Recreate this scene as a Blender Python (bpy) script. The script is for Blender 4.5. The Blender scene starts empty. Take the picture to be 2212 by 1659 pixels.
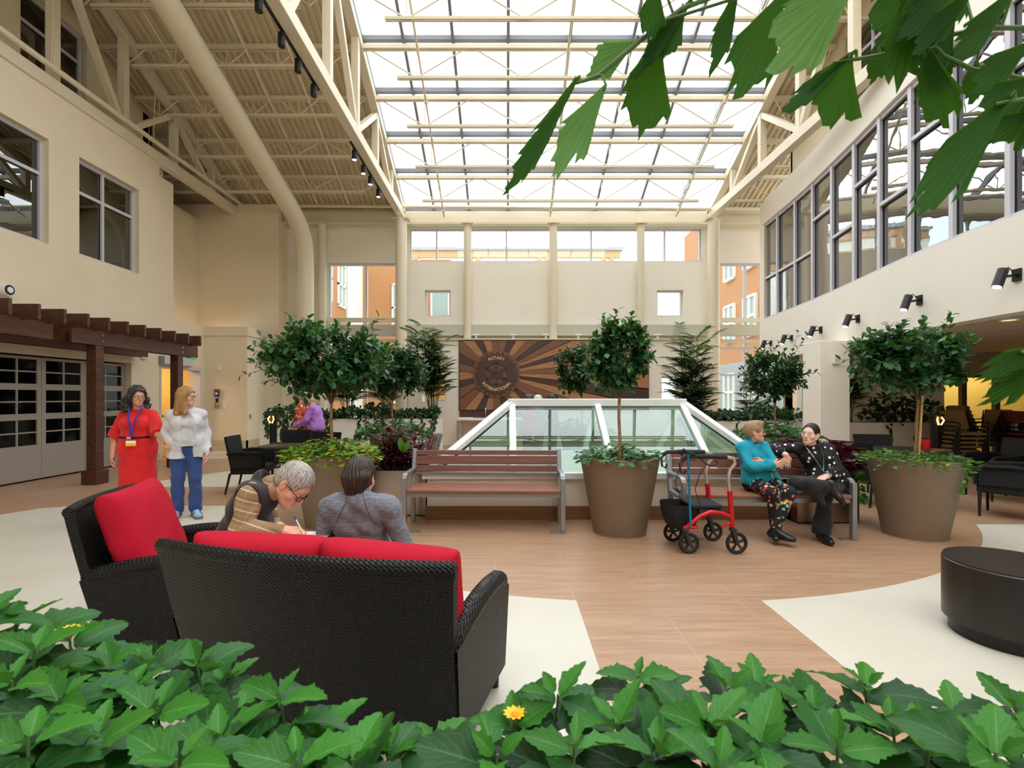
import bpy, bmesh, math, random
import numpy as np
from mathutils import Vector, Matrix, Euler
C = bpy.context.scene.collection
SC = bpy.context.scene
# ---------------------------------------------------------------- camera (level, eye 1.5 m above the floor, looking along +Y)
FPX = 1085.0
cam = bpy.data.cameras.new('camera'); camo = bpy.data.objects.new('camera', cam); C.objects.link(camo)
cam.sensor_fit = 'HORIZONTAL'; cam.sensor_width = 36.0; cam.lens = 36.0*FPX/2212.0
camo.location = (0, 0, 1.5); camo.rotation_euler = (math.pi/2, 0, 0)
cam.shift_x = 11.0/2212.0; cam.shift_y = 27.5/2212.0
cam.clip_start = 0.05; cam.clip_end = 300
cam.dof.use_dof = True; cam.dof.focus_distance = 5.6; cam.dof.aperture_fstop = 8.0
SC.camera = camo
# ---------------------------------------------------------------- light: bright overcast sky through the skylight
SC.view_settings.view_transform = 'Standard'; SC.view_settings.look = 'None'
SC.view_settings.gamma = 1.0; SC.view_settings.exposure = 0.42
SC.view_settings.use_curve_mapping = False
W = bpy.data.worlds.new('overcast_sky'); SC.world = W; W.use_nodes = True
_bg = W.node_tree.nodes['Background']; _bg.inputs[0].default_value = (0.94, 0.97, 1.0, 1); _bg.inputs[1].default_value = 3.6
SLOPE = 0.43; YE = 16.0; ZE = 7.43; YR = 4.0            # roof pitch, eave and ridge
def roofz(y): return ZE + SLOPE*(YE-y) if y > YR else ZE + SLOPE*(YE-YR) - SLOPE*(YR-y)
def portal(name, loc, rot, sx, sy):
    l = bpy.data.lights.new(name, 'AREA'); l.shape = 'RECTANGLE'; l.size = sx; l.size_y = sy; l.cycles.is_portal = True
    o = bpy.data.objects.new(name, l); C.objects.link(o); o.location = loc; o.rotation_euler = rot
_pa = math.atan(SLOPE); _pl = math.hypot(12, 12*SLOPE)
portal('sky_portal', (1.6, 10, roofz(10)+.25), (-_pa, 0, 0), 10.4, _pl+.6)
portal('sky_portal', (1.6, -2, roofz(-2)+.25), (_pa, 0, 0), 10.4, _pl+.6)
portal('window_portal', (1.0, 16.4, 4.0), (-math.pi/2, 0, 0), 14.5, 6.6)
SC.cycles.max_bounces = 8; SC.cycles.diffuse_bounces = 4; SC.cycles.glossy_bounces = 4
SC.cycles.transmission_bounces = 6; SC.cycles.transparent_max_bounces = 12
SC.cycles.caustics_reflective = False; SC.cycles.caustics_refractive = False
SC.cycles.sample_clamp_indirect = 6.0
# ---------------------------------------------------------------- materials
def lin(c):
    r = []
    for v in c[:3]:
        v /= 255.0
        r.append(v/12.92 if v <= 0.04045 else ((v+0.055)/1.055)**2.4)
    return (r[0], r[1], r[2], 1.0)
class NT:
    def __init__(s, name):
        s.m = bpy.data.materials.new(name); s.m.use_nodes = True; s.t = s.m.node_tree
        s.b = s.t.nodes['Principled BSDF']; s.out = s.t.nodes['Material Output']
    def n(s, typ, **kw):
        x = s.t.nodes.new(typ)
        for k, v in kw.items():
            if k.startswith('i_'):
                k = k[2:]; x.inputs[int(k) if k.isdigit() else k].default_value = v
            else: setattr(x, k, v)
        return x
    def l(s, a, b): s.t.links.new(a, b)
    def co(s, kind='Object', scale=(1, 1, 1), rot=(0, 0, 0), loc=(0, 0, 0)):
        tc = s.n('ShaderNodeTexCoord'); mp = s.n('ShaderNodeMapping')
        mp.inputs['Scale'].default_value = scale; mp.inputs['Rotation'].default_value = rot; mp.inputs['Location'].default_value = loc
        s.l(tc.outputs[kind], mp.inputs['Vector']); return mp.outputs[0]
    def ramp(s, fac, stops, interp='LINEAR'):
        r = s.n('ShaderNodeValToRGB'); r.color_ramp.interpolation = interp
        e = r.color_ramp.elements
        while len(e) < len(stops): e.new(0.5)
        for i, (p, c) in enumerate(stops): e[i].position = p; e[i].color = lin(c)
        s.l(fac, r.inputs[0]); return r.outputs[0]
    def math(s, op, a, b=None, c=None):
        x = s.n('ShaderNodeMath', operation=op)
        for i, v in enumerate((a, b, c)):
            if v is None: continue
            if isinstance(v, (int, float)): x.inputs[i].default_value = v
            else: s.l(v, x.inputs[i])
        return x.outputs[0]
    def mix(s, fac, a, b, blend='MIX'):
        x = s.n('ShaderNodeMix', data_type='RGBA', blend_type=blend)
        for k, v in ((0, fac), (6, a), (7, b)):
            if isinstance(v, (int, float)): x.inputs[k].default_value = v
            elif isinstance(v, tuple): x.inputs[k].default_value = v if len(v) == 4 else lin(v)
            else: s.l(v, x.inputs[k])
        return x.outputs[2]
    def bump(s, h, strength=.3, dist=.01):
        b = s.n('ShaderNodeBump'); b.inputs['Strength'].default_value = strength; b.inputs['Distance'].default_value = dist
        s.l(h, b.inputs['Height']); s.l(b.outputs[0], s.b.inputs['Normal']); return b
    def noise(s, vec, scale, detail=3, rough=.55):
        x = s.n('ShaderNodeTexNoise'); x.inputs['Scale'].default_value = scale; x.inputs['Detail'].default_value = detail
        x.inputs['Roughness'].default_value = rough; s.l(vec, x.inputs['Vector']); return x.outputs[0]
def mat(name, c, rough=.5, metal=0.0, var=.0, vs=8.0, bump=0.0, bs=60.0, spec=.5, emit=None, es=0.0, sheen=0.0, stretch=(1, 1, 1)):
    N = NT(name); b = N.b
    b.inputs['Base Color'].default_value = lin(c); b.inputs['Roughness'].default_value = rough; b.inputs['Metallic'].default_value = metal
    b.inputs['Specular IOR Level'].default_value = spec
    if sheen: b.inputs['Sheen Weight'].default_value = sheen
    if var or bump:
        v = N.co(scale=stretch)
    if var:
        f = N.noise(v, vs); k = lambda m: tuple(min(255, x*m) for x in c)
        N.l(N.ramp(f, [(.25, k(1-var)), (.75, k(1+var))]), b.inputs['Base Color'])
    if bump: N.bump(N.noise(v, bs, 2), bump, .01)
    if emit: b.inputs['Emission Color'].default_value = lin(emit); b.inputs['Emission Strength'].default_value = es
    return N.m
M = {}
M['plaster'] = mat('beige_plaster', (232, 218, 190), .75, var=.015, vs=1.2, bump=.05, bs=120)
M['plaster_white'] = mat('ivory_plaster', (241, 235, 221), .75, var=.012, vs=1.0, bump=.05, bs=120)
M['steel_paint'] = mat('cream_painted_steel', (224, 213, 188), .5)
M['deck'] = mat('cream_steel_deck', (222, 208, 178), .55, var=.03, vs=3)
M['alu'] = mat('grey_aluminium', (206, 204, 212), .45, .0)
M['alu_sky'] = mat('skylight_aluminium', (128, 132, 138), .5)
M['alu_dark'] = mat('dark_gasket', (22, 22, 24), .5)
M['band'] = mat('grey_green_fascia', (196, 193, 176), .6)
M['base'] = mat('tan_baseboard', (196, 178, 150), .6)
M['black_metal'] = mat('black_metal', (24, 24, 26), .38, .3)
M['white_frame'] = mat('white_frame', (236, 240, 238), .35)
M['white'] = mat('white_paint', (238, 236, 228), .5)
M['grey_metal'] = mat('grey_powder_coat', (150, 153, 158), .38, .6)
M['chrome'] = mat('chrome', (205, 205, 208), .18, 1.0)
M['soil'] = mat('dark_soil', (58, 42, 30), .95, var=.3, vs=30, bump=.6, bs=60)
M['lamp_on'] = mat('lit_lens', (255, 250, 240), .3, emit=(255, 246, 228), es=9)
M['yellow_wall'] = mat('yellow_wall', (230, 196, 120), .7, var=.02)
M['door_grey'] = mat('taupe_door_paint', (158, 150, 140), .45)
M['dark_glass'] = mat('dark_tinted_glass', (6, 6, 7), .05, spec=.2)
M['exterior_orange'] = mat('orange_cladding', (176, 118, 76), .8, var=.02)
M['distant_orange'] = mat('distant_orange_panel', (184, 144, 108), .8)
M['exterior_white'] = mat('pale_cladding', (235, 232, 225), .8)
M['exterior_grey'] = mat('grey_cladding', (154, 152, 157), .8)
M['exterior_pane'] = mat('far_window_pane', (150, 160, 160), .1)
def glassmat(name, tint, refl, rough=.0, ior=1.5):
    N = NT(name); N.t.nodes.remove(N.b)
    tr = N.n('ShaderNodeBsdfTransparent'); tr.inputs[0].default_value = lin(tint)
    gl = N.n('ShaderNodeBsdfGlossy'); gl.inputs['Roughness'].default_value = rough; gl.inputs[0].default_value = (.95, 1, .98, 1)
    fr = N.n('ShaderNodeFresnel'); ge = N.n('ShaderNodeNewGeometry'); N.l(N.math('MULTIPLY_ADD', ge.outputs['Backfacing'], 1/ior-ior, ior), fr.inputs[0])
    f = N.math('MULTIPLY', fr.outputs[0], refl); f = N.math('MINIMUM', f, 1.0)
    mx = N.n('ShaderNodeMixShader'); N.l(f, mx.inputs[0]); N.l(tr.outputs[0], mx.inputs[1]); N.l(gl.outputs[0], mx.inputs[2])
    N.l(mx.outputs[0], N.out.inputs[0]); return N.m
M['glass'] = glassmat('clear_window_glass', (236, 244, 242), 1.0)
M['glass_sky'] = glassmat('skylight_glass', (250, 252, 255), .6)
M['glass_refl'] = glassmat('reflective_window_glass', (86, 92, 92), 3.2)
M['glass_green'] = glassmat('greenish_lantern_glass', (196, 220, 206), 1.8)
def wood(name, c1, c2, axis=0, scale=1.0, rough=.5, bump=.15):
    N = NT(name); st = [1, 1, 1]
    for i in range(3): st[i] = 18*scale if i != axis else 1.2*scale
    v = N.co(scale=tuple(st)); f = N.noise(v, 1.6, 6, .6)
    N.l(N.ramp(f, [(.3, c1), (.7, c2)]), N.b.inputs['Base Color']); N.b.inputs['Roughness'].default_value = rough
    N.bump(f, bump, .004); return N.m
M['pergola'] = wood('dark_stained_timber', (52, 28, 16), (92, 52, 30), 1, .6)
M['bench_wood'] = wood('reddish_brown_slat', (92, 50, 40), (122, 72, 58), 0, 1.0, .45)
M['bench_seat'] = wood('orange_brown_slat', (122, 76, 56), (150, 98, 74), 0, 1.0, .45)
M['plinth'] = wood('brown_wood_plinth', (120, 84, 60), (150, 110, 80), 0, .5)
# floor: wood-look porcelain planks running across the room with pale grout lines
def floor_wood():
    N = NT('wood_look_floor_tile')
    v = N.co(); br = N.n('ShaderNodeTexBrick'); N.l(v, br.inputs['Vector'])
    br.inputs['Scale'].default_value = 1.0; br.inputs['Brick Width'].default_value = 1.2; br.inputs['Row Height'].default_value = .6
    br.inputs['Mortar Size'].default_value = .0018; br.offset = .5; br.inputs['Color1'].default_value = (0, 0, 0, 1); br.inputs['Color2'].default_value = (1, 1, 1, 1); br.inputs['Mortar'].default_value = (.5, .5, .5, 1)
    v2 = N.co(scale=(1.0, 14, 1)); f = N.noise(v2, 2.2, 6, .62)
    col = N.ramp(f, [(.28, (160, 124, 96)), (.5, (177, 140, 110)), (.72, (191, 154, 124))])
    tone = N.mix(br.outputs['Color'], lin((246, 246, 246)), lin((255, 255, 255)))
    col = N.mix(1.0, col, tone, 'MULTIPLY')
    col = N.mix(br.outputs['Fac'], col, lin((200, 164, 132)))
    N.l(col, N.b.inputs['Base Color']); N.b.inputs['Roughness'].default_value = .38
    N.bump(f, .08, .003); return N.m
M['floor_wood'] = floor_wood()
def floor_cream():
    N = NT('cream_floor_tile')
    v = N.co(); br = N.n('ShaderNodeTexBrick'); N.l(v, br.inputs['Vector'])
    br.inputs['Scale'].default_value = 1.0; br.inputs['Brick Width'].default_value = 1.0; br.inputs['Row Height'].default_value = .5; br.offset = .0
    br.inputs['Mortar Size'].default_value = .002
    f = N.noise(N.co(), 1.5, 4); c = N.ramp(f, [(.3, (205, 199, 182)), (.7, (214, 208, 193))])
    c = N.mix(br.outputs['Fac'], c, lin((205, 196, 176))); N.l(c, N.b.inputs['Base Color']); N.b.inputs['Roughness'].default_value = .35
    return N.m
M['floor_cream'] = floor_cream()
# ---------------------------------------------------------------- mesh building
ORI = {}
class MB:
    def __init__(s): s.v = []; s.f = []; s.mi = []; s.cur = 0
    def add(s, vs, fs):
        o = len(s.v); s.v.extend([tuple(v) for v in vs]); s.f.extend([tuple(i+o for i in f) for f in fs]); s.mi.extend([s.cur]*len(fs)); return s
    def boxmm(s, a, b):
        x0, y0, z0 = a; x1, y1, z1 = b
        return s.add([(x0,y0,z0),(x1,y0,z0),(x1,y1,z0),(x0,y1,z0),(x0,y0,z1),(x1,y0,z1),(x1,y1,z1),(x0,y1,z1)],
              [(0,3,2,1),(4,5,6,7),(0,1,5,4),(1,2,6,5),(2,3,7,6),(3,0,4,7)])
    def box(s, c, d, rz=0, mtx=None):
        m = MB(); m.boxmm((-d[0]/2,-d[1]/2,-d[2]/2), (d[0]/2,d[1]/2,d[2]/2))
        t = mtx or Matrix.Rotation(rz, 4, 'Z'); t = Matrix.Translation(c) @ t
        return s.add([t @ Vector(v) for v in m.v], m.f)
    def bar(s, p, q, w, h, up=(0, 0, 1)):
        p = Vector(p); q = Vector(q); d = (q-p).normalized(); u = Vector(up)
        if abs(d.dot(u)) > .98: u = Vector((0, 1, 0))
        a = d.cross(u).normalized(); b = a.cross(d).normalized(); vs = []
        for e in (p, q):
            for i, j in ((-1,-1),(1,-1),(1,1),(-1,1)): vs.append(e + a*(i*w/2) + b*(j*h/2))
        return s.add(vs, [(0,1,2,3),(4,7,6,5),(0,4,5,1),(1,5,6,2),(2,6,7,3),(3,7,4,0)])
    def tube(s, pts, r, n=10, cap=True, closed=False):
        pts = [Vector(p) for p in pts]; k = len(pts); rs = r if isinstance(r, (list, tuple)) else [r]*k
        up = None; vs = []
        for i in range(k):
            if closed: d = (pts[(i+1) % k]-pts[i-1])
            else: d = pts[min(i+1, k-1)]-pts[max(i-1, 0)]
            d = d.normalized() if d.length > 1e-9 else Vector((0, 0, 1))
            if up is None:
                up = Vector((0, 0, 1)) if abs(d.z) < .9 else Vector((1, 0, 0))
            a = d.cross(up)
            a = a.normalized() if a.length > 1e-6 else Vector((1, 0, 0))
            up = a.cross(d).normalized()
            for j in range(n):
                t = 2*math.pi*j/n; vs.append(pts[i] + a*(math.cos(t)*rs[i]) + up*(math.sin(t)*rs[i]))
        fs = []
        for i in range(k if closed else k-1):
            for j in range(n):
                i2 = (i+1) % k; j2 = (j+1) % n
                fs.append((i*n+j, i*n+j2, i2*n+j2, i2*n+j))
        if cap and not closed: fs.append(tuple(range(n-1, -1, -1))); fs.append(tuple((k-1)*n+j for j in range(n)))
        return s.add(vs, fs)
    def lathe(s, prof, n=32, c=(0, 0, 0), cap=True):
        vs = []; fs = []
        for r, z in prof:
            for j in range(n):
                t = 2*math.pi*j/n; vs.append((c[0]+r*math.cos(t), c[1]+r*math.sin(t), c[2]+z))
        for i in range(len(prof)-1):
            for j in range(n):
                j2 = (j+1) % n; fs.append((i*n+j, i*n+j2, (i+1)*n+j2, (i+1)*n+j))
        if cap:
            fs.append(tuple(range(n-1, -1, -1))); fs.append(tuple((len(prof)-1)*n+j for j in range(n)))
        return s.add(vs, fs)
    def prism(s, poly, vec):                       # planar polygon of 3-D points swept by vec
        n = len(poly); vec = Vector(vec); vs = [Vector(p) for p in poly] + [Vector(p)+vec for p in poly]
        fs = [tuple(range(n-1, -1, -1)), tuple(range(n, 2*n))] + [(i, (i+1) % n, n+(i+1) % n, n+i) for i in range(n)]
        return s.add(vs, fs)
    def quad(s, a, b, c, d): return s.add([a, b, c, d], [(0, 1, 2, 3)])
    def grid(s, fn, nu, nv, closeu=False):
        vs = [fn(i/(nu if closeu else nu), j/nv) for j in range(nv+1) for i in range(nu+1)]
        return s.add(vs, [(j*(nu+1)+i, j*(nu+1)+i+1, (j+1)*(nu+1)+i+1, (j+1)*(nu+1)+i) for j in range(nv) for i in range(nu)])
    def xf(s, mtx):
        s.v = [tuple(mtx @ Vector(v)) for v in s.v]; return s
    def join(s, o, mtx=None):
        return s.add([mtx @ Vector(v) for v in o.v] if mtx else o.v, o.f)
    def build(s, name, m, parent=None, smooth=False, bevel=0, angle=40, kind=None, segs=2):
        o0 = ORI[parent.name] if parent is not None else None
        if o0 is None:
            xs = np.array(s.v); lo = xs.min(0); hi = xs.max(0); o0 = Vector(((lo[0]+hi[0])/2, (lo[1]+hi[1])/2, lo[2]))
        me = bpy.data.meshes.new(name)
        me.from_pydata([(v[0]-o0[0], v[1]-o0[1], v[2]-o0[2]) for v in s.v], [], s.f)
        ms = m if isinstance(m, (list, tuple)) else [m]
        for q in ms: me.materials.append(q)
        if len(ms) > 1: me.polygons.foreach_set('material_index', s.mi)
        ob = bpy.data.objects.new(name, me); C.objects.link(ob)
        if smooth:
            me.polygons.foreach_set('use_smooth', [True]*len(me.polygons))
            if angle and angle < 180: me.set_sharp_from_angle(angle=math.radians(angle))
        if bevel:
            b = ob.modifiers.new('edge', 'BEVEL'); b.width = bevel; b.segments = segs; b.limit_method = 'ANGLE'; b.angle_limit = math.radians(40)
        if parent is not None: ob.parent = parent
        else: ob.location = o0
        ORI[ob.name] = Vector(o0)
        if kind: ob['kind'] = kind
        me.update(); return ob
def tag(o, label, cat, group=None, kind=None):
    o['label'] = label; o['category'] = cat
    if group: o['group'] = group
    if kind: o['kind'] = kind
    return o
def thing(name, label, cat, loc=(0, 0, 0), group=None):
    o = bpy.data.objects.new(name, None); C.objects.link(o); o.location = loc; o.empty_display_size = .1
    ORI[o.name] = Vector(loc); return tag(o, label, cat, group)
def dup(root, loc, rz=0.0, label=None, group=None, scale=None, tilt=None):
    r = root.copy(); C.objects.link(r); r.location = loc; r.rotation_euler = tilt if tilt else (0, 0, rz)
    if scale: r.scale = (scale, scale, scale) if isinstance(scale, (int, float)) else scale
    if label: r['label'] = label
    if group: r['group'] = group
    ORI[r.name] = Vector(loc)
    for ch in list(root.children):
        c = ch.copy(); C.objects.link(c); c.parent = r
        for g in ch.children:
            d = g.copy(); C.objects.link(d); d.parent = c
    return r
def place(o, loc, rz=0.0, scale=None):
    o.location = loc; o.rotation_euler = (0, 0, rz)
    if scale: o.scale = (scale, scale, scale)
    return o
ORD = ['first', 'second', 'third', 'fourth', 'fifth', 'sixth', 'seventh', 'eighth', 'ninth', 'tenth', 'eleventh', 'twelfth', 'thirteenth', 'fourteenth', 'fifteenth', 'sixteenth', 'seventeenth', 'eighteenth', 'nineteenth', 'twentieth', 'twenty-first', 'twenty-second', 'twenty-third', 'twenty-fourth', 'twenty-fifth', 'twenty-sixth']
def S(name, mb, m, parent=None, label=None, **kw):        # a piece of the setting
    o = mb.build(name, m, parent, kind='structure' if parent is None else None, **kw)
    if label: o['label'] = label
    return o
def cuts(axis, c0, c1, a0, a1, z0, z1, holes):            # a wall slab with rectangular openings
    mb = MB(); A = sorted({a0, a1, *[h[0] for h in holes], *[h[1] for h in holes]}); Z = sorted({z0, z1, *[h[2] for h in holes], *[h[3] for h in holes]})
    A = [a for a in A if a0 <= a <= a1]; Z = [z for z in Z if z0 <= z <= z1]
    for i in range(len(A)-1):
        for j in range(len(Z)-1):
            ca = (A[i]+A[i+1])/2; cz = (Z[j]+Z[j+1])/2
            if any(h[0] < ca < h[1] and h[2] < cz < h[3] for h in holes): continue
            if axis == 'x': mb.boxmm((c0, A[i], Z[j]), (c1, A[i+1], Z[j+1]))
            else: mb.boxmm((A[i], c0, Z[j]), (A[i+1], c1, Z[j+1]))
    return mb
# ================================================================ THE SETTING
# floor
mb = MB(); mb.boxmm((-14, -9, -.2), (15, 17, 0)); S('floor', mb, M['floor_wood'])
CX, CY, CR = 1.2, 8.9, 5.25
def arc(y0, y1, side, n=26):
    a0 = math.asin((y0-CY)/CR); a1 = math.asin((y1-CY)/CR)
    return [(CX+side*CR*math.cos(a0+(a1-a0)*i/n), CY+CR*math.sin(a0+(a1-a0)*i/n)) for i in range(n+1)]
def arcx(x0, x1, n=26):
    return [(x, CY-math.sqrt(CR*CR-(x-CX)**2)) for x in [x0+(x1-x0)*i/n for i in range(n+1)]]
def patch(poly, label):
    mb = MB(); mb.prism([(x, y, -.02) for x, y in poly], (0, 0, .022)); S('floor', mb, M['floor_cream'], label=label)
xl = CX-math.sqrt(CR*CR-4.0)
patch([(-6.6, -8), (.51, -8)] + arcx(.51, CX-3.2) + arc(CY-math.sqrt(CR*CR-3.2**2), 6.9, -1)[1:] + [(-5.9, 6.9), (-6.25, 6.75), (-6.42, 6.4)], 'cream tiled floor area under the sofa')
patch([(1.87, -8), (13, -8), (13, 5.9)] + arc(5.9, CY-math.sqrt(CR*CR-3.2**2), 1) + arcx(CX+3.2, 1.87)[1:], 'cream tiled floor area under the black drum table')
patch([(-6.47, 8.35)] + arc(8.35, 11.4, -1) + [(-5.0, 11.4)], 'cream tiled wedge behind the two walking women')
patch([(-8.3, 12.1), (-5.0, 12.3), (-5.0, 15.9), (-8.3, 15.9)], 'cream tiled floor by the exit door')
# ground outside
mb = MB(); mb.boxmm((-60, 17, -.3), (60, 90, -.1)); S('ground', mb, mat('outside_paving', (190, 188, 182), .9, var=.05, vs=.5))
# left wall
DZ = 2.24
LWIN = [(9.75, 11.33, 4.26, 6.16), (7.52, 9.10, 4.26, 6.16), (5.3, 6.88, 4.26, 6.16)]
mb = cuts('x', -8.6, -8.3, -9, 12.0, 0, 7.2, [(5.6, 11.1, 0, DZ)] + LWIN); S('wall_left', mb, M['plaster'])
mb = cuts('x', -8.64, -8.34, 12.0, 13.85, 0, 3.43, [(12.02, 13.68, 0, 2.3)]); mb.boxmm((-8.64, 12.0, 3.43), (-8.34, 12.56, 6.8)); S('wall_left_end', mb, M['plaster'])
mb = MB(); mb.boxmm((-9.5, -9, 7.0), (-8.6, 12.56, 7.2)); S('wall_left_ledge', mb, M['plaster'])
# lower wall facing the camera at the end of the left side, with its cap, and its recessed upper wall
mb = MB(); mb.boxmm((-8.34, 13.85, 0), (-7.16, 14.1, 3.18)); mb.boxmm((-8.34, 13.82, 3.18), (-7.13, 16.0, 3.43)); mb.boxmm((-7.36, 14.1, 0), (-7.16, 16, 3.18)); S('wall_back_low', mb, M['plaster'])
mb = MB(); mb.boxmm((-10.2, 15.4, 3.4), (-7.0, 15.6, 7.4)); mb.boxmm((-7.2, 15.6, 3.4), (-7.0, 16, 6.95)); S('wall_alcove_back', mb, M['plaster'])
mb = MB(); mb.boxmm((-9.7, 12.56, 3.4), (-9.44, 15.4, 6.95)); mb.boxmm((-9.44, 12.50, 3.43), (-8.6, 12.56, 6.8)); S('wall_alcove_left', mb, M['plaster'])
mb = MB(); mb.boxmm((-11.7, 12.7, 6.9), (-11.5, 16.2, 9.2)); mb.boxmm((-11.5, 12.7, 6.95), (-9.2, 12.9, 8.7)); mb.boxmm((-11.5, 12.7, 6.85), (-9.44, 16.2, 6.95)); mb.boxmm((-11.5, 16.0, 6.9), (-9.3, 16.25, 7.45)); S('wall_alcove_leak_stop', mb, M['plaster'])  # slabs added to keep daylight from leaking in above the alcove
# dormer walls above the side walls
for sx, xx, nm in ((-1, -9.2, 'left'), (1, 7.35, 'right')):
    h = [(9.5, 10.95, 7.35, 9.32)]
    x0, x1 = (xx-.25, xx) if sx < 0 else (xx, xx+.25)
    mb = MB()
    yy = [-9]+[-8+k*.5 for k in range(43)]+[12.93]
    for a, b in zip(yy[:-1], yy[1:]):
        top = [min(roofz(a), 20)-.02, roofz(b)-.02]
        if a >= 9.5 and b <= 11.0: zs = [(7.1, 7.1, 7.35, 7.35), (9.32, 9.32, max(9.33, top[0]), max(9.33, top[1]))]
        else: zs = [(7.1, 7.1, top[0], top[1])]
        for z in zs: mb.prism([(x0, a, z[0]), (x0, b, z[1]), (x0, b, z[3]), (x0, a, z[2])], (x1-x0, 0, 0))
    S('wall_dormer_'+nm, mb, M['plaster'])
# back wall
ZB = 6.96
SWIN = [(-2.62, -1.80, 4.06, 4.9), (4.78, 5.62, 4.06, 4.9), (-2.62, -1.9, 1.35, 2.15), (4.78, 5.45, 1.35, 2.15)]
CLER = [(-3.1, 6.2, 5.8, 6.86)]
BAY = [(-5.7, -3.45, .0, 5.76), (6.5, 8.9, .0, 5.76)]
mb = cuts('y', 16.0, 16.25, -7.2, 9.3, 0, ZB, SWIN+CLER+BAY); S('wall_back', mb, M['plaster_white'])
mb = MB(); mb.boxmm((-9.44, 15.85, 6.95), (9.3, 16.1, 7.36)); S('beam', mb, M['steel_paint'], bevel=.01)
mb = MB(); mb.boxmm((-9.44, 15.7, 6.9), (9.3, 16.2, 6.96)); S('beam_plate', mb, M['steel_paint'])
mb = MB(); mb.boxmm((-5.75, 15.75, 3.42), (8.9, 15.98, 3.76)); S('trim_1', mb, M['band'], label='grey-green fascia band along the back wall')
mb = MB(); mb.boxmm((-3.05, 15.42, 3.25), (6.12, 16.0, 3.29)); S('trim_2', mb, M['steel_paint'], label='thin cream ledge on top of the lower back wall')
mb = cuts('y', 15.5, 16.0, -3.05, 6.12, 0, 3.25, [h for h in SWIN if h[3] < 3]); S('wall_back_lower', mb, M['plaster_white'])
# round columns against the back wall
for x, r in ((-5.78, .125), (-3.22, .175), (-1.23, .12), (1.45, .125), (4.18, .12), (6.3, .175)):
    cy = 15.7 if r < .13 else 15.3
    mb = MB(); mb.lathe([(r, 3.25 if -2 < x < 5 else 0), (r, 6.9)], 28, (x, cy, 0)); mb.boxmm((x-r-.08, cy-.17, 6.88), (x+r+.08, cy+.18, 6.91))
    S('column', mb, M['steel_paint'], smooth=True)
# windows
WN = [0]
def window(bars, frames, panes, fm, gm, label, gasket=None):
    WN[0] += 1
    o = S('window_%d' % WN[0], frames, fm, label=label)
    if bars: bars.build('mullion', fm, o)
    if gasket: gasket.build('gasket', M['alu_dark'], o)
    if panes: panes.build('pane', gm, o)
    return o
def xwin(x, y0, y1, z0, z1, ym, zm, t=.06, d=.1, label='', gm=None, sgn=1, room=True):
    f = MB(); b = MB(); p = MB(); g = MB()
    for a, c in (((x-d/2, y0, z0), (x+d/2, y1, z0+t)), ((x-d/2, y0, z1-t), (x+d/2, y1, z1)), ((x-d/2, y0, z0+t), (x+d/2, y0+t, z1-t)), ((x-d/2, y1-t, z0+t), (x+d/2, y1, z1-t))): f.boxmm(a, c)
    for y in ym: b.boxmm((x-d/2, y-t/2, z0+t), (x+d/2, y+t/2, z1-t))
    ys = [y0]+list(ym)+[y1]
    for z in zm:
        for a, c in zip(ys[:-1], ys[1:]): b.boxmm((x-d/2+.005, a+t/2, z-t/2), (x+d/2-.005, c-t/2, z+t/2))
    zz = [z0]+list(zm)+[z1]
    for a, c in zip(ys[:-1], ys[1:]):
        for e, h in zip(zz[:-1], zz[1:]):
            i = t/2 if True else 0
            g.boxmm((x-.012, a+i, e+i), (x+.012, a+i+.014, h-i)); g.boxmm((x-.012, c-i-.014, e+i), (x+.012, c-i, h-i))
            g.boxmm((x-.012, a+i, h-i-.02), (x+.012, c-i, h-i))
    p.boxmm((x-.005, y0+t/2, z0+t/2), (x+.005, y1-t/2, z1-t/2))
    return window(b, f, p, M['alu'], gm or M['glass_refl'], label, g)
for (y0, y1, z0, z1), lb in zip(LWIN, ('upper left wall window nearest the alcove', 'upper left wall window cut by the picture edge', 'upper left wall window outside the picture')):
    xwin(-8.46, y0, y1, z0, z1, [(y0+y1)/2-.08], [5.52], label=lb)
xwin(-9.33, 9.5, 10.95, 7.35, 9.32, [10.2], [8.74], label='dark dormer window high above the left wall')
xwin(7.47, 9.5, 10.95, 7.35, 9.32, [10.2], [8.74], label='dark dormer window high above the curved wall')
# dim rooms behind the upper windows, dimness put into a dark wall colour
mb = MB(); mb.boxmm((-11.5, 5, 3.9), (-11.3, 12, 6.9)); mb.boxmm((-11.5, 5, 3.7), (-8.62, 12, 3.9)); mb.boxmm((-11.5, 5, 6.75), (-8.62, 12, 6.9)); mb.boxmm((-11.3, 11.9, 3.9), (-8.65, 12, 6.75)); mb.boxmm((-11.3, 5, 3.9), (-8.65, 5.1, 6.75)); M['dark_room'] = mat('dimmed_room_wall', (70, 64, 56), .8); S('wall_upper_room_left', mb, M['dark_room'])
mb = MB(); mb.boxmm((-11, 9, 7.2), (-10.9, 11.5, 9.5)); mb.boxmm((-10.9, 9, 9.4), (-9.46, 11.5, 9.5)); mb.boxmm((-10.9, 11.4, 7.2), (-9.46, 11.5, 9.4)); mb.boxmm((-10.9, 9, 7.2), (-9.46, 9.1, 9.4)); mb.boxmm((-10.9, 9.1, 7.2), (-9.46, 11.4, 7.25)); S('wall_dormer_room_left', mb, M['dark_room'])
mb = MB(); mb.boxmm((9.2, 9, 7.2), (9.3, 11.5, 9.5)); mb.boxmm((7.62, 9, 9.4), (9.2, 11.5, 9.5)); mb.boxmm((7.62, 11.4, 7.2), (9.2, 11.5, 9.4)); mb.boxmm((7.62, 9, 7.2), (9.2, 9.1, 9.4)); mb.boxmm((7.62, 9.1, 7.2), (9.2, 11.4, 7.25)); S('wall_dormer_room_right', mb, M['dark_room'])
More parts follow.
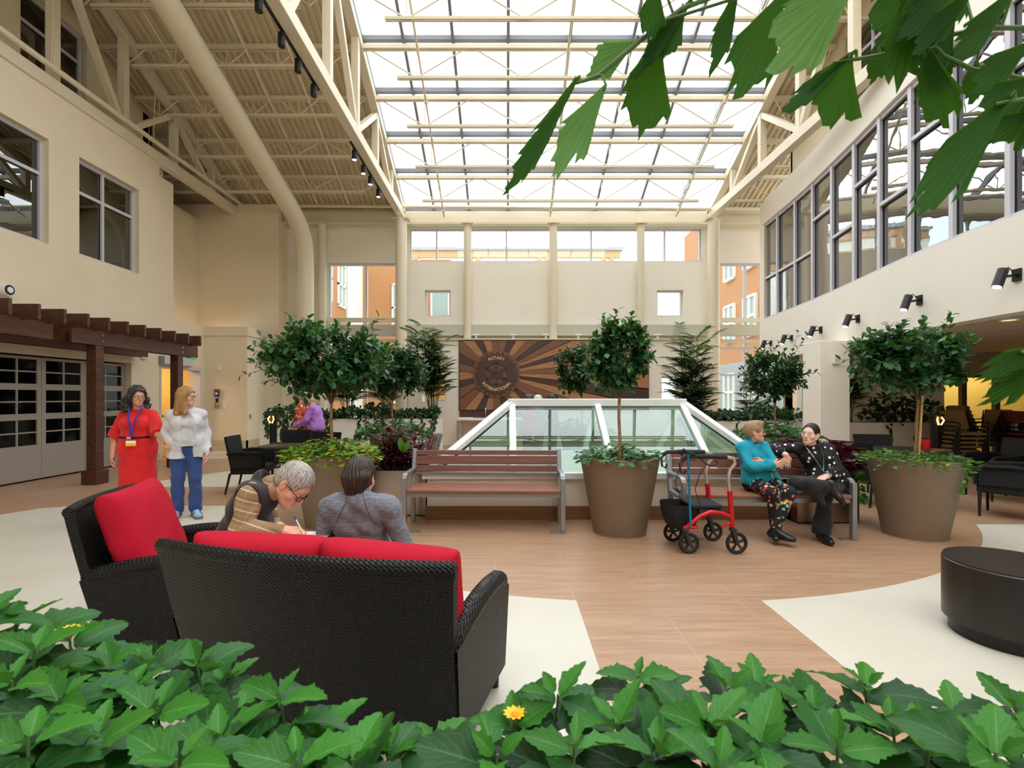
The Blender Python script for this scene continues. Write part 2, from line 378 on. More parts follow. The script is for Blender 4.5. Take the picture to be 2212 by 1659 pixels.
def ywin(y, x0, x1, z0, z1, xm, zm, t=.05, d=.1, label='', fm=None, gm=None, bm=None):
    f = MB(); b = MB(); p = MB()
    for a, c in (((x0, y-d/2, z0), (x1, y+d/2, z0+t)), ((x0, y-d/2, z1-t), (x1, y+d/2, z1)), ((x0, y-d/2, z0+t), (x0+t, y+d/2, z1-t)), ((x1-t, y-d/2, z0+t), (x1, y+d/2, z1-t))): f.boxmm(a, c)
    for x in xm: b.boxmm((x-t/2, y-d/2, z0+t), (x+t/2, y+d/2, z1-t))
    for z in zm: b.boxmm((x0+t, y-d/2+.004, z-t/2), (x1-t, y+d/2-.004, z+t/2))
    p.boxmm((x0+.01, y-.005, z0+.01), (x1-.01, y+.005, z1-.01))
    return window(b if (xm or zm) else None, f, p, fm or M['alu'], gm or M['glass'], label)
ywin(16.12, -3.1, 6.2, 5.8, 6.86, [-2.25, -.02, 2.7, 5.05], [], .045, label='clerestory strip window over the back wall')
for (x0, x1, z0, z1), lb in zip(SWIN, ('small square window left of the mural wall', 'small square window right of the mural wall', 'low small window behind the bamboo palms', 'low small window by the right hand palm')):
    ywin(16.16, x0, x1, z0, z1, [], [], .05, .12, label=lb)
ywin(16.12, -5.7, -3.45, 0, 5.76, [-4.5], [3.05, 2.2], .06, .12, label='tall glazed bay left of the mural wall')
ywin(16.12, 6.5, 8.9, 0, 5.76, [7.63], [3.05, 2.2], .06, .12, label='tall glazed bay right of the mural wall')
for x0, x1 in ((-5.7, -3.4), (6.5, 8.9)):
    mb = MB(); mb.boxmm((x0, 15.9, 3.86), (x1, 16.0, 4.0)); mb.boxmm((x0, 15.9, 3.2), (x1, 16.0, 3.32)); S('trim_3', mb, M['steel_paint'], label='cream rail across the glazed bay %s' % ('left of the mural' if x0 < 0 else 'beside the curved wall'))
# balcony wall with its curved run of windows
CV_ = [(-9, 7.4), (-2, 6.75), (1.5, 6.35), (4, 6.22), (6.2, 6.26), (7.2, 6.32), (8.2, 6.45), (10, 6.8), (12.2, 7.17), (14.8, 7.45)]
def wx(y):
    for i in range(len(CV_)-1):
        (y0, x0), (y1, x1) = CV_[i], CV_[i+1]
        if y <= y1 or i == len(CV_)-2:
            t = (y-y0)/(y1-y0)
            xm = CV_[max(i-1, 0)]; xp = CV_[min(i+2, len(CV_)-1)]
            m0 = (x1-xm[1])/(y1-xm[0])*(y1-y0); m1 = (xp[1]-x0)/(xp[0]-y0)*(y1-y0)
            return (2*t**3-3*t*t+1)*x0+(t**3-2*t*t+t)*m0+(-2*t**3+3*t*t)*x1+(t**3-t*t)*m1
def curved(z0, z1, ya, yb, off=0.0, th=.28, n=60, ztop=None):
    mb = MB(); vs = []
    for i in range(n+1):
        y = ya+(yb-ya)*i/n; x = wx(y)+off; zt = ztop(y) if ztop else z1
        vs += [(x, y, z0), (x, y, zt), (x+th, y, zt), (x+th, y, z0)]
    fs = []
    for i in range(n):
        for k in range(4): a = i*4+k; b = i*4+(k+1) % 4; fs.append((a, b, b+4, a+4))
    fs += [(3, 2, 1, 0), (n*4, n*4+1, n*4+2, n*4+3)]
    return mb.add(vs, fs)
ZS, ZW0, ZW1 = 2.57, 3.73, 6.5
S('wall_right_balcony', curved(ZS-.03, ZW0, -9, 14.8), M['plaster_white'], smooth=True)
S('wall_right_upper', curved(ZW1, 7.2, -9, 14.8), M['plaster_white'], smooth=True)
mb = MB(); mb.boxmm((7.45, 14.55, ZS), (9.4, 14.8, 7.2)); S('wall_right_return', mb, M['plaster_white'])
mb = MB()
n = 40
for i in range(n):
    a = -9+23.75*i/n; b = -9+23.75*(i+1)/n
    mb.prism([(wx(a)+.02, a, 7.14), (9.3, a, 7.14), (9.3, b, 7.14), (wx(b)+.02, b, 7.14)], (0, 0, .05))
S('wall_right_ledge', mb, M['plaster_white'])
# mullioned curved window
MY = [14.62, 13.75, 12.72, 11.78, 10.84, 9.9, 8.98, 8.08, 7.2, 6.33, 5.4, 4.4, 3.4, 2.4, 1.4]
fr = MB(); ba = MB(); gk = MB(); pn = MB()
f1 = curved(ZW0, ZW0+.06, 1.4, 14.62, .06, .12, 50); f2 = curved(ZW1-.07, ZW1, 1.4, 14.62, .06, .12, 50); fr.join(f1); fr.join(f2)
def chord(a, b, z0, z1, off, th, inset, mbx):
    pa = Vector((wx(a)+off, a, 0)); pb = Vector((wx(b)+off, b, 0)); d = (pb-pa).normalized(); nrm = Vector((d.y, -d.x, 0))
    if nrm.x < 0: nrm = -nrm
    pa = pa+d*inset; pb = pb-d*inset
    mbx.prism([pa+Vector((0, 0, z0)), pb+Vector((0, 0, z0)), pb+Vector((0, 0, z1)), pa+Vector((0, 0, z1))], nrm*th)
    return pa, pb
for i, y in enumerate(MY):
    fr.boxmm((wx(y)+.04, y-.035, ZW0), (wx(y)+.16, y+.035, ZW1))
PW = []
for i in range(len(MY)-1):
    a, b = MY[i+1], MY[i]
    tall = i % 2 == 0
    zr = [5.62] if not tall else [4.92]
    if i in (0, 1): zr = [4.92]
    for z in zr: chord(a, b, z-.03, z+.03, .05, .1, .03, ba)
    zz = [ZW0+.06]+zr+[ZW1-.07]
    for z0, z1 in zip(zz[:-1], zz[1:]):
        z0 += .03 if z0 != ZW0+.06 else 0; z1 -= .03 if z1 != ZW1-.07 else 0
        chord(a, a+.07, z0, z1, .1, .02, .034, gk)
        pa = Vector((wx(a), a, 0)); pb = Vector((wx(b), b, 0))
        chord(a, b, z1-.025, z1, .1, .02, .03, gk)
        yb2 = b-.07; chord(yb2, b, z0, z1, .1, .02, .034, gk)
    q = MB(); chord(a, b, ZW0+.03, ZW1-.03, .115, .008, .02, q); PW.append(q)
wdw = window(ba, fr, None, M['alu'], None, 'long curved run of windows above the balcony wall', gk)
NP = NT('wavy_reflective_glass'); NP.t.nodes.remove(NP.b)
_tr = NP.n('ShaderNodeBsdfTransparent'); _tr.inputs[0].default_value = lin((140, 146, 142)); _gl = NP.n('ShaderNodeBsdfGlossy'); _gl.inputs['Roughness'].default_value = 0
_nz = NP.n('ShaderNodeBump'); _nz.inputs['Strength'].default_value = .07; _nz.inputs['Distance'].default_value = .02
NP.l(NP.noise(NP.co(scale=(1, 1, 1.0)), 2.2, 2), _nz.inputs['Height']); NP.l(_nz.outputs[0], _gl.inputs['Normal'])
_fr = NP.n('ShaderNodeFresnel'); _ge = NP.n('ShaderNodeNewGeometry'); NP.l(NP.math('MULTIPLY_ADD', _ge.outputs['Backfacing'], 1/1.5-1.5, 1.5), _fr.inputs[0]); _f = NP.math('MINIMUM', NP.math('ADD', NP.math('MULTIPLY', _fr.outputs[0], 3.0), .12), 1.0)
_mx = NP.n('ShaderNodeMixShader'); NP.l(_f, _mx.inputs[0]); NP.l(_tr.outputs[0], _mx.inputs[1]); NP.l(_gl.outputs[0], _mx.inputs[2]); NP.l(_mx.outputs[0], NP.out.inputs[0])
for q in PW: q.build('pane', NP.m, wdw)
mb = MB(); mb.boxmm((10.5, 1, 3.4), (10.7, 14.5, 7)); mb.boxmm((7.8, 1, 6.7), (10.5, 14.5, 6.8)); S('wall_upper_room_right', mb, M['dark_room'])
# pillar under the balcony, soffit, back of the seating area
mb = MB(); mb.boxmm((6.24, 10.0, 0), (6.83, 10.6, ZS+.05)); S('pillar', mb, M['plaster_white'], bevel=.01)
mb = MB(); mb.boxmm((6.22, 9.98, 0), (6.85, 10.62, .14)); S('baseboard_pillar', mb, M['base'])
N = NT('acoustic_ceiling_tile'); br = N.n('ShaderNodeTexBrick'); N.l(N.co(), br.inputs['Vector']); br.offset = 0
br.inputs['Scale'].default_value = 1; br.inputs['Brick Width'].default_value = 1.2; br.inputs['Row Height'].default_value = .6; br.inputs['Mortar Size'].default_value = .012
br.inputs['Color1'].default_value = lin((214, 202, 186)); br.inputs['Color2'].default_value = lin((210, 198, 182)); br.inputs['Mortar'].default_value = lin((176, 164, 150)); N.l(br.outputs[0], N.b.inputs['Base Color']); N.b.inputs['Roughness'].default_value = .9
M['acoustic'] = N.m
mb = MB()
n = 30
for i in range(n):
    a = -9+23.6*i/n; b = -9+23.6*(i+1)/n
    mb.prism([(wx(a)+.2, a, ZS), (14.5, a, ZS), (14.5, b, ZS), (wx(b)+.2, b, ZS)], (0, 0, .06))
S('ceiling_soffit', mb, M['acoustic'])
mb = MB(); mb.boxmm((8.9, 16.0, 0), (9.1, 16.2, 5.8)); mb.boxmm((7.4, 12.6, 0), (10.1, 12.8, ZS)); mb.boxmm((9.6, 11.6, 0), (10.1, 12.6, ZS)); S('wall_right_back', mb, M['plaster_white'])
mb = MB(); mb.boxmm((10.1, 12.0, 2.02), (14.5, 12.15, ZS)); mb.boxmm((10.1, 12.0, 0), (14.5, 12.15, .12)); S('wall_right_glazed', mb, M['door_grey'])
for x0, x1 in ((10.15, 10.95), (10.95, 11.75), (11.75, 12.6), (12.6, 13.5)):
    ywin(12.07, x0, x1, .12, 2.02, [], [], .06, .1, label='%s yellow-lit glazed panel behind the stacked chairs' % ORD[int((x0-9.8)/.8)], fm=mat('dark_bronze_frame', (70, 62, 56), .5), gm=M['glass'])
mb = MB(); mb.boxmm((10, 13.8, 0), (14.6, 13.9, ZS)); mb.boxmm((10.0, 12.6, 0), (10.1, 13.8, ZS)); S('wall_lobby_yellow', mb, M['yellow_wall'])
mb = MB(); mb.boxmm((10.12, 12.2, ZS), (14.6, 13.9, ZS+.05)); S('ceiling_lobby', mb, M['plaster_white'])
mb = MB(); mb.boxmm((14.5, -9, 0), (14.7, 14, ZS)); S('wall_right_far', mb, M['plaster'])
# wall behind the camera
mb = MB(); mb.boxmm((-9, -9.2, 0), (15, -9, 13)); S('wall_front', mb, M['plaster'])
# baseboards
mb = MB(); mb.boxmm((-8.3, 11.1, 0), (-8.27, 12.0, .14)); mb.boxmm((-8.3, -9, 0), (-8.27, 5.6, .14)); S('baseboard_left', mb, M['base'])
mb = MB(); mb.boxmm((-8.34, 13.8, 0), (-7.13, 13.84, .3)); mb.boxmm((-7.17, 13.8, 0), (-7.13, 15.98, .3)); S('baseboard_back', mb, M['base'])
# ---------------------------------------------------------------- sloped roof: corrugated deck both sides, glazing between
def deck(x0, x1, y0, y1, dz=0.0):
    mb = MB(); per = .16; xs = []; x = x0
    while x < x1:
        xs += [(x, 0), (x+.06, 0), (x+.07, .065), (x+.15, .065)]; x += per
    xs = [(min(a, x1), h) for a, h in xs] + [(x1, 0)]
    vs = []
    for y in (y0, y1):
        for a, h in xs: vs.append((a, y, roofz(y)+dz+h))
    k = len(xs); mb.add(vs, [(i, i+1, k+i+1, k+i) for i in range(k-1)])
    return mb
mb = deck(-9.3, -3.25, YR, 16.2); mb.join(deck(-11.5, -9.3, 12.9, 16.2)); mb.join(deck(-9.3, -3.25, -9, YR)); S('ceiling_left_deck', mb, M['deck'])
mb = deck(6.42, 9.6, YR, 16.2); mb.join(deck(6.42, 9.6, -9, YR)); S('ceiling_right_deck', mb, M['deck'])
mb = MB()
for x0, x1 in ((-11.5, -3.3), (6.45, 9.6)):
    for a, b in ((-9, YR), (YR, 16.2)):
        mb.prism([(x0, a, roofz(a)+.12), (x1, a, roofz(a)+.12), (x1, b, roofz(b)+.12), (x0, b, roofz(b)+.12)], (0, 0, .15))
S('roof', mb, M['band'])
mb = MB(); mb.boxmm((-11.5, 15.95, 7.34), (-3.3, 16.2, 7.46)); mb.boxmm((6.45, 15.95, 7.34), (9.6, 16.2, 7.46)); S('trim_4', mb, M['steel_paint'], label='closure strip at the foot of the roof deck')
JY = [14.55-1.115*k for k in range(10)]
sk = MB(); bars = MB(); pane = MB()
for x in (-3.22, -2.3, -1.2, .03, 1.4, 2.8, 4.15, 5.4, 6.38):
    for a, b in ((16.1, YR), (-8, YR)):
        bars.bar((x, a, roofz(a)-.02), (x, b, roofz(b)-.02), .065, .16)
for y in JY+[2*YR-y for y in JY]+[15.95, -7.95]:
    d = MB(); sk.bar((-3.25, y, roofz(y)-.01), (6.42, y, roofz(y)-.01), .12, .1)
for a, b in ((16.1, YR), (-8, YR)):
    pane.add([(-3.25, a, roofz(a)+.06), (6.42, a, roofz(a)+.06), (6.42, b, roofz(b)+.06), (-3.25, b, roofz(b)+.06)], [(0, 1, 2, 3)])
sky = window(bars, sk, pane, M['alu_sky'], M['glass_sky'], 'large sloped glass skylight over the atrium')
# ---------------------------------------------------------------- roof steel
def truss(x, label):
    t = thing('roof_truss', label, 'roof truss', (x, 15.8, 7.2), 'roof trusses')
    m = MB(); m.bar((x, 15.8, 7.2), (x, -8, 7.2), .2, .24); m.build('bottom_chord', M['steel_paint'], t, bevel=.012)
    for a, b, nm in ((15.9, YR, 'top_chord'), (-8, YR, 'top_chord')):
        m = MB(); m.bar((x, a, roofz(a)-.2), (x, b, roofz(b)-.2), .2, .22); m.build(nm, M['steel_paint'], t, bevel=.012)
    V = [14.2, 12.6, 10.95, 9.25, 7.55, 5.8, YR]
    V = V+[2*YR-v for v in V[:-1]][::-1]
    for i, y in enumerate(V):
        m = MB(); m.bar((x, y, 7.3), (x, y, roofz(y)-.3), .15, .15, (0, 1, 0)); m.build('web_post', M['steel_paint'], t)
    D = [(14.2, 12.6), (10.95, 12.6), (10.95, 9.25), (7.55, 9.25), (7.55, 5.8), (4, 5.8)]
    for a, b in D+[(8-a, 8-b) for a, b in D]:
        m = MB(); m.bar((x, a-.0, 7.3), (x, b, roofz(b)-.32), .12, .12, (1, 0, 0)); m.build('web_brace', M['steel_paint'], t)
truss(-3.3, 'heavy cream steel truss along the skylight edge carrying the black track lights')
truss(6.4, 'heavy cream steel truss between the skylight and the curved window wall')
truss(-8.36, 'heavy cream steel truss above the garage door wall')
def joist(x0, x1, y, label, group, depth=.68, n=3, bx=None):
    t = thing('steel_joist', label, 'roof joist', ((x0+x1)/2, y, roofz(y)-.2), group)
    zt = roofz(y)-.2; zb = zt-depth
    m = MB(); m.bar((x0, y-.03, zt), (x1, y-.03, zt), .05, .09); m.bar((x0, y+.05, zt), (x1, y+.05, zt), .05, .09); m.build('top_chord', M['steel_paint'], t)
    b0, b1 = bx if bx else (x0+.75, x1-.75)
    m = MB(); m.bar((b0, y-.025, zb), (b1, y-.025, zb), .035, .06); m.bar((b0, y+.035, zb), (b1, y+.035, zb), .035, .06); m.build('bottom_chord', M['steel_paint'], t)
    L = (x1-x0)/n; w = MB()
    for k in range(n):
        xa = x0+k*L; xm = xa+L/2
        w.tube([(xa+.05, y, zt), (xm, y, zb)], .017, 6); w.tube([(xm, y, zb), (xa+L-.05, y, zt)], .017, 6)
        w.tube([(xm, y, zb), (xm, y, zt)], .012, 6)
    w.build('web', M['steel_paint'], t)
JJ = [y for y in JY if y > 4.2]
for i, y in enumerate(JJ):
    joist(-3.2, 6.3, y, 'open-web joist under the skylight, %s up from the back wall' % ORD[i], 'skylight joists', n=4)
    joist(-9.1 if y < 12.9 else -11, -3.4, y, 'open-web joist under the ribbed deck, %s up from the back wall' % ORD[i], 'deck joists', depth=.42, n=5)
    joist(6.52, 7.3 if y < 12.9 else 9.3, y, 'short open-web joist over the curved window wall, %s up from the back wall' % ORD[i], 'right deck joists', n=1, bx=(6.6, 7.25 if y < 12.9 else 9))
# pipes
def pipe(pts, r, label, name='sprinkler_pipe', group='sprinkler pipes', knobs=()):
    t = thing(name, label, 'pipe', pts[0], group)
    m = MB(); m.tube(pts, r, 12); m.build('pipe_run', M['steel_paint'], t, smooth=True)
    for k in knobs:
        a = Vector(pts[0]).lerp(Vector(pts[1]), k); d = (Vector(pts[1])-Vector(pts[0])).normalized()
        m = MB(); m.tube([a-d*.03, a+d*.03], r*1.7, 10); m.tube([a, a+Vector((0, 0, .12))], r*.6, 6); m.build('coupling', M['steel_paint'], t)
pipe([(-8.16, -8, 7.42), (-8.16, 15.55, 7.42), (9.2, 15.55, 7.3)], .055, 'long pipe running over the left wall and turning along the back beam', 'water_pipe', None)
for i, x in enumerate((-1.95, 1.34, 5.25)):
    f = lambda y: roofz(y)-.36
    pipe([(x, 15.6, f(15.6)-.15), (x, 5, f(5)-.15)], .026, '%s of the thin sprinkler pipes under the glass' % ('leftmost', 'middle', 'rightmost')[i], knobs=(.02, .1, .33, .56))
for i, x in enumerate((-7.5, -5.75, -4.8)):
    f = lambda y: roofz(y)-.42
    pipe([(x, 15.2, f(15.2)), (x, 5, f(5))], .026, '%s of the thin sprinkler pipes under the ribbed deck' % ('leftmost', 'middle', 'rightmost')[i], knobs=(.02, .3, .6))
# hanger rods of the left pipe
mb = MB()
for y in (9.0, 11.6, 13.2, 14.8): mb.tube([(-8.16, y, 7.42), (-8.1, y, roofz(y))], .008, 6)
tag(mb.build('pipe_hanger', M['steel_paint']), 'thin hanger rods dropping from the deck to the pipe over the left wall', 'hanger rods')
# big duct following the roof and dropping to the floor
pts = []
b0 = Vector((-5.95, 14.45, 6.3))
for y in (4.2, 9.0, 14.0): pts.append((-6.3+(y-9.32)*.07, y, 6.42+SLOPE*(14.5-y)*1.06))
top = Vector(pts[-1]); low = Vector((-5.93, 14.75, 5.6))
for k in range(1, 9):
    t = k/8; c = Vector((-5.93, 14.68, 6.34)); p = top.lerp(c, t).lerp(c.lerp(low, t), t); pts.append(tuple(p))
pts += [(-5.93, 14.75, 3), (-5.93, 14.75, 0)]
mb = MB(); mb.tube(pts, .245, 32); d = thing('air_duct', 'fat round cream duct sloping under the deck and dropping down beside the alcove', 'air duct', (-5.93, 14.75, 0))
mb.build('duct_pipe', M['steel_paint'], d, smooth=True, angle=60)
for p in ((-5.93, 14.75, 5.1), (-5.93, 14.75, 3.6)): mb = MB(); mb.tube([(p[0], p[1], p[2]-.012), (p[0], p[1], p[2]+.012)], .252, 32); mb.build('duct_seam', M['steel_paint'], d, smooth=True)
for y in (12.6, 10.4): a = Vector((-6.3+(y-9.32)*.07, y, 6.42+SLOPE*(14.5-y)*1.06)); dd = Vector((.07, 1, -.45)).normalized(); mb = MB(); mb.tube([a-dd*.012, a+dd*.012], .252, 32); mb.build('duct_seam', M['steel_paint'], d, smooth=True)
# ---------------------------------------------------------------- garage door wall, exit door
def glassdoor(y0, y1, lab):
    t = thing('folding_door_panel', lab, 'door', (-8.46, y0, 0), 'glazed folding door panels')
    w = y1-y0; m = MB(); x0, x1 = -8.49, -8.43
    rows = [(.62, 1.06), (1.2, 1.64), (1.78, 2.12)]
    rows = [(.64, 1.09), (1.17+.03, 1.62), (1.73, 2.16)]
    cy = (y0+y1)/2; st = .085
    holes = []
    for a, b in rows: holes.append((y0+st, y1-st, a, b))
    m = cuts('x', x0, x1, y0+.004, y1-.004, .03, DZ-.03, holes); m.build('door_leaf', M['door_grey'], t)
    for a, b in rows:
        g = MB(); g.boxmm((-8.465, y0+st, a), (-8.455, y1-st, b)); g.build('pane', M['dark_glass'], t)
        q = MB(); q.boxmm((-8.485, cy-.014, a), (-8.435, cy+.014, b)); q.boxmm((-8.484, y0+st, (a+b)/2-.012), (-8.436, y1-st, (a+b)/2+.012)); q.build('glazing_bar', M['door_grey'], t)
ys = [11.08, 10.5, 9.97, 9.1, 8.2, 7.33, 6.46, 5.62]
ys = [11.08, 9.97+.24, 9.3, 8.4, 7.5, 6.6, 5.65]
ys = [11.08, 10.03, 9.1, 8.2, 7.33, 6.46, 5.62]
for i in range(len(ys)-1): glassdoor(ys[i+1], ys[i], 'taupe folding door panel with dark panes, %s from the exit' % ORD[i])
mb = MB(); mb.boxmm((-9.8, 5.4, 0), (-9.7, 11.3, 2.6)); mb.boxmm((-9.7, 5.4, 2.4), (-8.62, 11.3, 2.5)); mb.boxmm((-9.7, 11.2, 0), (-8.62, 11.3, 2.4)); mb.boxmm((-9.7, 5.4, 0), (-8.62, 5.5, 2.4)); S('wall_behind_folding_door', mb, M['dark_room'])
# exit corridor
mb = MB(); mb.boxmm((-10.6, 11.3, 0), (-10.5, 14.2, 2.7)); mb.boxmm((-10.5, 11.3, 0), (-8.64, 11.42, 2.7)); mb.boxmm((-10.5, 13.72, 0), (-8.64, 13.84, 2.7)); S('wall_exit_corridor', mb, M['yellow_wall'])
mb = MB(); mb.boxmm((-10.5, 11.42, 2.62), (-8.64, 13.72, 2.7)); S('ceiling_exit_corridor', mb, M['plaster_white'])
mb = MB(); mb.boxmm((-8.6, 12.02, 0), (-8.3, 12.08, 2.3)); mb.boxmm((-8.6, 13.6, 0), (-8.3, 13.68, 2.3)); mb.boxmm((-8.6, 12.08, 2.2), (-8.3, 13.6, 2.3)); S('door_1', mb, M['alu'], label='aluminium frame of the open exit doorway')
def area(name, loc, rot, e, sx, sy, col=(1, .8, .5)):
    l = bpy.data.lights.new(name, 'AREA'); l.shape = 'RECTANGLE'; l.size = sx; l.size_y = sy; l.energy = e; l.color = col
    o = bpy.data.objects.new(name, l); C.objects.link(o); o.location = loc; o.rotation_euler = rot; return o
area('corridor_light', (-9.6, 12.6, 2.6), (0, 0, 0), 26, .6, .6, (1, .8, .5))
area('lobby_light', (12.2, 13.0, 2.55), (0, 0, 0), 60, 3, .4, (1, .78, .42))
# ---------------------------------------------------------------- buildings outside
def bwin(bd, axis, c, a0, a1, z0, z1, nx=2, nz=2):
    w = MB(); g = MB(); t = .09
    def bx(p0, p1, q0, q1, d0, d1, mb_):
        if axis == 'y': mb_.boxmm((p0, c+d0, q0), (p1, c+d1, q1))
        else: mb_.boxmm((c+d0, p0, q0), (c+d1, p1, q1))
    s = -1 if axis == 'y' else 1
    def D(a, b): return (a*s, b*s) if s > 0 else (b*s, a*s)
    for k in range(nx+1): x = a0+(a1-a0)*k/nx; bx(x-t/2, x+t/2, z0, z1, *D(-.02, .08), w)
    for k in range(nz+1): z = z0+(z1-z0)*k/nz; bx(a0-t/2, a1+t/2, z-t/2, z+t/2, *D(-.02, .08), w)
    bx(a0, a1, z0, z1, *D(-.02, .03), g)
    f = w.build('window_frame', M['white'], bd); g.build('pane', M['exterior_pane'], f)
t = thing('apartment_building', 'orange and white building seen through the tall bay left of the mural', 'building', (-9, 26, 0))
m = MB(); m.boxmm((-7.5, 26, 0), (-2.9, 34, 8.6)); m.build('facade', M['exterior_orange'], t)
m = MB(); m.boxmm((-14, 17.6, 0), (-7.55, 34, 8.6)); m.build('wing', M['exterior_orange'], t)
m = MB(); m.boxmm((-7.56, 23.6, 0), (-7.46, 26, 8.6)); m.build('white_pilaster', M['exterior_white'], t)
m = MB(); m.boxmm((-7.0, 25.9, 5.0), (-3.0, 26.0, 5.05)); m.boxmm((-7.0, 25.9, 2.4), (-3.0, 26.0, 2.45)); m.build('cladding_joint', M['exterior_white'], t)
bwin(t, 'y', 26, -5.9, -4.6, 4.9, 7.3, 1, 2); bwin(t, 'y', 26, -5.9, -4.6, 1.2, 3.6, 1, 2)
for y in (18.6, 20.6, 22.4): bwin(t, 'x', -7.55, y, y+.9, 5.6, 7.5); bwin(t, 'x', -7.55, y, y+.9, 2.2, 4.1)
bwin(t, 'y', 26, -3.9, -3.0, 4.6, 7.4, 1, 1)
t = thing('apartment_building', 'orange building with white cross windows seen through the bay beside the curved wall', 'building', (14, 24, 0))
m = MB(); m.prism([(10.6, 30, 3), (9.9, 19, 3), (16, 19, 3), (16, 30, 3)], (0, 0, 8)); 
m.build('facade', M['exterior_orange'], t)
m = MB(); m.prism([(10.58, 30, 0), (9.88, 19, 0), (16, 19, 0), (16, 30, 0)], (0, 0, 3)); m.build('ground_storey', M['exterior_grey'], t)
def sl(y): return 9.88+(y-19)*.0636
for y in (20, 22.2, 24.6, 27.2):
    for z in (.9, 4.0, 6.8):
        w = MB(); g = MB(); x = sl(y+.5)
        for k in (0, .5, 1): w.boxmm((x-.12, y+k-.05, z), (x+.05, y+k+.05, z+1.6)); w.boxmm((x-.11, y, z+1.6*k-.05), (x+.05, y+1, z+1.6*k+.05))
        g.boxmm((x-.06, y, z), (x+.05, y+1, z+1.6)); f = w.build('window_frame', M['white'], t); g.build('pane', M['exterior_pane'], f)
t = thing('distant_building', 'pale building with orange cornice seen through the clerestory strip', 'building', (0, 40, 0))
m = MB(); m.boxmm((-9, 40, 0), (9, 46, 13.1)); m.build('facade', M['exterior_white'], t)
m = MB(); m.boxmm((-9, 39.7, 13.1), (9.2, 46, 13.35)); m.build('cornice', M['exterior_grey'], t)
m = MB(); m.boxmm((-9, 39.85, 12.55), (9, 40, 13.1)); m.boxmm((-9, 39.85, 11.0), (9, 40, 11.75))
for x in (-7.6, -2.6, 2.9, 8.0): m.boxmm((x-.5, 39.85, 11.75), (x-.15, 40, 12.55)); m.boxmm((x+.15, 39.85, 11.75), (x+.5, 40, 12.55))
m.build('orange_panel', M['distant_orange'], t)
t = thing('distant_building', 'low white building with orange parapet at the far right end of the clerestory strip', 'building', (14, 44, 0))
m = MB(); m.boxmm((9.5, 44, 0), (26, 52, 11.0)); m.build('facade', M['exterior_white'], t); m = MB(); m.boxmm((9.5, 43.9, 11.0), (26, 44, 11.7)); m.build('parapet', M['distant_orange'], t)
# ================================================================ FURNITURE
# ---------------------------------------------------------------- pergola in front of the folding doors
pg = thing('pergola', 'dark stained timber pergola with overlapping rafters in front of the folding doors', 'pergola', (-7.1, 9.7, 0))
for y in (8.66, 10.8, 6.5):
    m = MB(); m.box((-7.1, y, 1.3), (.17, .17, 2.3)); m.build('post', M['pergola'], pg, bevel=.006)
    m = MB(); m.box((-7.1, y, .12), (.27, .27, .24)); m.build('post_base', M['pergola'], pg, bevel=.012)
for x, a, b in ((-7.1, 8.08, 11.38), (-7.1, 5.5, 7.75), (-8.1, 7.3, 11.2), (-8.1, 5.5, 7.1)):
    m = MB(); m.boxmm((x-.1, a, 2.38), (x-.05, b, 2.64)); m.boxmm((x+.05, a, 2.38), (x+.1, b, 2.64)); m.build('beam', M['pergola'], pg, bevel=.005)
for i in range(13):
    y = 11.08-.425*i; m = MB(); m.boxmm((-8.28, y-.025, 2.62), (-6.75, y+.025, 2.84)); m.build('rafter', M['pergola'], pg, bevel=.004)
for y in (8.66, 10.8):
    for z in (2.46, 2.56): m = MB(); m.tube([(-7.0, y+.03, z), (-6.985, y+.03, z)], .014, 10); m.build('bolt', M['chrome'], pg)
# ---------------------------------------------------------------- mural with gear emblem
mu = thing('mural_panel', 'big sunburst panel of mixed brown timber planks with a carved gear emblem', 'wall panel', (1.5, 15.45, 1.1))
MX0, MX1, MZ0, MZ1, MYB = -1.45, 4.34, 1.10, 3.21, 15.45
EX, EZ = -.32, 2.2
wm = [wood('mural_dark_plank', (58, 40, 34), (76, 54, 46), 0, 1), wood('mural_mid_plank', (104, 68, 46), (130, 88, 62), 0, 1), wood('mural_light_plank', (146, 100, 64), (178, 128, 88), 0, 1)]
rnd = random.Random(5)
def ray_rect(a):
    dx, dz = math.cos(a), math.sin(a); t = 1e9
    if dx > 1e-9: t = min(t, (MX1-EX)/dx)
    if dx < -1e-9: t = min(t, (MX0-EX)/dx)
    if dz > 1e-9: t = min(t, (MZ1-EZ)/dz)
    if dz < -1e-9: t = min(t, (MZ0-EZ)/dz)
    return (EX+dx*t, EZ+dz*t, )
angs = []; a = -.03
steps = [.11, .12, .09, .1, .12, .13, .17, .2, .23, .25, .22, .24, .2, .22, .25, .24, .22, .24, .2, .22, .25, .22, .2, .23, .24, .22, .2, .22, .18, .16, .13, .12, .11, .1]
tot = sum(steps); acc = 0
for s_ in steps: angs.append(acc/tot*2*math.pi); acc += s_
corners = [math.atan2(z-EZ, x-EX) % (2*math.pi) for x in (MX0, MX1) for z in (MZ0, MZ1)]
m = MB(); seq = [1, 2, 0, 2, 1, 0, 1, 2, 0, 1]
for i in range(len(angs)):
    a0 = angs[i]; a1 = angs[i+1] if i+1 < len(angs) else 2*math.pi
    mids = sorted(c for c in corners if a0 < c < a1)
    poly = [(EX, EZ), ray_rect(a0+.004)]+[ray_rect(c) for c in mids]+[ray_rect(a1-.004)]
    m.cur = seq[i % len(seq)]; dep = rnd.choice((.035, .05, .065))
    m.prism([(x, MYB, z) for x, z in poly], (0, -dep, 0))
m.build('plank', wm, mu)
m = MB(); m.boxmm((MX0-.03, MYB, MZ0-.03), (MX1+.03, MYB+.04, MZ1+.03)); m.build('backing', M['pergola'], mu)
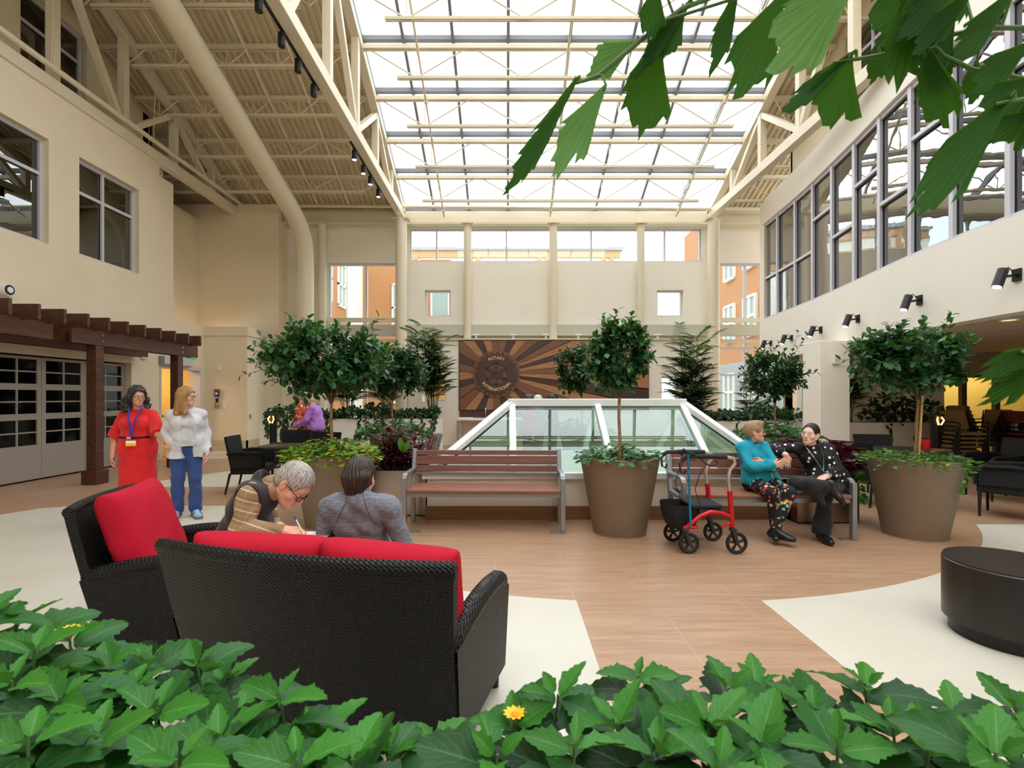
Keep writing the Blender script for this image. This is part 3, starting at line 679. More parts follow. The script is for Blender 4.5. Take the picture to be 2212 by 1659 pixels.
emb = [wood('emblem_mid', (104, 68, 48), (124, 84, 62), 0, 1), wood('emblem_dark', (62, 42, 34), (78, 54, 44), 0, 1)]
def disc(m, r0, r1, y0, y1, n=96, teeth=0, th=0):
    vs = []; fs = []
    for k in range(n):
        a = 2*math.pi*k/n; ro = r1
        if teeth and ((k*teeth*2)//n) % 2: ro = r1-th
        for r, y in ((r0, y1), (ro, y1), (ro, y0), (r0, y0)): vs.append((EX+r*math.sin(a), y, EZ+r*math.cos(a)))
    for k in range(n):
        for j in range(4): fs.append((k*4+j, k*4+(j+1) % 4, ((k+1) % n)*4+(j+1) % 4, ((k+1) % n)*4+j))
    m.add(vs, fs)
m = MB(); disc(m, .0, .72, 15.39, 15.36); m.build('emblem_disc', emb[0], mu)
m = MB(); disc(m, .53, .665, 15.37, 15.325, 192, 24, .07); disc(m, .42, .545, 15.37, 15.335); m.build('gear_ring', emb[1], mu)
m = MB(); disc(m, .315, .43, 15.37, 15.32); disc(m, .045, .1, 15.37, 15.31)
for k in range(6):
    a = math.pi*k/3; c, s_ = math.sin(a), math.cos(a)
    w0, w1 = .055, .035
    m.prism([(EX+c*.08-s_*w0, 15.37, EZ+s_*.08+c*w0), (EX+c*.08+s_*w0, 15.37, EZ+s_*.08-c*w0), (EX+c*.34+s_*w1, 15.37, EZ+s_*.34-c*w1), (EX+c*.34-s_*w1, 15.37, EZ+s_*.34+c*w1)], (0, -.05, 0))
m.build('gear_wheel', emb[1], mu)
def text_mesh(txt, size, depth, font=None):
    cu = bpy.data.curves.new('lettering', 'FONT'); cu.body = txt; cu.size = size; cu.extrude = depth; cu.align_x = 'CENTER'; cu.align_y = 'CENTER'; cu.resolution_u = 3
    cu.offset = size*.012
    o = bpy.data.objects.new('lettering', cu); C.objects.link(o); bpy.context.view_layer.update()
    me = bpy.data.meshes.new_from_object(o.evaluated_get(bpy.context.evaluated_depsgraph_get()))
    vs = [v.co.copy() for v in me.vertices]; fs = [tuple(p.vertices) for p in me.polygons]
    bpy.data.objects.remove(o); bpy.data.curves.remove(cu); bpy.data.meshes.remove(me); return vs, fs
m = MB()
def ringtext(txt, r, a0, a1, inward):
    adv = {'I': .6, 'A': 1.05, 'O': 1.15, 'N': 1.1, 'R': 1, 'T': .95, 'E': .9, 'L': .85, 'Y': 1}
    w = [adv.get(c, 1) for c in txt]; cs = []; s_ = 0
    for x in w: cs.append(s_+x/2); s_ += x
    for ch, c in zip(txt, cs):
        a = a0+(a1-a0)*c/s_
        vs, fs = text_mesh(ch, .135, .012)
        rot = -a if not inward else math.pi-a
        R = Matrix.Translation((EX+r*math.sin(a), 15.325, EZ+r*math.cos(a))) @ Matrix.Rotation(rot if not inward else -(a-math.pi), 4, 'Y').inverted() @ Matrix.Rotation(math.pi/2, 4, 'X')
        m.add([R @ v for v in vs], fs)
ringtext('ROTARY', .485, -.52, .52, False)
ringtext('INTERNATIONAL', .485, math.pi+1.02, math.pi-1.02, True)
m.build('lettering', mat('pale_gold_letter', (226, 190, 140), .4), mu)
# small picture lights over the mural
for i, x in enumerate((-2.75, -.95, .2, 1.2, 2.2, 3.3, 4.65, 5.6)):
    t = thing('ledge_bracket', '%s small white bracket lamp from the left along the ledge above the mural' % ORD[i].capitalize(), 'bracket lamp', (x, 15.5, 3.3), 'bracket lamps above the mural')
    m = MB(); m.boxmm((x-.03, 15.46, 3.29), (x+.03, 15.56, 3.38)); m.build('bracket', M['white'], t)
    m = MB(); m.boxmm((x-.1, 15.42, 3.38), (x+.1, 15.55, 3.43)); m.build('lamp_head', M['white'], t, bevel=.01)
# counter with sink under the mural
t = thing('sink_counter', 'white counter with inset sink on thin legs under the mural panel', 'counter', (-1, 15.0, 0))
m = MB(); m.boxmm((-1.45, 14.75, .80), (1.3, 15.44, .87)); m.build('worktop', M['white'], t, bevel=.01)
m = MB(); m.boxmm((-1.45, 15.41, .87), (1.3, 15.44, 1.05)); m.build('backsplash', M['pergola'], t)
for x in (-1.45, -1.3, 1.25): m = MB(); m.boxmm((x-.02, 14.8, 0), (x+.02, 14.84, .80)); m.build('leg', M['grey_metal'], t)
m = MB(); m.boxmm((-1.0, 14.85, .87), (-.3, 15.25, .875)); m.boxmm((-.95, 14.9, .66), (-.35, 15.2, .8)); m.build('sink_bowl', M['chrome'], t)
m = MB(); m.tube([(-.65, 15.3, .87), (-.65, 15.3, 1.09), (-.65, 15.26, 1.14), (-.65, 15.16, 1.14), (-.65, 15.13, 1.1)], .016, 8); m.build('faucet', M['chrome'], t, smooth=True)
# ---------------------------------------------------------------- benches
def make_bench(label, group):
    t = thing('bench', label, 'bench', (0, 0, 0), group)
    L = .88
    for s in (-1, 1):
        x = s*L; m = MB(); w = .05
        m.boxmm((x-w/2, -.3, 0), (x+w/2, -.235, .60)); m.build('leg', M['grey_metal'], t, bevel=.006)
        m = MB(); m.bar((x, .20, 0), (x, .21, .44), w, .06, (0, 1, 0)); m.bar((x, .21, .42), (x, .33, .86), w, .06, (0, 1, 0)); m.build('leg', M['grey_metal'], t, bevel=.006)
        m = MB(); pts = [(-.2675, .56), (-.25, .605), (-.2, .625), (.25, .625)]
        for (a, b), (c, d) in zip(pts[:-1], pts[1:]): m.bar((x, a, b), (x, c, d), w, .03, (1, 0, 0)) if False else m.prism([(x-w/2, a, b-.015), (x-w/2, c, d-.015), (x-w/2, c, d+.015), (x-w/2, a, b+.015)], (w, 0, 0))
        m.build('armrest', M['grey_metal'], t)
        m = MB(); m.boxmm((x-w/2, -.28, .40), (x+w/2, .22, .435)); m.build('seat_support', M['grey_metal'], t)
        for y in (-.27, .2): m = MB(); m.boxmm((x-s*.09-.05, y-.04, 0), (x-s*.09+.09 if s < 0 else x-s*.09+.05, y+.04, .012)); m.build('foot_plate', M['grey_metal'], t)
    m = MB(); m.boxmm((-L+.025, -.27, .385), (L-.025, -.25, .43)); m.boxmm((-L+.025, .15, .385), (L-.025, .17, .43)); m.build('seat_rail', M['grey_metal'], t)
    for k, y in enumerate((-.245, -.125, -.005, .115)):
        m = MB(); m.boxmm((-L+.028, y-.055, .435), (L-.028, y+.055, .47)); m.build('seat_slat', M['bench_seat'], t, bevel=.008)
    for a, b in ((.60, .675), (.685, .785), (.795, .85)):
        ya = .21+(a-.42)/.44*.12-.035; yb = .21+(b-.42)/.44*.12-.035; m = MB()
        m.prism([(-L+.03, ya, a), (-L+.03, yb, b), (-L+.03, yb-.03, b), (-L+.03, ya-.03, a)], (2*L-.06, 0, 0)); m.build('back_slat', M['bench_wood'], t, bevel=.006)
    m = MB(); m.boxmm((-L+.025, .2, .575), (L-.025, .24, .592)); m.build('back_rail', M['grey_metal'], t)
    return t
b1 = make_bench('empty slatted bench with grey metal arms in front of the glass lantern', 'slatted benches')
place(b1, (-.255, 5.83, 0), math.radians(-1.5))
b2 = dup(b1, (2.76, 5.56, 0), math.radians(-1.5), 'slatted bench with grey metal arms on which the two chatting women sit')
b3 = dup(b1, (-1.48, 7.95, 0), math.radians(-90), 'slatted bench behind the burgundy planter, seen end-on beside the lantern')
# ---------------------------------------------------------------- glass lantern on its curb
ln = thing('glass_lantern', 'low hipped glass lantern with thick white frame on a cream curb', 'skylight lantern', (1.2, 7.3, 0))
X0, X1, Y0, Y1, Z0 = -.98, 3.38, 6.16, 8.6, .55; RX0, RX1, RY, RZ = .08, 2.55, 7.38, 1.415
m = MB(); m.boxmm((X0, Y0, .16), (X1, Y0+.1, Z0-.05)); m.boxmm((X0, Y1-.1, .16), (X1, Y1, Z0-.05)); m.boxmm((X0, Y0+.1, .16), (X0+.1, Y1-.1, Z0-.05)); m.boxmm((X1-.1, Y0+.1, .16), (X1, Y1-.1, Z0-.05)); m.build('curb', M['plaster_white'], ln)
m = MB(); m.boxmm((X0-.02, Y0-.03, 0), (X1+.02, Y1+.03, .16)); m.build('plinth', M['plinth'], ln)
m = MB()
m.boxmm((X0-.05, Y0-.06, Z0-.05), (X1+.05, Y0+.12, Z0+.02)); m.boxmm((X0-.05, Y1-.12, Z0-.05), (X1+.05, Y1+.06, Z0+.02)); m.boxmm((X0-.05, Y0+.12, Z0-.05), (X0+.12, Y1-.12, Z0+.02)); m.boxmm((X1-.12, Y0+.12, Z0-.05), (X1+.05, Y1-.12, Z0+.02)); m.build('sill', M['white_frame'], ln)
A = [Vector((X0, Y0, Z0)), Vector((X1, Y0, Z0)), Vector((X1, Y1, Z0)), Vector((X0, Y1, Z0))]; R0 = Vector((RX0, RY, RZ)); R1 = Vector((RX1, RY, RZ))
for a, b in ((A[0], R0), (A[3], R0), (A[1], R1), (A[2], R1)): m = MB(); m.bar(a, b, .13, .10); m.build('hip_bar', M['white_frame'], ln, bevel=.008)
m = MB(); m.bar(R0-Vector((.06, 0, 0)), R1+Vector((.06, 0, 0)), .2, .11); m.build('ridge_bar', M['white_frame'], ln, bevel=.01)
for x in (RX0, (RX0+RX1)/2, RX1):
    for y in (Y0, Y1): m = MB(); m.bar((x, y, Z0), (x, RY, RZ), .085, .09); m.build('rafter_bar', M['white_frame'], ln, bevel=.006)
for vs in ([A[0], A[1], R1, R0], [A[2], A[3], R0, R1], [A[1], A[2], R1], [A[3], A[0], R0]):
    m = MB(); m.add(vs, [tuple(range(len(vs)))]); m.build('pane', M['glass_green'], ln)
m = MB()
for a, b in ((A[0], R0), (A[1], R1)):
    d = (b-a); m.bar(a+d*.12+Vector((0, -.0, -.02)), b-d*.04+Vector((0, 0, -.04)), .16, .02)
m.bar(R0+Vector((0, -.07, -.055)), R1+Vector((0, -.07, -.055)), .03, .02); m.build('gasket', M['alu_dark'], ln)
m = MB(); m.boxmm((X0+.1, Y0+.1, .16), (X1-.1, Y1-.1, .2)); m.build('inner_floor', M['white'], ln)
# ---------------------------------------------------------------- drum table
t = thing('drum_table', 'black round drum side table with a recessed base on the cream tiles', 'table', (3.15, 3.13, 0))
bw = wood('black_stained_wood', (22, 18, 17), (36, 31, 29), 2, 1, .35)
m = MB(); m.lathe([(.333, .085), (.338, .09), (.338, .455), (.33, .464)], 64, (3.15, 3.13, 0)); m.build('drum', bw, t, smooth=True)
m = MB(); m.lathe([(.305, 0), (.305, .085)], 64, (3.15, 3.13, 0)); m.build('base', M['black_metal'], t, smooth=True)
m = MB(); m.lathe([(.332, .464), (.332, .47)], 64, (3.15, 3.13, 0)); m.build('tabletop', bw, t, smooth=True)
# ---------------------------------------------------------------- wicker seating
def wicker(name, c1, c2, k=1.0):
    N = NT(name); tc = N.n('ShaderNodeTexCoord'); sp = N.n('ShaderNodeSeparateXYZ'); N.l(tc.outputs['Object'], sp.inputs[0])
    h = N.math('ADD', sp.outputs[0], sp.outputs[1])
    a = N.math('SINE', N.math('MULTIPLY', h, 250*k)); b = N.math('SINE', N.math('MULTIPLY', sp.outputs[2], 390*k))
    ab = N.math('MULTIPLY', a, b); f = N.math('MULTIPLY_ADD', ab, .5, .5)
    fl = N.math('ABSOLUTE', N.math('SINE', N.math('MULTIPLY', sp.outputs[2], 195*k)))
    f = N.math('MULTIPLY', f, N.math('MULTIPLY_ADD', fl, .5, .5))
    N.l(N.ramp(f, [(.05, c1), (.8, c2)]), N.b.inputs['Base Color']); N.b.inputs['Roughness'].default_value = .45; N.b.inputs['Specular IOR Level'].default_value = .3
    N.bump(f, .9, .006); return N.m
M['wicker'] = wicker('dark_brown_wicker', (4, 4, 4), (23, 19, 17))
M['wicker_black'] = wicker('black_wicker', (5, 5, 6), (21, 20, 22))
M['red'] = mat('red_cushion_fabric', (184, 22, 46), .85, var=.03, vs=2, bump=.12, bs=500, spec=.2)
def cushion_mesh(w, d, h, puff=.35, nx=18, ny=18, seed=0):
    # rounded box cushion centred at origin with soft edges and slight sag
    m = MB(); vs = []; rr = random.Random(seed); ph = [rr.uniform(0, 6) for _ in range(6)]
    def pt(u, v, s):
        x = u*2-1; y = v*2-1
        ex = 1-abs(x)**6; ey = 1-abs(y)**6
        e = max(0.0, ex*ey)**.35
        z = s*h/2*(.55*e + .45*(e*(1-.35*(x*x+y*y)/2)*1.25)) if e > 0 else 0
        pin = 1-.035*(1-abs(y)**2) if abs(x) > .99 else 1
        wob = .006*math.sin(5*x+ph[0]+3*y)*math.sin(4*y+ph[1])
        return (x*w/2*(1-.03*(1-y*y)*(abs(x)**8)), y*d/2*(1-.03*(1-x*x)*(abs(y)**8)), z+s*wob*e)
    for s in (1, -1):
        g = MB(); g.grid(lambda u, v: pt(.5-.5*math.cos(math.pi*u), .5-.5*math.cos(math.pi*v), s), nx, ny)
        if s < 0: g.f = [tuple(reversed(f)) for f in g.f]
        m.join(g)
    # weld
    bm = bmesh.new(); 
    bv = [bm.verts.new(v) for v in m.v]
    for f in m.f:
        try: bm.faces.new([bv[i] for i in f])
        except ValueError: pass
    bmesh.ops.remove_doubles(bm, verts=bm.verts, dist=1e-5)
    bm.verts.index_update(); r = MB(); r.v = [tuple(v.co) for v in bm.verts]; r.f = [tuple(v.index for v in f.verts) for f in bm.faces]; r.mi = [0]*len(r.f); bm.free(); return r
def cushion(mtx, w, d, h, label, seed=0, group=None):
    m = cushion_mesh(w, d, h, seed=seed); m.xf(mtx)
    o = m.build('cushion', M['red'], smooth=True, angle=180); tag(o, label, 'cushion', group)
    return o
def wicker_sofa(name, label, cat, w, loc, rz, mt, depth=.78, bow=.07, htop=.86, ah=.43):
    """front = +y, back panel bowed towards -y"""
    t = thing(name, label, cat, (0, 0, 0)); hw = w/2
    def back(u, v, off):
        x = (u*2-1)*hw*(.94+.06*v**1.5); z = .1+v*(htop-.1)
        y = .12*(1-v)**1.5 - bow*(1-(u*2-1)**2)*(.5+.5*v) - .05*v*v + off
        return (x, y, z)
    m = MB(); m.grid(lambda u, v: back(u, v, 0), 24, 14); g = MB(); g.grid(lambda u, v: back(u, v, .05), 24, 14); g.f = [tuple(reversed(f)) for f in g.f]; m.join(g)
    for u in (0, 1):
        g = MB(); g.grid(lambda a, b: back(u, b, a*.05), 1, 14); m.join(g)
    m.build('back_panel', mt, t, smooth=True)
    m = MB(); m.tube([back(i/24, 1, .025) for i in range(25)], .03, 10); m.build('top_rim', mt, t, smooth=True)
    for s in (-1, 1):
        def arm(u, v, off):                       # u: back->front, v: bottom->top
            y = .02+u*(depth-.04) + (.1-.1*u)*(1-v)
            x = s*(hw*(.955+.03*v) + .03*u + off); z = .1+v*(ah + .06*math.sin(u*2.6))
            if u > .85: z = .1+v*(ah+.06*math.sin(.85*2.6)-.5*(u-.85)**1.5*2)
            return (x, y, z)
        m = MB(); m.grid(lambda a, b: arm(a, b, 0), 14, 10); g = MB(); g.grid(lambda a, b: arm(a, b, -.075), 14, 10); g.f = [tuple(reversed(f)) for f in g.f]; m.join(g)
        g = MB(); g.grid(lambda a, b: arm(a, 1, -.075*b), 14, 1); m.join(g); g = MB(); g.grid(lambda a, b: arm(1, a, -.075*b), 10, 1); m.join(g)
        m.build('arm_panel', mt, t, smooth=True)
        m = MB(); m.tube([Vector(arm(i/14, 1, -.0375))+Vector((0, 0, .004)) for i in range(15)], [.02]+[.045]*13+[.03], 10); m.build('arm_rim', mt, t, smooth=True)
    m = MB(); m.boxmm((-hw*.93, .1, .12), (hw*.93, depth-.03, .28)); m.build('seat_base', mt, t)
    for x in (-1, 1):
        for y in (.13, depth-.06):
            m = MB(); m.tube([(x*hw*.93, y, 0), (x*hw*.93, y, .14)], [.02, .026], 8); m.build('leg', M['black_metal'], t)
    place(t, loc, rz); return t
SR = math.radians(-13.3); SC_ = Vector((-.835, 2.04, 0))
wicker_sofa('wicker_loveseat', 'dark brown wicker loveseat seen from behind with red cushions', 'sofa', 1.34, SC_, SR, M['wicker'])
SM = Matrix.Translation(SC_) @ Matrix.Rotation(SR, 4, 'Z')
for k, s in enumerate((-1, 1)):
    mt = SM @ Matrix.Translation((s*.315, .19, .615)) @ Matrix.Rotation(math.radians(-s*4), 4, 'Z') @ Matrix.Rotation(math.radians(101), 4, 'X')
    cushion(mt, .64, .54, .2, 'red back cushion at the %s end of the wicker loveseat' % ('far left', 'right arm')[k], k+1, 'loveseat back cushions')
    mt = SM @ Matrix.Translation((s*.3, .5, .36)); cushion(mt, .58, .46, .17, 'red seat cushion %s of the wicker loveseat' % ('under the man in the vest at the left', 'beside the right arm')[k], k+5, 'loveseat seat cushions')
CRZ = math.radians(-75); CL = Vector((-2.46, 3.12, 0))
wicker_sofa('wicker_armchair', 'dark brown wicker armchair with one red cushion at the far left', 'armchair', .80, CL, CRZ, M['wicker'], .74, .05, .87, .39)
CM = Matrix.Translation(CL) @ Matrix.Rotation(CRZ, 4, 'Z')
cushion(CM @ Matrix.Translation((0, .19, .66)) @ Matrix.Rotation(math.radians(110), 4, 'X'), .66, .6, .2, 'red back cushion leaning in the wicker armchair', 9)
cushion(CM @ Matrix.Translation((0, .44, .36)), .64, .56, .17, 'red seat cushion of the wicker armchair', 11)
# dining chairs and tables
def dining_chair(label, group):
    t = thing('wicker_dining_chair', label, 'chair', (0, 0, 0), group); w = .28
    def back(u, v, off): return ((u*2-1)*w*(.9+.1*v), -.22-.10*v-.02*(1-(u*2-1)**2)+off, .3+v*.58)
    m = MB(); m.grid(lambda a, b: back(a, b, 0), 8, 8); g = MB(); g.grid(lambda a, b: back(a, b, .035), 8, 8); g.f = [tuple(reversed(f)) for f in g.f]; m.join(g)
    for u in (0, 1): g = MB(); g.grid(lambda a, b: back(u, b, a*.035), 1, 8); m.join(g)
    g = MB(); g.grid(lambda a, b: back(a, 1, b*.035), 8, 1); m.join(g)
    m.build('backrest', M['wicker_black'], t, smooth=True)
    m = MB(); m.boxmm((-w*.95, -.24, .3), (w*.95, .25, .43)); m.build('seat', M['wicker_black'], t, bevel=.02)
    for s in (-1, 1):
        m = MB(); m.tube([(s*(w+.0), -.27, .62), (s*(w+.02), -.1, .645), (s*(w+.02), .2, .63), (s*(w+.01), .25, .58), (s*w*.95, .25, .4)], .025, 8); m.build('armrest', M['wicker_black'], t, smooth=True)
        m = MB(); m.boxmm((s*w-.015 if s > 0 else s*w-.01, -.22, .4), (s*w+.01 if s > 0 else s*w+.015, .22, .63)); m.build('side_panel', M['wicker_black'], t)
        for y in (-.25, .22): m = MB(); m.tube([(s*w*.92, y-(.06 if y < 0 else 0), 0), (s*w*.9, y+(.01 if y < 0 else 0), .32)], [.014, .02], 8); m.build('leg', M['wicker_black'], t)
    return t
d0 = dining_chair('black wicker chair nearest the walking women, seen side-on at the round table', 'wicker dining chairs'); place(d0, (-4.05, 8.0, 0), math.radians(-82))
G = 'wicker dining chairs'
for loc, rz, lb in (((-3.95, 9.1, 0), 175, 'black wicker chair in front of the couple at the white planter'), ((-3.25, 8.55, 0), 160, 'black wicker chair behind the yellow-leaved pot'),
    ((5.05, 7.15, 0), -62, 'black wicker chair directly behind the pot by the pillar'), ((5.95, 8.0, 0), 165, 'black wicker chair on the far side of the dark table'),
    ((6.28, 6.3, 0), 38, 'large black wicker chair seen from behind at the right picture edge'), ((7.2, 7.4, 0), 80, 'black wicker chair behind the large one at the picture edge')):
    dup(d0, loc, math.radians(rz), lb, G)
def rtable(label, r, loc, group):
    t = thing('round_table', label, 'table', loc, group); x, y, _ = loc
    m = MB(); m.lathe([(r-.01, .715), (r, .72), (r, .745), (r-.01, .75)], 40, (x, y, 0)); m.build('tabletop', M['black_metal'], t, smooth=True)
    m = MB(); m.lathe([(.04, .02), (.04, .715)], 16, (x, y, 0)); m.build('pedestal', M['black_metal'], t, smooth=True)
    m = MB(); m.lathe([(.26, 0), (.26, .015), (.05, .03)], 32, (x, y, 0)); m.build('base', M['black_metal'], t, smooth=True)
rtable('round black table among wicker chairs behind the yellow-leaved pot', .42, (-3.38, 7.75, 0), 'round black tables')
rtable('round black table behind the pot by the pillar', .5, (5.75, 7.2, 0), 'round black tables')
# stacked chairs under the balcony
M['tan_fabric'] = mat('tan_chair_fabric', (150, 126, 92), .8, var=.06, vs=20)
M['maroon_fabric'] = mat('maroon_chair_fabric', (112, 50, 48), .8, var=.06, vs=20)
def stack_chair(fab, label, group):
    t = thing('stacking_chair', label, 'chair', (0, 0, 0), group)
    m = MB(); m.box((0, 0, .45), (.46, .46, .05)); m.build('seat', fab, t, bevel=.02)
    m = MB(); m.grid(lambda u, v: ((u-.5)*.44, -.24-.12*v-.04*(1-(2*u-1)**2), .52+.36*v), 8, 6); g = MB(); g.grid(lambda u, v: ((u-.5)*.44, -.2-.12*v-.04*(1-(2*u-1)**2), .52+.36*v), 8, 6); m.join(g); m.build('backrest', fab, t, smooth=True)
    for s in (-1, 1):
        m = MB(); x = s*.25
        m.tube([(x, .24, 0), (x, .24, .64), (x, .2, .67), (x, -.2, .67), (x, -.27, .7)], .013, 6); m.tube([(x, -.3, 0), (x, -.24, .45), (x, -.34, .86)], .013, 6); m.build('frame', M['black_metal'], t)
    return t
c0 = stack_chair(M['tan_fabric'], 'x', 'stacked chairs'); c1 = stack_chair(M['maroon_fabric'], 'x', 'stacked chairs'); used = {}
STK = [((9.75, 11.0), 95, c0, 6, 'in the tall stack by the white wall end'), ((8.9, 9.9), 172, c0, 5, 'in the stack beside the torch light'), ((10.6, 10.9), 120, c0, 5, 'in the stack before the middle yellow panel'), ((9.85, 9.6), 185, c1, 5, 'in the maroon stack under the radio'), ((11.2, 10.4), 150, c0, 4, 'in the stack at the right picture edge'), ((10.7, 9.2), 190, c1, 3, 'in the low maroon stack at the right picture edge')]
for (x, y), rz, proto, n, where in STK:
    fx, fy = -math.sin(math.radians(rz)), math.cos(math.radians(rz))
    for k in range(n):
        lb = '%s chair from the bottom %s' % (ORD[k], where); lo = (x+fx*.04*k, y+fy*.04*k, .085*k)
        if proto.name not in used: used[proto.name] = 1; place(proto, lo, math.radians(rz)); proto['label'] = lb
        else: dup(proto, lo, math.radians(rz), lb, 'stacked chairs')
t = thing('portable_radio', 'silver portable radio with two round speakers on the maroon chair stack', 'radio', (9.85, 9.6, .815))
m = MB(); m.box((9.85, 9.55, .93), (.46, .16, .2)); m.build('case', M['grey_metal'], t, bevel=.06, segs=4)
for x in (9.7, 10.0): m = MB(); m.tube([(x, 9.47, .93), (x, 9.462, .93)], .075, 20); m.build('speaker_cone', M['black_metal'], t)
m = MB(); m.boxmm((9.79, 9.455, .9), (9.91, 9.475, .98)); m.build('display', M['alu_dark'], t)
t = thing('paper_cup', 'red cup standing on the dark table behind the pot by the pillar', 'cup', (6.05, 7.25, .75))
m = MB(); m.lathe([(.045, .75), (.058, .89)], 20, (6.05, 7.25, 0)); m.build('cup_body', mat('red_cup', (214, 24, 40), .5), t, smooth=True); m = MB(); m.lathe([(.06, .89), (.06, .905)], 20, (6.05, 7.25, 0)); m.build('lid', M['black_metal'], t)
# torch lights with glowing filament bulbs
def torch(x, y, h, label):
    t = thing('torch_light', label, 'torch light', (x, y, 0), 'torch lights')
    m = MB(); m.lathe([(.14, 0), (.14, .03), (.075, .06), (.075, h-.1)], 20, (x, y, 0)); m.build('post', M['black_metal'], t, smooth=True)
    m = MB(); m.lathe([(.075, h-.1), (.1, h-.03), (.13, h+.0), (.13, h+.02)], 24, (x, y, 0)); m.build('bowl', M['black_metal'], t, smooth=True)
    f = mat('glowing_filament', (255, 190, 110), .4, emit=(255, 170, 80), es=7)
    for k in (-1, 1): m = MB(); m.tube([(x+k*.03, y-.085, h-.02), (x+k*.06, y-.11, h-.09), (x+k*.02, y-.095, h-.17)], .012, 8); m.build('bulb', f, t, smooth=True)
torch(-4.93, 10.6, 1.12, 'black torch light with glowing filament by the white planter')
torch(7.85, 9.2, 1.16, 'black torch light with glowing filament beside the stacked chairs')
# ---------------------------------------------------------------- planters (metal boxes); plants are added later
def metal(name, c, rough=.28):
    N = NT(name); N.b.inputs['Metallic'].default_value = 1; v = N.co(scale=(1, 1, 90)); f = N.noise(v, 3, 3)
    k = lambda q: tuple(min(255, x*q) for x in c)
    N.l(N.ramp(f, [(.3, k(.94)), (.7, k(1.04))]), N.b.inputs['Base Color']); N.b.inputs['Roughness'].default_value = rough; return N.m
M['steel'] = metal('brushed_steel', (206, 196, 184)); M['bronze'] = metal('bronze_steel', (158, 138, 122), .3)
def boxplanter(name, label, a, b, h, m_, soil=True, lip=.03, group=None):
    t = thing(name, label, 'planter', ((a[0]+b[0])/2, (a[1]+b[1])/2, 0), group)
    m = MB()
    m.boxmm((a[0], a[1], .02), (b[0], a[1]+lip, h)); m.boxmm((a[0], b[1]-lip, .02), (b[0], b[1], h)); m.boxmm((a[0], a[1]+lip, .02), (a[0]+lip, b[1]-lip, h)); m.boxmm((b[0]-lip, a[1]+lip, .02), (b[0], b[1]-lip, h)); m.build('box', m_, t)
    m = MB(); m.boxmm((a[0]+.02, a[1]+.02, 0), (b[0]-.02, b[1]-.02, .05)); m.build('base', M['alu_dark'], t)
    m = MB(); m.boxmm((a[0]+lip, a[1]+lip, .05), (b[0]-lip, b[1]-lip, h-.05)); m.build('soil', M['soil'], t)
    return t
PL1 = boxplanter('planter_box', 'brushed steel box planter full of burgundy leaves beside the empty bench', (-1.75, 6.3), (-1.02, 7.0), .57, M['steel'])
PL2 = boxplanter('planter_box', 'bronze steel box planter with twisting burgundy leaves behind the bench end', (3.43, 5.93), (4.16, 6.6), .58, M['bronze'])
PW1 = boxplanter('planter_trough', 'long white planter trough under the tall bay left of the mural', (-6.4, 13.0), (-1.75, 13.7), .93, M['white'])
PW2 = boxplanter('planter_trough', 'long white planter trough under the bay beside the curved wall', (4.9, 12.4), (7.35, 13.05), .9, M['white'], lip=.02)
PW3 = boxplanter('planter_trough', 'glossy marbled white planter trough behind the pillar', (7.0, 10.7), (9.5, 11.4), .95, mat('marbled_white_panel', (226, 220, 212), .12, var=.06, vs=2.2))
# foreground planter the camera looks over
PF = boxplanter('planter_trough', 'timber planter trough holding the leafy plants at the bottom picture edge', (-1.5, .45), (2.6, 1.25), .56, M['pergola'])
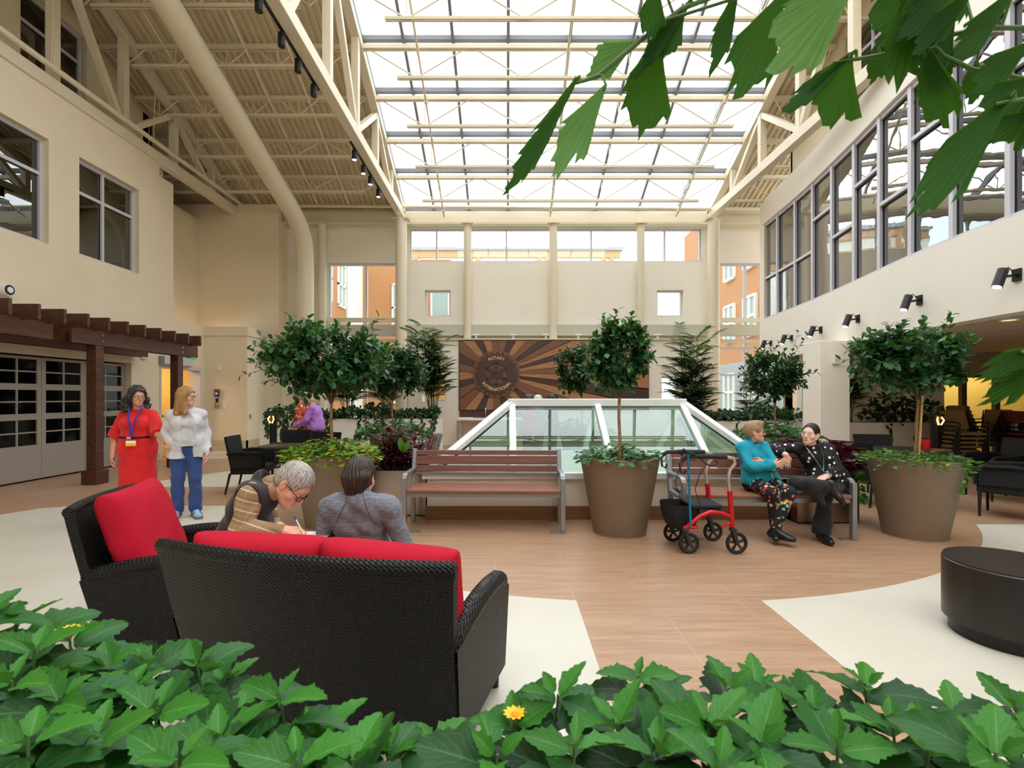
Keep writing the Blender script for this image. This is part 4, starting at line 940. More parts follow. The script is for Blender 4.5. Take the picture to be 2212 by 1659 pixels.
# ---------------------------------------------------------------- rollator with a blue cane
def rollator():
    t = thing('rollator_walker', 'red four-wheeled rollator walker with black seat and bag beside the teal jacket woman', 'walker', (1.95, 5.0, 0))
    red = mat('glossy_red_metal', (196, 18, 34), .25, .2); champ = mat('champagne_metal', (214, 204, 186), .3, .9); rub = mat('black_rubber', (26, 26, 28), .7); plas = mat('dark_grey_plastic', (44, 44, 47), .5)
    fab = mat('black_nylon', (16, 16, 18), .8)
    wheels = [(1.74, 4.80), (2.19, 4.79), (1.72, 5.2), (2.14, 5.22)]
    for k, (x, y) in enumerate(wheels):
        r = .1 if k != 1 else .105
        m = MB(); pts = [(x+(r-.014)*math.cos(a), y, r+(r-.014)*math.sin(a)) for a in [2*math.pi*i/28 for i in range(28)]]
        m.tube(pts, .015, 8, closed=True); tire = m.build('wheel', rub, t, smooth=True)
        m = MB(); m.tube([(x, y-.018, r), (x, y+.018, r)], .018, 12)
        for i in range(5):
            a = 2*math.pi*i/5+.4
            for dd in (-.16, .16): m.bar((x+.012*math.cos(a+dd), y, r+.012*math.sin(a+dd)), (x+(r-.02)*math.cos(a+dd*.8), y, r+(r-.02)*math.sin(a+dd*.8)), .012, .009, (0, 1, 0))
        m.tube([(x+(r-.028)*math.cos(a), y, r+(r-.028)*math.sin(a)) for a in [2*math.pi*i/24 for i in range(24)]], .006, 6, closed=True); m.build('spokes', plas, tire)
        m = MB(); tx = x-.035
        for s in (-1, 1): m.bar((x, y+s*.028, r), (tx, y+s*.028, r+.12), .034, .008, (0, 1, 0))
        m.box((tx, y, r+.13), (.05, .07, .03)); m.build('fork', plas, tire, bevel=.004)
    for k, (y, xl, xr) in enumerate(((4.80, 1.705, 2.15), (5.21, 1.685, 2.10))):
        m = MB(); c0 = Vector((xl, y, .27)); pts = [(xl, y, .24), (xl+.05, y, .285), (xl+.14, y, .36), (xl+.24, y, .40), (xl+.34, y, .39), (xr-.0, y, .35)]
        m.tube(pts, .021, 10); m.tube([(xl-.02, y, .25), (xl+.12, y, .255)], .017, 8)
        m.tube([(xr+.005, y, .26), (xr-.02, y, .6)], .024, 10); m.tube([(xr, y, .30), (xr-.1, y, .25)], .015, 8); m.build('side_frame', red, t, smooth=True)
        m = MB(); m.tube([(xr-.02, y, .58), (xr-.035, y, .72), (xr-.02, y, .80), (xr+.03, y, .86), (xr+.02, y, .91), (xr-.05, y, .925)], .017, 10); m.build('handle_post', champ, t, smooth=True)
        m = MB(); m.tube([(xr-.05, y, .925), (xr-.32, y, .93)], .024, 10); m.tube([(xr-.32, y, .93), (xr-.44, y, .925), (xr-.48, y, .90)], .02, 10); m.build('handle_grip', rub, t, smooth=True)
        m = MB(); m.tube([(xr-.30, y+.01, .91), (xr-.24, y+.01, .85), (xr-.15, y+.01, .845), (xr-.13, y+.01, .87), (xr-.16, y+.01, .89)], .008, 6); m.build('brake_lever', plas, t, smooth=True)
        m = MB(); m.tube([(xr-.46, y, .91), (xr-.50, y, .86), (xr-.49, y, .78), (xr-.46, y, .76), (xr-.44, y, .80)], .012, 8); m.build('brake_loop', plas, t, smooth=True)
        m = MB(); m.tube([(xr-.24, y-.02, .87), (xr-.32, y-.03, .76), (xr-.36, y-.02, .62), (xr-.3, y, .45)], .004, 5); m.build('brake_cable', rub, t, smooth=True)
    m = MB(); m.box((1.93, 5.0, .44), (.3, .38, .035)); m.build('seat', fab, t, bevel=.016, segs=3)
    m = MB(); m.box((1.95, 5.0, .40), (.2, .36, .04)); m.tube([(1.98, 4.81, .4), (1.98, 5.2, .4)], .018, 8); m.build('seat_bracket', plas, t)
    def bag(u, v):
        a = u*2*math.pi; rx, ry = .17, .16
        return (1.72+rx*max(-1, min(1, 1.25*math.cos(a)))*(1-.35*(1-v)**2), 5.0+ry*max(-1, min(1, 1.2*math.sin(a)))*(1-.1*(1-v)**2), .22+.23*v-.05*math.cos(a)*0)
    m = MB(); m.grid(bag, 24, 8); m.add([bag(i/24, 0) for i in range(24)], [tuple(range(23, -1, -1))]); m.build('bag', fab, t, smooth=True, angle=60)
    m = MB(); m.tube([(2.06, 4.8, .43), (2.06, 5.21, .43)], .012, 8); m.tube([(1.75, 4.8, .29), (1.75, 5.21, .29)], .012, 8); m.build('cross_bar', plas, t)
    return t
rollator()
t = thing('walking_cane', 'blue walking cane with black handle clipped upright on the rollator', 'cane', (1.72, 4.96, .26))
m = MB(); m.tube([(1.745, 4.77, .27), (1.72, 4.77, .96)], .011, 10); m.build('shaft', mat('blue_metal', (28, 146, 190), .25, .6), t, smooth=True)
m = MB(); m.tube([(1.67, 4.77, 1.0), (1.71, 4.77, .975), (1.76, 4.77, .96), (1.79, 4.77, .945)], [.012, .017, .015, .011], 8); m.build('handle', M['black_metal'], t, smooth=True)
# ================================================================ PLANTS
def leafmat(name, c1, c2, c3=None, trans=.28, rough=.42, tcol=None, spec=.35):
    N = NT(name); g = N.n('ShaderNodeNewGeometry'); st = [(0, c1), (.8, c2)] + ([(1.0, c3)] if c3 else [])
    col = N.ramp(g.outputs['Random Per Island'], st)
    N.l(col, N.b.inputs['Base Color']); N.b.inputs['Roughness'].default_value = rough; N.b.inputs['Specular IOR Level'].default_value = spec
    tl = N.n('ShaderNodeBsdfTranslucent'); N.l(N.mix(.5, col, lin(tcol or (120, 170, 50))), tl.inputs[0])
    mx = N.n('ShaderNodeMixShader'); mx.inputs[0].default_value = trans; N.l(N.b.outputs[0], mx.inputs[1]); N.l(tl.outputs[0], mx.inputs[2]); N.l(mx.outputs[0], N.out.inputs[0]); return N.m
LM = {}
LM['ficus'] = leafmat('ficus_leaf', (22, 62, 36), (44, 98, 56), (84, 132, 70), .2, .35)
LM['ficus_dark'] = leafmat('dark_ficus_leaf', (18, 48, 30), (36, 80, 46), (60, 104, 56), .2, .35)
LM['bamboo'] = leafmat('bamboo_palm_leaf', (24, 60, 34), (58, 100, 58), (96, 128, 74), .25, .4)
LM['hedge'] = leafmat('dark_hedge_leaf', (16, 42, 24), (40, 76, 40), (64, 98, 50), .2, .4)
LM['vine'] = leafmat('bright_groundcover_leaf', (44, 104, 44), (88, 150, 52), (150, 186, 60), .3)
LM['yellow'] = leafmat('yellow_green_leaf', (56, 122, 44), (150, 182, 48), (232, 216, 66), .3)
LM['fatsia'] = leafmat('broad_green_leaf', (34, 88, 48), (74, 132, 74), (112, 160, 96), .25)
LM['burgundy'] = leafmat('burgundy_leaf', (32, 12, 20), (66, 18, 32), (132, 36, 48), .2, .35, (160, 30, 40))
LM['front'] = leafmat('fresh_green_leaf', (12, 44, 18), (26, 78, 30), (52, 112, 42), .2, .5, (130, 190, 50))
LM['front_young'] = leafmat('young_green_leaf', (38, 100, 34), (66, 138, 44), (96, 160, 56), .25, .5)
LM['fishtail_pale'] = leafmat('pale_fishtail_leaf', (60, 116, 54), (110, 166, 92), None, .35, .4, (150, 200, 80))
LM['fishtail'] = leafmat('fishtail_palm_leaf', (24, 66, 18), (44, 96, 28), (88, 140, 48), .3, .6, (120, 180, 40), .15)
M['bark'] = mat('grey_brown_bark', (150, 118, 88), .8, var=.15, vs=14, bump=.3, bs=40)
M['bark_dark'] = mat('dark_twig', (92, 74, 52), .8)
M['cane'] = mat('green_cane', (88, 104, 52), .6, var=.15)
M['pot'] = mat('taupe_pot', (126, 108, 90), .62, var=.03, vs=3)
def tmpl(prof, n=5, fold=.18, droop=.15, teeth=0, tooth=.0, nx=1):
    """leaf along +Y, up +Z; prof(t)->half width; returns verts, faces"""
    vs = []; fs = []; row = 2*nx+1
    for i in range(n+1):
        t = i/n; w = prof(t)*(1+(tooth*((i % 2)*2-1) if teeth else 0))
        for k in range(-nx, nx+1):
            q = k/nx; vs.append((w*q, t, fold*w*abs(q) - droop*t*t))
    for i in range(n):
        for k in range(row-1): a = i*row+k; fs.append((a, a+1, a+row+1, a+row))
    return np.array(vs, dtype=np.float32), np.array(fs, dtype=np.int32)
T_OVAL = tmpl(lambda t: .3*math.sin(math.pi*min(1, t*.97+.03))**.75*(.8+.35*t), 5, .22, .16)
T_LANCE = tmpl(lambda t: .13*math.sin(math.pi*(t*.96+.03))**.8*(1.2-.5*t), 5, .3, .3)
T_NARROW = tmpl(lambda t: .075*math.sin(math.pi*(t*.96+.03))**.7, 4, .3, .25)
def lobed(t):
    b = .36*math.sin(math.pi*(t*.95+.04))**.8; return b*(1+.35*math.sin(t*17))
T_LOBE = tmpl(lobed, 8, .15, .22)
def serr(t):
    b = (.30*math.sin(math.pi*min(1, t*.98+.02))**.62)*(1.12-.5*t) if t < .985 else .004
    if .36 < t < .5: b *= 1.0+.35*math.sin((t-.36)/.14*math.pi)
    return b
def T_serr(droop, fold, curl):
    n = 22; nx = 3; vs = []; fs = []; row = 2*nx+1; lc = []
    for i in range(n+1):
        t = i/n; w = serr(t)*(1+.10*((i % 3)-1)*(1 if t > .3 else .3)); tt = t
        for k in range(-nx, nx+1):
            q = k/nx; aq = abs(q)
            vs.append((w*q, t-.25*droop*t**3, fold*w*aq**1.3 - droop*t*t + .012*math.sin(t*26-aq*5)*aq + curl*w*q*t)); lc.append((q, t, 0))
    for i in range(n):
        for k in range(row-1): a = i*row+k; fs.append((a, a+1, a+row+1, a+row))
    return np.array(vs, np.float32), np.array(fs, np.int32), np.array(lc, np.float32)
T_SERRS = [T_serr(.12, .3, .2), T_serr(.3, .2, -.3), T_serr(.5, .25, .1), T_serr(.72, .2, -.15), T_serr(.2, .45, 0)]
def veins(m_, col, k1, k2, amt):
    """pale midrib and side veins along the leaf's own length and width"""
    t = m_.node_tree; N = NT.__new__(NT); N.m = m_; N.t = t; N.b = t.nodes['Principled BSDF']
    at = N.n('ShaderNodeAttribute', attribute_name='leafco'); sp = N.n('ShaderNodeSeparateXYZ'); N.l(at.outputs['Vector'], sp.inputs[0])
    q = N.math('ABSOLUTE', sp.outputs[0])
    mid = N.math('LESS_THAN', q, k1[0]) if k1 else None
    if k2: side = N.math('GREATER_THAN', N.math('SINE', N.math('MULTIPLY_ADD', N.math('MULTIPLY_ADD', q, k2[1], sp.outputs[1]), k2[0], 0.0)), k2[2])
    else: side = N.math('GREATER_THAN', N.math('SINE', N.math('MULTIPLY', sp.outputs[0], 38.0)), .55)
    f = N.math('MAXIMUM', mid, side) if mid else side; f = N.math('MULTIPLY', f, amt)
    src = N.b.inputs['Base Color'].links[0].from_socket; N.l(N.mix(f, src, lin(col)), N.b.inputs['Base Color'])
    return m_
veins(LM['front'], (112, 168, 84), (.04,), (40, -.42, .975), .28); veins(LM['front_young'], (150, 200, 104), (.04,), (40, -.42, .975), .3)
for _k in ('fishtail', 'fishtail_pale'): veins(LM[_k], (22, 52, 18), None, None, .25)
class Foliage:
    def __init__(s): s.V = []; s.F = []; s.A = []; s.n = 0
    def add(s, T, base, d, nrm, L, wid=1.0):
        d = Vector(d).normalized(); nrm = Vector(nrm); x = d.cross(nrm)
        if x.length < 1e-4: x = d.orthogonal()
        x.normalize(); z = x.cross(d)
        R = np.array([[x.x*wid, d.x, z.x], [x.y*wid, d.y, z.y], [x.z*wid, d.z, z.z]], np.float32)*L
        s.V.append(T[0] @ R.T + np.array(base, np.float32)); s.F.append(T[1]+s.n); s.n += len(T[0])
        if len(T) > 2: s.A.append(T[2])
    def build(s, name, m, parent=None, smooth=True):
        V = np.concatenate(s.V); F = np.concatenate(s.F); o0 = ORI[parent.name] if parent else Vector((V[:, 0].mean(), V[:, 1].mean(), V[:, 2].min()))
        V = V-np.array(o0, np.float32); me = bpy.data.meshes.new(name)
        me.vertices.add(len(V)); me.vertices.foreach_set('co', V.ravel()); me.loops.add(F.size); me.loops.foreach_set('vertex_index', F.ravel())
        me.polygons.add(len(F)); me.polygons.foreach_set('loop_start', np.arange(0, F.size, 4, dtype=np.int32)); me.polygons.foreach_set('loop_total', np.full(len(F), 4, np.int32))
        me.polygons.foreach_set('use_smooth', np.ones(len(F), bool)); me.update(calc_edges=True); me.materials.append(m)
        if s.A: me.attributes.new('leafco', 'FLOAT_VECTOR', 'POINT').data.foreach_set('vector', np.concatenate(s.A).ravel())
        o = bpy.data.objects.new(name, me); C.objects.link(o)
        if parent: o.parent = parent
        else: o.location = o0
        ORI[o.name] = Vector(o0); return o
def rdir(r, up=0.0):
    while True:
        v = Vector((r.uniform(-1, 1), r.uniform(-1, 1), r.uniform(-1, 1)))
        if .05 < v.length < 1: v.normalize(); v.z += up; return v.normalized()
def pot_parts(t, x, y, rt=.435, rb=.285, h=.84):
    m = MB(); m.lathe([(rb, 0.015), (rb+.005, 0.0)][::-1]+[(rb, .0), (rt, h-.005), (rt-.004, h), (rt-.03, h), (rt-.045, h-.08)], 56, (x, y, 0), cap=False); m.build('pot', M['pot'], t, smooth=True)
    m = MB(); m.lathe([(.001, h-.06), (rt-.04, h-.06)], 40, (x, y, 0), cap=False); m.build('soil', M['soil'], t)
def ficus(name, label, x, y, cx, cz, rx, rz, seed, nt=120, ll=.075, lm='ficus', trunk_r=.017, ry=None, pot=True, split=None, lean=0.0, gc=None, tips=(), group='potted ficus trees'):
    t = thing(name, label, 'potted tree', (x, y, 0), group); r = random.Random(seed)
    if pot: pot_parts(t, x, y)
    ry = ry or rx*.85; z0 = .76; zc = split or cz-rz*.95
    b0 = Vector((x, y, z0)); b1 = Vector((x+lean, y, zc)); cen = Vector((x+(cx-x), y, cz))
    m = MB(); m.tube([b0, b0.lerp(b1, .35)+Vector((.006, 0, 0)), b0.lerp(b1, .7)-Vector((.006, 0, 0)), b1], [trunk_r*1.2, trunk_r, trunk_r, trunk_r*.95], 10); m.build('trunk', M['bark'], t, smooth=True)
    br = MB(); fo = Foliage(); mains = []
    for k in range(11):
        a = 2*math.pi*k/11+r.uniform(-.3, .3); e = cen+Vector((math.cos(a)*rx*r.uniform(.3, .6), math.sin(a)*ry*r.uniform(.3, .6), rz*r.uniform(-.3, .5)))
        mid = b1.lerp(e, .5)+Vector((0, 0, .05)); br.tube([b1, mid, e], [trunk_r*.6, .007, .005], 6); mains.append((mid, e))
    for k in range(nt):
        d = rdir(r, .12); q = r.uniform(.55, 1.0)
        if k < len(tips): end = Vector(tips[k])
        else: end = cen+Vector((d.x*rx*q, d.y*ry*q, d.z*rz*q*(1.05 if d.z > 0 else .9)))
        mid, e = min(mains, key=lambda p: (p[1]-end).length+r.uniform(0, .1)); st = mid.lerp(e, r.uniform(.3, 1))
        if (end-st).length < .08: end = st+d*.12
        c = st.lerp(end, .5)+Vector((0, 0, .03)); br.tube([st, c, end], [.004, .003, .0018], 5)
        dr = (end-c).normalized(); n = r.randint(9, 13); side = dr.orthogonal()
        for i in range(n):
            f = .25+.75*i/(n-1); p = st.lerp(c, f*2) if f < .5 else c.lerp(end, f*2-1)
            ang = i*2.4+r.uniform(-.4, .4); s_ = Matrix.Rotation(ang, 3, dr) @ side
            ld = (s_*1.0+dr*(.45+.5*f)+Vector((0, 0, .12))).normalized(); nr = (Vector((0, 0, 1))+dr*.3-ld*.2)
            fo.add(T_OVAL, p, ld, nr, ll*r.uniform(.7, 1.15), r.uniform(.9, 1.15))
    br.build('branch', M['bark_dark'], t); fo.build('foliage', LM[lm], t)
    if gc: gc(t, x, y, r)
    return t
def ground_yellow(t, x, y, r, rad=.5, T=T_LOBE, lm='yellow', n=520, hh=.2, ll=.075, z=.8, trail=0):
    fo = Foliage(); st = MB()
    for i in range(n):
        a = r.uniform(0, 6.283); q = math.sqrt(r.random())*rad; hz = z+hh*r.random()*(1.1-.7*q/rad) - max(0, q-.43)*r.uniform(0, 1.1)
        p = Vector((x+q*math.cos(a), y+q*math.sin(a), hz)); d = Vector((math.cos(a+r.uniform(-1, 1)), math.sin(a+r.uniform(-1, 1)), r.uniform(-.25, .5)))
        fo.add(T, p, d, (r.uniform(-.5, .5), r.uniform(-.5, .5), 1), ll*r.uniform(.6, 1.2))
        if i % 5 == 0: st.tube([(x+q*.6*math.cos(a), y+q*.6*math.sin(a), z-.04), p], .0025, 4)
    for k in range(trail):
        a = -1.1+.9*k; px, py, pz = x+.44*math.cos(a), y+.44*math.sin(a), z+.05
        pts = [(px, py, pz)]
        for j in range(14):
            px += .012*math.cos(a)+r.uniform(-.01, .01)-.012*j/14*2; pz -= .024; pts.append((px, py-.006*j*.3, pz))
            fo.add(T, pts[-1], (r.choice((-1, 1)), -.3, -.3), (0, -1, .4), .045)
        st.tube(pts, .003, 4)
    st.build('stem', M['bark_dark'], t); fo.build('groundcover', LM[lm], t)['kind'] = 'stuff'
ficus('potted_ficus', 'wide ficus tree in a taupe pot with yellow-green groundcover behind the seated pair', -2.06, 5.9, -2.15, 1.9, .80, .52, 3, 330, .098, gc=lambda t, x, y, r: ground_yellow(t, x, y, r, .54, n=850, hh=.24), tips=[(-2.55, 5.9, 2.45), (-2.5, 5.85, 2.36), (-2.95, 5.8, 2.1), (-2.9, 5.9, 2.22), (-3.1, 5.85, 1.75), (-1.55, 5.9, 2.28), (-1.48, 5.8, 2.42)])
ficus('potted_ficus', 'vase-shaped ficus tree in a taupe pot between the two benches', 1.25, 5.58, 1.22, 1.93, .44, .47, 5, 210, .084, split=1.5, gc=lambda t, x, y, r: ground_yellow(t, x, y, r, .46, T_LOBE, 'fatsia', 330, .17, .08), tips=[(1.05, 5.5, 2.38), (1.38, 5.6, 2.42), (1.22, 5.55, 2.46), (.83, 5.6, 1.75), (1.58, 5.5, 2.1)])
def gc_ivy(t, x, y, r):
    ground_yellow(t, x, y, r, .52, T_LOBE, 'vine', 620, .1, .05, .82, trail=3)
tr = ficus('potted_ficus', 'leafy ficus tree tied to a bamboo stake in the taupe pot by the drum table', 4.42, 5.45, 4.36, 1.88, .66, .44, 8, 260, .09, lean=.05, gc=gc_ivy, tips=[(4.78, 5.4, 2.4), (4.82, 5.45, 2.3), (5.0, 5.4, 2.15), (3.72, 5.4, 1.62), (3.85, 5.4, 1.68), (3.95, 5.4, 2.15)])
m = MB(); m.tube([(4.44, 5.42, .78), (4.49, 5.42, 1.62)], .012, 8); m.build('bamboo_stake', mat('bamboo_stake', (196, 164, 104), .6, var=.1), tr)
m = MB(); m.tube([(4.45+.02*math.cos(a), 5.43+.02*math.sin(a), 1.42) for a in [k*.7 for k in range(9)]], .006, 5, closed=True); m.tube([(4.47, 5.41, 1.42), (4.53, 5.4, 1.41), (4.52, 5.4, 1.37)], .006, 5); m.build('plant_tie', mat('green_tie', (24, 128, 92), .6), tr)
gcf = lambda t, x, y, r: ground_yellow(t, x, y, r, .62, T_LOBE, 'fatsia', 420, .32, .12, .8)
ficus('potted_ficus', 'dark ficus tree in a pot behind the burgundy planter', -2.12, 9.3, -2.1, 1.95, .72, .56, 12, 260, .1, 'ficus_dark', gc=gcf, tips=[(-1.7, 9.2, 2.62), (-1.5, 9.2, 2.55)])
ficus('potted_ficus', 'small ficus tree in front of the mural, half hidden by the vase-shaped one', 1.45, 9.7, 1.3, 1.98, .44, .52, 15, 160, .09, 'ficus_dark', gc=gcf)
ficus('potted_ficus', 'ficus standing behind the two women on the bench', 4.46, 8.35, 4.4, 1.85, .56, .47, 18, 200, .092, 'ficus_dark', gc=gcf, tips=[(4.75, 8.2, 2.55), (4.9, 8.2, 2.5), (5.05, 8.2, 1.9), (4.6, 8.3, 2.45)])
# ---------------------------------------------------------------- bamboo palms and hedges in the troughs
def palm(label, x, y, z0, h, spread, seed, stems=10, T=T_LANCE, lm='bamboo', ll=.24, fr=9, group='bamboo palms'):
    t = thing('bamboo_palm', label, 'palm plant', (x, y, z0), group); r = random.Random(seed); fo = Foliage(); st = MB()
    for k in range(stems):
        a = r.uniform(0, 6.283); q = r.uniform(.1, 1)*spread; hh = h*r.uniform(.55, 1); bx = x+.12*math.cos(a)*r.random(); by = y+.1*math.sin(a)*r.random()
        top = Vector((x+q*.55*math.cos(a), y+q*.4*math.sin(a), z0+hh)); mid = Vector((bx, by, z0)).lerp(top, .5)+Vector((0, 0, .1)); st.tube([(bx, by, z0-.05), mid, top], [.012, .009, .005], 6)
        for f in range(fr):
            u = .35+.65*f/(fr-1); p = Vector((bx, by, z0)).lerp(mid, u*2) if u < .5 else mid.lerp(top, u*2-1)
            b = r.uniform(0, 6.283); d = Vector((math.cos(b), math.sin(b)*.8, r.uniform(.45, 1.4))).normalized(); L = spread*r.uniform(.45, .8)
            pts = [p+d*(L*s)+Vector((0, 0, -.35*L*s*s)) for s in (0, .35, .7, 1)]; st.tube(pts, [.005, .004, .003, .002], 4)
            n = 11
            for i in range(n):
                s = .2+.8*i/(n-1); pp = p+d*(L*s)+Vector((0, 0, -.35*L*s*s)); sd = d.cross(Vector((0, 0, 1))).normalized()
                for sg in (-1, 1):
                    fo.add(T, pp, sd*sg+d*(.5+.5*s)+Vector((0, 0, -.15)), (0, 0, 1), ll*(1.05-.35*s)*r.uniform(.8, 1.1))
    st.build('cane', M['cane'], t); fo.build('frond', LM[lm], t); return t
palm('tall bamboo palm beside the mural, rising to the fascia', -1.95, 13.35, .88, 2.45, .95, 21, 17)
palm('dark bamboo palm behind the pot with the slim trunk', -3.2, 13.35, .88, 1.9, .8, 22, 12, lm='hedge')
palm('dark bamboo palm behind the wide ficus', -4.2, 13.35, .88, 1.7, .8, 23, 11, lm='hedge')
palm('bamboo palm to the right of the mural above the lantern end', 4.45, 12.1, .0, 2.9, .95, 24, 20)
palm('shadowy palm in the glossy trough behind the pillar', 7.5, 11.05, .9, 1.35, .6, 25, 9, T_NARROW, 'hedge', .26)
palm('small palm in front of the glazed bay behind the hedge', 6.6, 13.5, .0, 1.9, .7, 26, 8, lm='hedge')
def hedge(label, x0, x1, y0, y1, z0, z1, n, seed, ll=.09, lm='hedge', trail=0):
    t = thing('trough_hedge', label, 'hedge', ((x0+x1)/2, (y0+y1)/2, z0), None); r = random.Random(seed); fo = Foliage(); st = MB()
    for i in range(n):
        x = r.uniform(x0, x1); y = r.uniform(y0-.12, y1); hz = z0+(z1-z0)*(r.random()**.7)*(.75+.25*math.sin(x*3.1)+.12*math.sin(x*7))
        if y < y0: hz = min(hz, z0+.12)
        d = rdir(r, .2); fo.add(T_OVAL, (x, y, hz), d, (d.x*.3, -.4, 1), ll*r.uniform(.7, 1.3), 1.15)
        if i % 9 == 0: st.tube([(x, (y0+y1)/2, z0-.05), (x, y, hz)], .004, 4)
    for k in range(trail):
        x = r.uniform(x0, x1); z = z0+.04; y = y0-.03
        for j in range(r.randint(6, 16)):
            x += r.uniform(-.03, .03); z -= .035; fo.add(T_OVAL, (x, y, z), (r.uniform(-1, 1), -.5, -.6), (0, -1, .3), ll*.85, 1.1)
    st.build('stem', M['bark_dark'], t); fo.build('foliage', LM[lm], t); return t
hedge('dark leafy hedge trailing over the long white trough left of the mural', -6.3, -1.8, 13.03, 13.65, .93, 1.28, 1500, 31, .11, trail=26)
hedge('dark leafy hedge under the bay beside the curved wall', 4.95, 7.3, 12.45, 13.0, .9, 1.28, 1100, 32, .1, trail=8)
hedge('shadowy shrub in the glossy trough behind the pillar', 7.9, 9.4, 10.75, 11.35, .95, 1.5, 420, 33, .12, trail=2)
# burgundy plants
def burg(t, x0, x1, y0, y1, z0, z1, n, seed, ll=.16, T=T_LANCE):
    r = random.Random(seed); fo = Foliage(); st = MB(); g = Foliage()
    for i in range(n):
        x = r.uniform(x0, x1); y = r.uniform(y0, y1); b = Vector((x, y, z0)); cx = (x0+x1)/2
        h = (z1-z0)*r.uniform(.35, 1)*(1-.35*abs(x-cx)/(x1-x0)); tp = b+Vector(((x-cx)*.7*h+r.uniform(-.08, .08), r.uniform(-.1, .06)-.12*h, h)); st.tube([b, b.lerp(tp, .5), tp], .004, 4)
        for k in range(10):
            p = b.lerp(tp, .25+.75*k/9); a = k*2.4+i; d = Vector((math.cos(a), math.sin(a), r.uniform(-.1, .9))); fo.add(T, p, d, (0, 0, 1), ll*r.uniform(.6, 1.1), 1.5)
    st.build('stem', M['bark_dark'], t); fo.build('foliage', LM['burgundy'], t)
    return r
bp = thing('burgundy_plant', 'mass of dark burgundy leaves filling the brushed steel box planter', 'plant', (-1.38, 6.65, .52))
burg(bp, -1.7, -1.07, 6.33, 6.95, .52, 1.12, 60, 41)
fo = Foliage()
for d, L in (((-.2, -.3, 1), .2), ((.5, -.2, .9), .17), ((.1, -.6, .8), .14)): fo.add(T_OVAL, (-1.3, 6.3, .8), d, (0, -1, .2), L, .7)
fo.build('green_shoot', LM['vine'], bp)['label'] = 'bright green young shoot among the burgundy leaves'
bp = thing('croton_plant', 'burgundy croton with twisted narrow leaves in the bronze box planter', 'plant', (3.8, 6.25, .53))
r = random.Random(44); fo = Foliage(); st = MB()
for i in range(70):
    x = r.uniform(3.5, 4.1); y = r.uniform(6.0, 6.5); h = r.uniform(.1, .42); st.tube([(x, y, .52), (x+.02, y, .55+h)], .006, 5)
    for k in range(4):
        a = r.uniform(0, 6.28); p = Vector((x+.02, y, .5+h)); d = Vector((math.cos(a)+.3, math.sin(a)*.7-.3, r.uniform(-.3, .5)))
        fo.add(T_NARROW, p, d, (r.uniform(-1, 1), r.uniform(-1, 1), 1), r.uniform(.18, .34), 1.6)
st.build('stem', M['bark_dark'], bp); fo.build('foliage', LM['burgundy'], bp)
fo = Foliage()
for k in range(26): fo.add(T_LOBE, (4.12+.02*math.sin(k), 5.9-.003*k, .55-.006*k+.1*math.sin(k*.2)), (r.uniform(-1, 1), -.4, r.uniform(-.4, .3)), (0, -1, .6), .07)
fo.build('trailing_ivy', LM['vine'], bp)
# ---------------------------------------------------------------- leafy plants of the foreground trough
def P(u, v, Y): return Vector(((u-1095.0)/FPX*Y, Y, 1.5-(v-857.0)/FPX*Y))
M['stem_green'] = mat('green_stem', (70, 104, 46), .6)
M['petal'] = mat('yellow_petal', (250, 190, 30), .6)
def front_plant(label, top, seed, ll=.1, pairs=4, flower=False, lean=None, lod=1.0):
    r = random.Random(seed); x, y, z = top; z0 = .5
    base = Vector((x+r.uniform(-.05, .05), min(max(y+r.uniform(-.05, .05), .5), 1.2), z0))
    t = thing('leafy_plant', label, 'plant', base, 'leafy plants in the foreground trough')
    tp = Vector(top); mid = base.lerp(tp, .55)+Vector((r.uniform(-.02, .02), r.uniform(-.02, .02), 0))
    pts = [base, base.lerp(mid, .6), mid, mid.lerp(tp, .6), tp]
    m = MB(); m.tube(pts, [.0045, .004, .0038, .003, .0022], 7); m.build('stem', M['stem_green'], t, smooth=True)
    fo = Foliage(); a0 = r.uniform(0, 3.14)
    def onst(s):
        k = min(int(s*4), 3); return pts[k].lerp(pts[k+1], s*4-k)
    H = (tp-base).length
    br_ = Foliage()
    for k, (dz, sc_, up) in enumerate(((0, .34, .9), (.012, .62, .35), (.03, .95, .08), (.065, 1.0, .1), (.13, 1.0, -.05), (.2, .95, -.1), (.29, .85, -.1))):
        s_ = 1-dz*r.uniform(.85, 1.25)/max(H, .2)
        if s_ < .1: break
        p = onst(s_); L = ll*sc_*r.uniform(.85, 1.12)
        for sg in (0, math.pi):
            a = a0+k*math.pi/2+sg+r.uniform(-.3, .3)
            d = Vector((math.cos(a), math.sin(a), up+.15+r.uniform(-.3, .4)))
            pp = p+Vector((math.cos(a), math.sin(a), .15))*.008
            (br_ if k < 2 else fo).add(T_SERRS[r.choice((0, 4)) if k < 2 else r.choice((0, 1, 1, 2, 2, 3))], pp, d, (r.uniform(-.4, .4), -.2+r.uniform(-.4, .4), 1), L, r.uniform(.78, 1.05))
    br_.build('young_foliage', LM['front_young'], t)
    fo.build('foliage', LM['front'], t)
    if flower:
        f = MB(); c = tp+Vector((0, -.004, .014))
        m = MB(); m.tube([tp, c], .0022, 6); m.lathe([(.0005, -.004), (.006, -.002), (.007, .003), (.004, .006), (.0005, .007)], 12, c); m.build('flower_head', mat('orange_flower_centre', (232, 150, 20), .7), t, smooth=True)
        fl = Foliage()
        for k in range(11):
            a = 2*math.pi*k/11; fl.add(T_OVAL, c+Vector((math.cos(a)*.004, math.sin(a)*.004, 0)), (math.cos(a), math.sin(a), .55), (0, 0, 1), .019, .8)
        fl.build('petal', M['petal'], t)
    return t
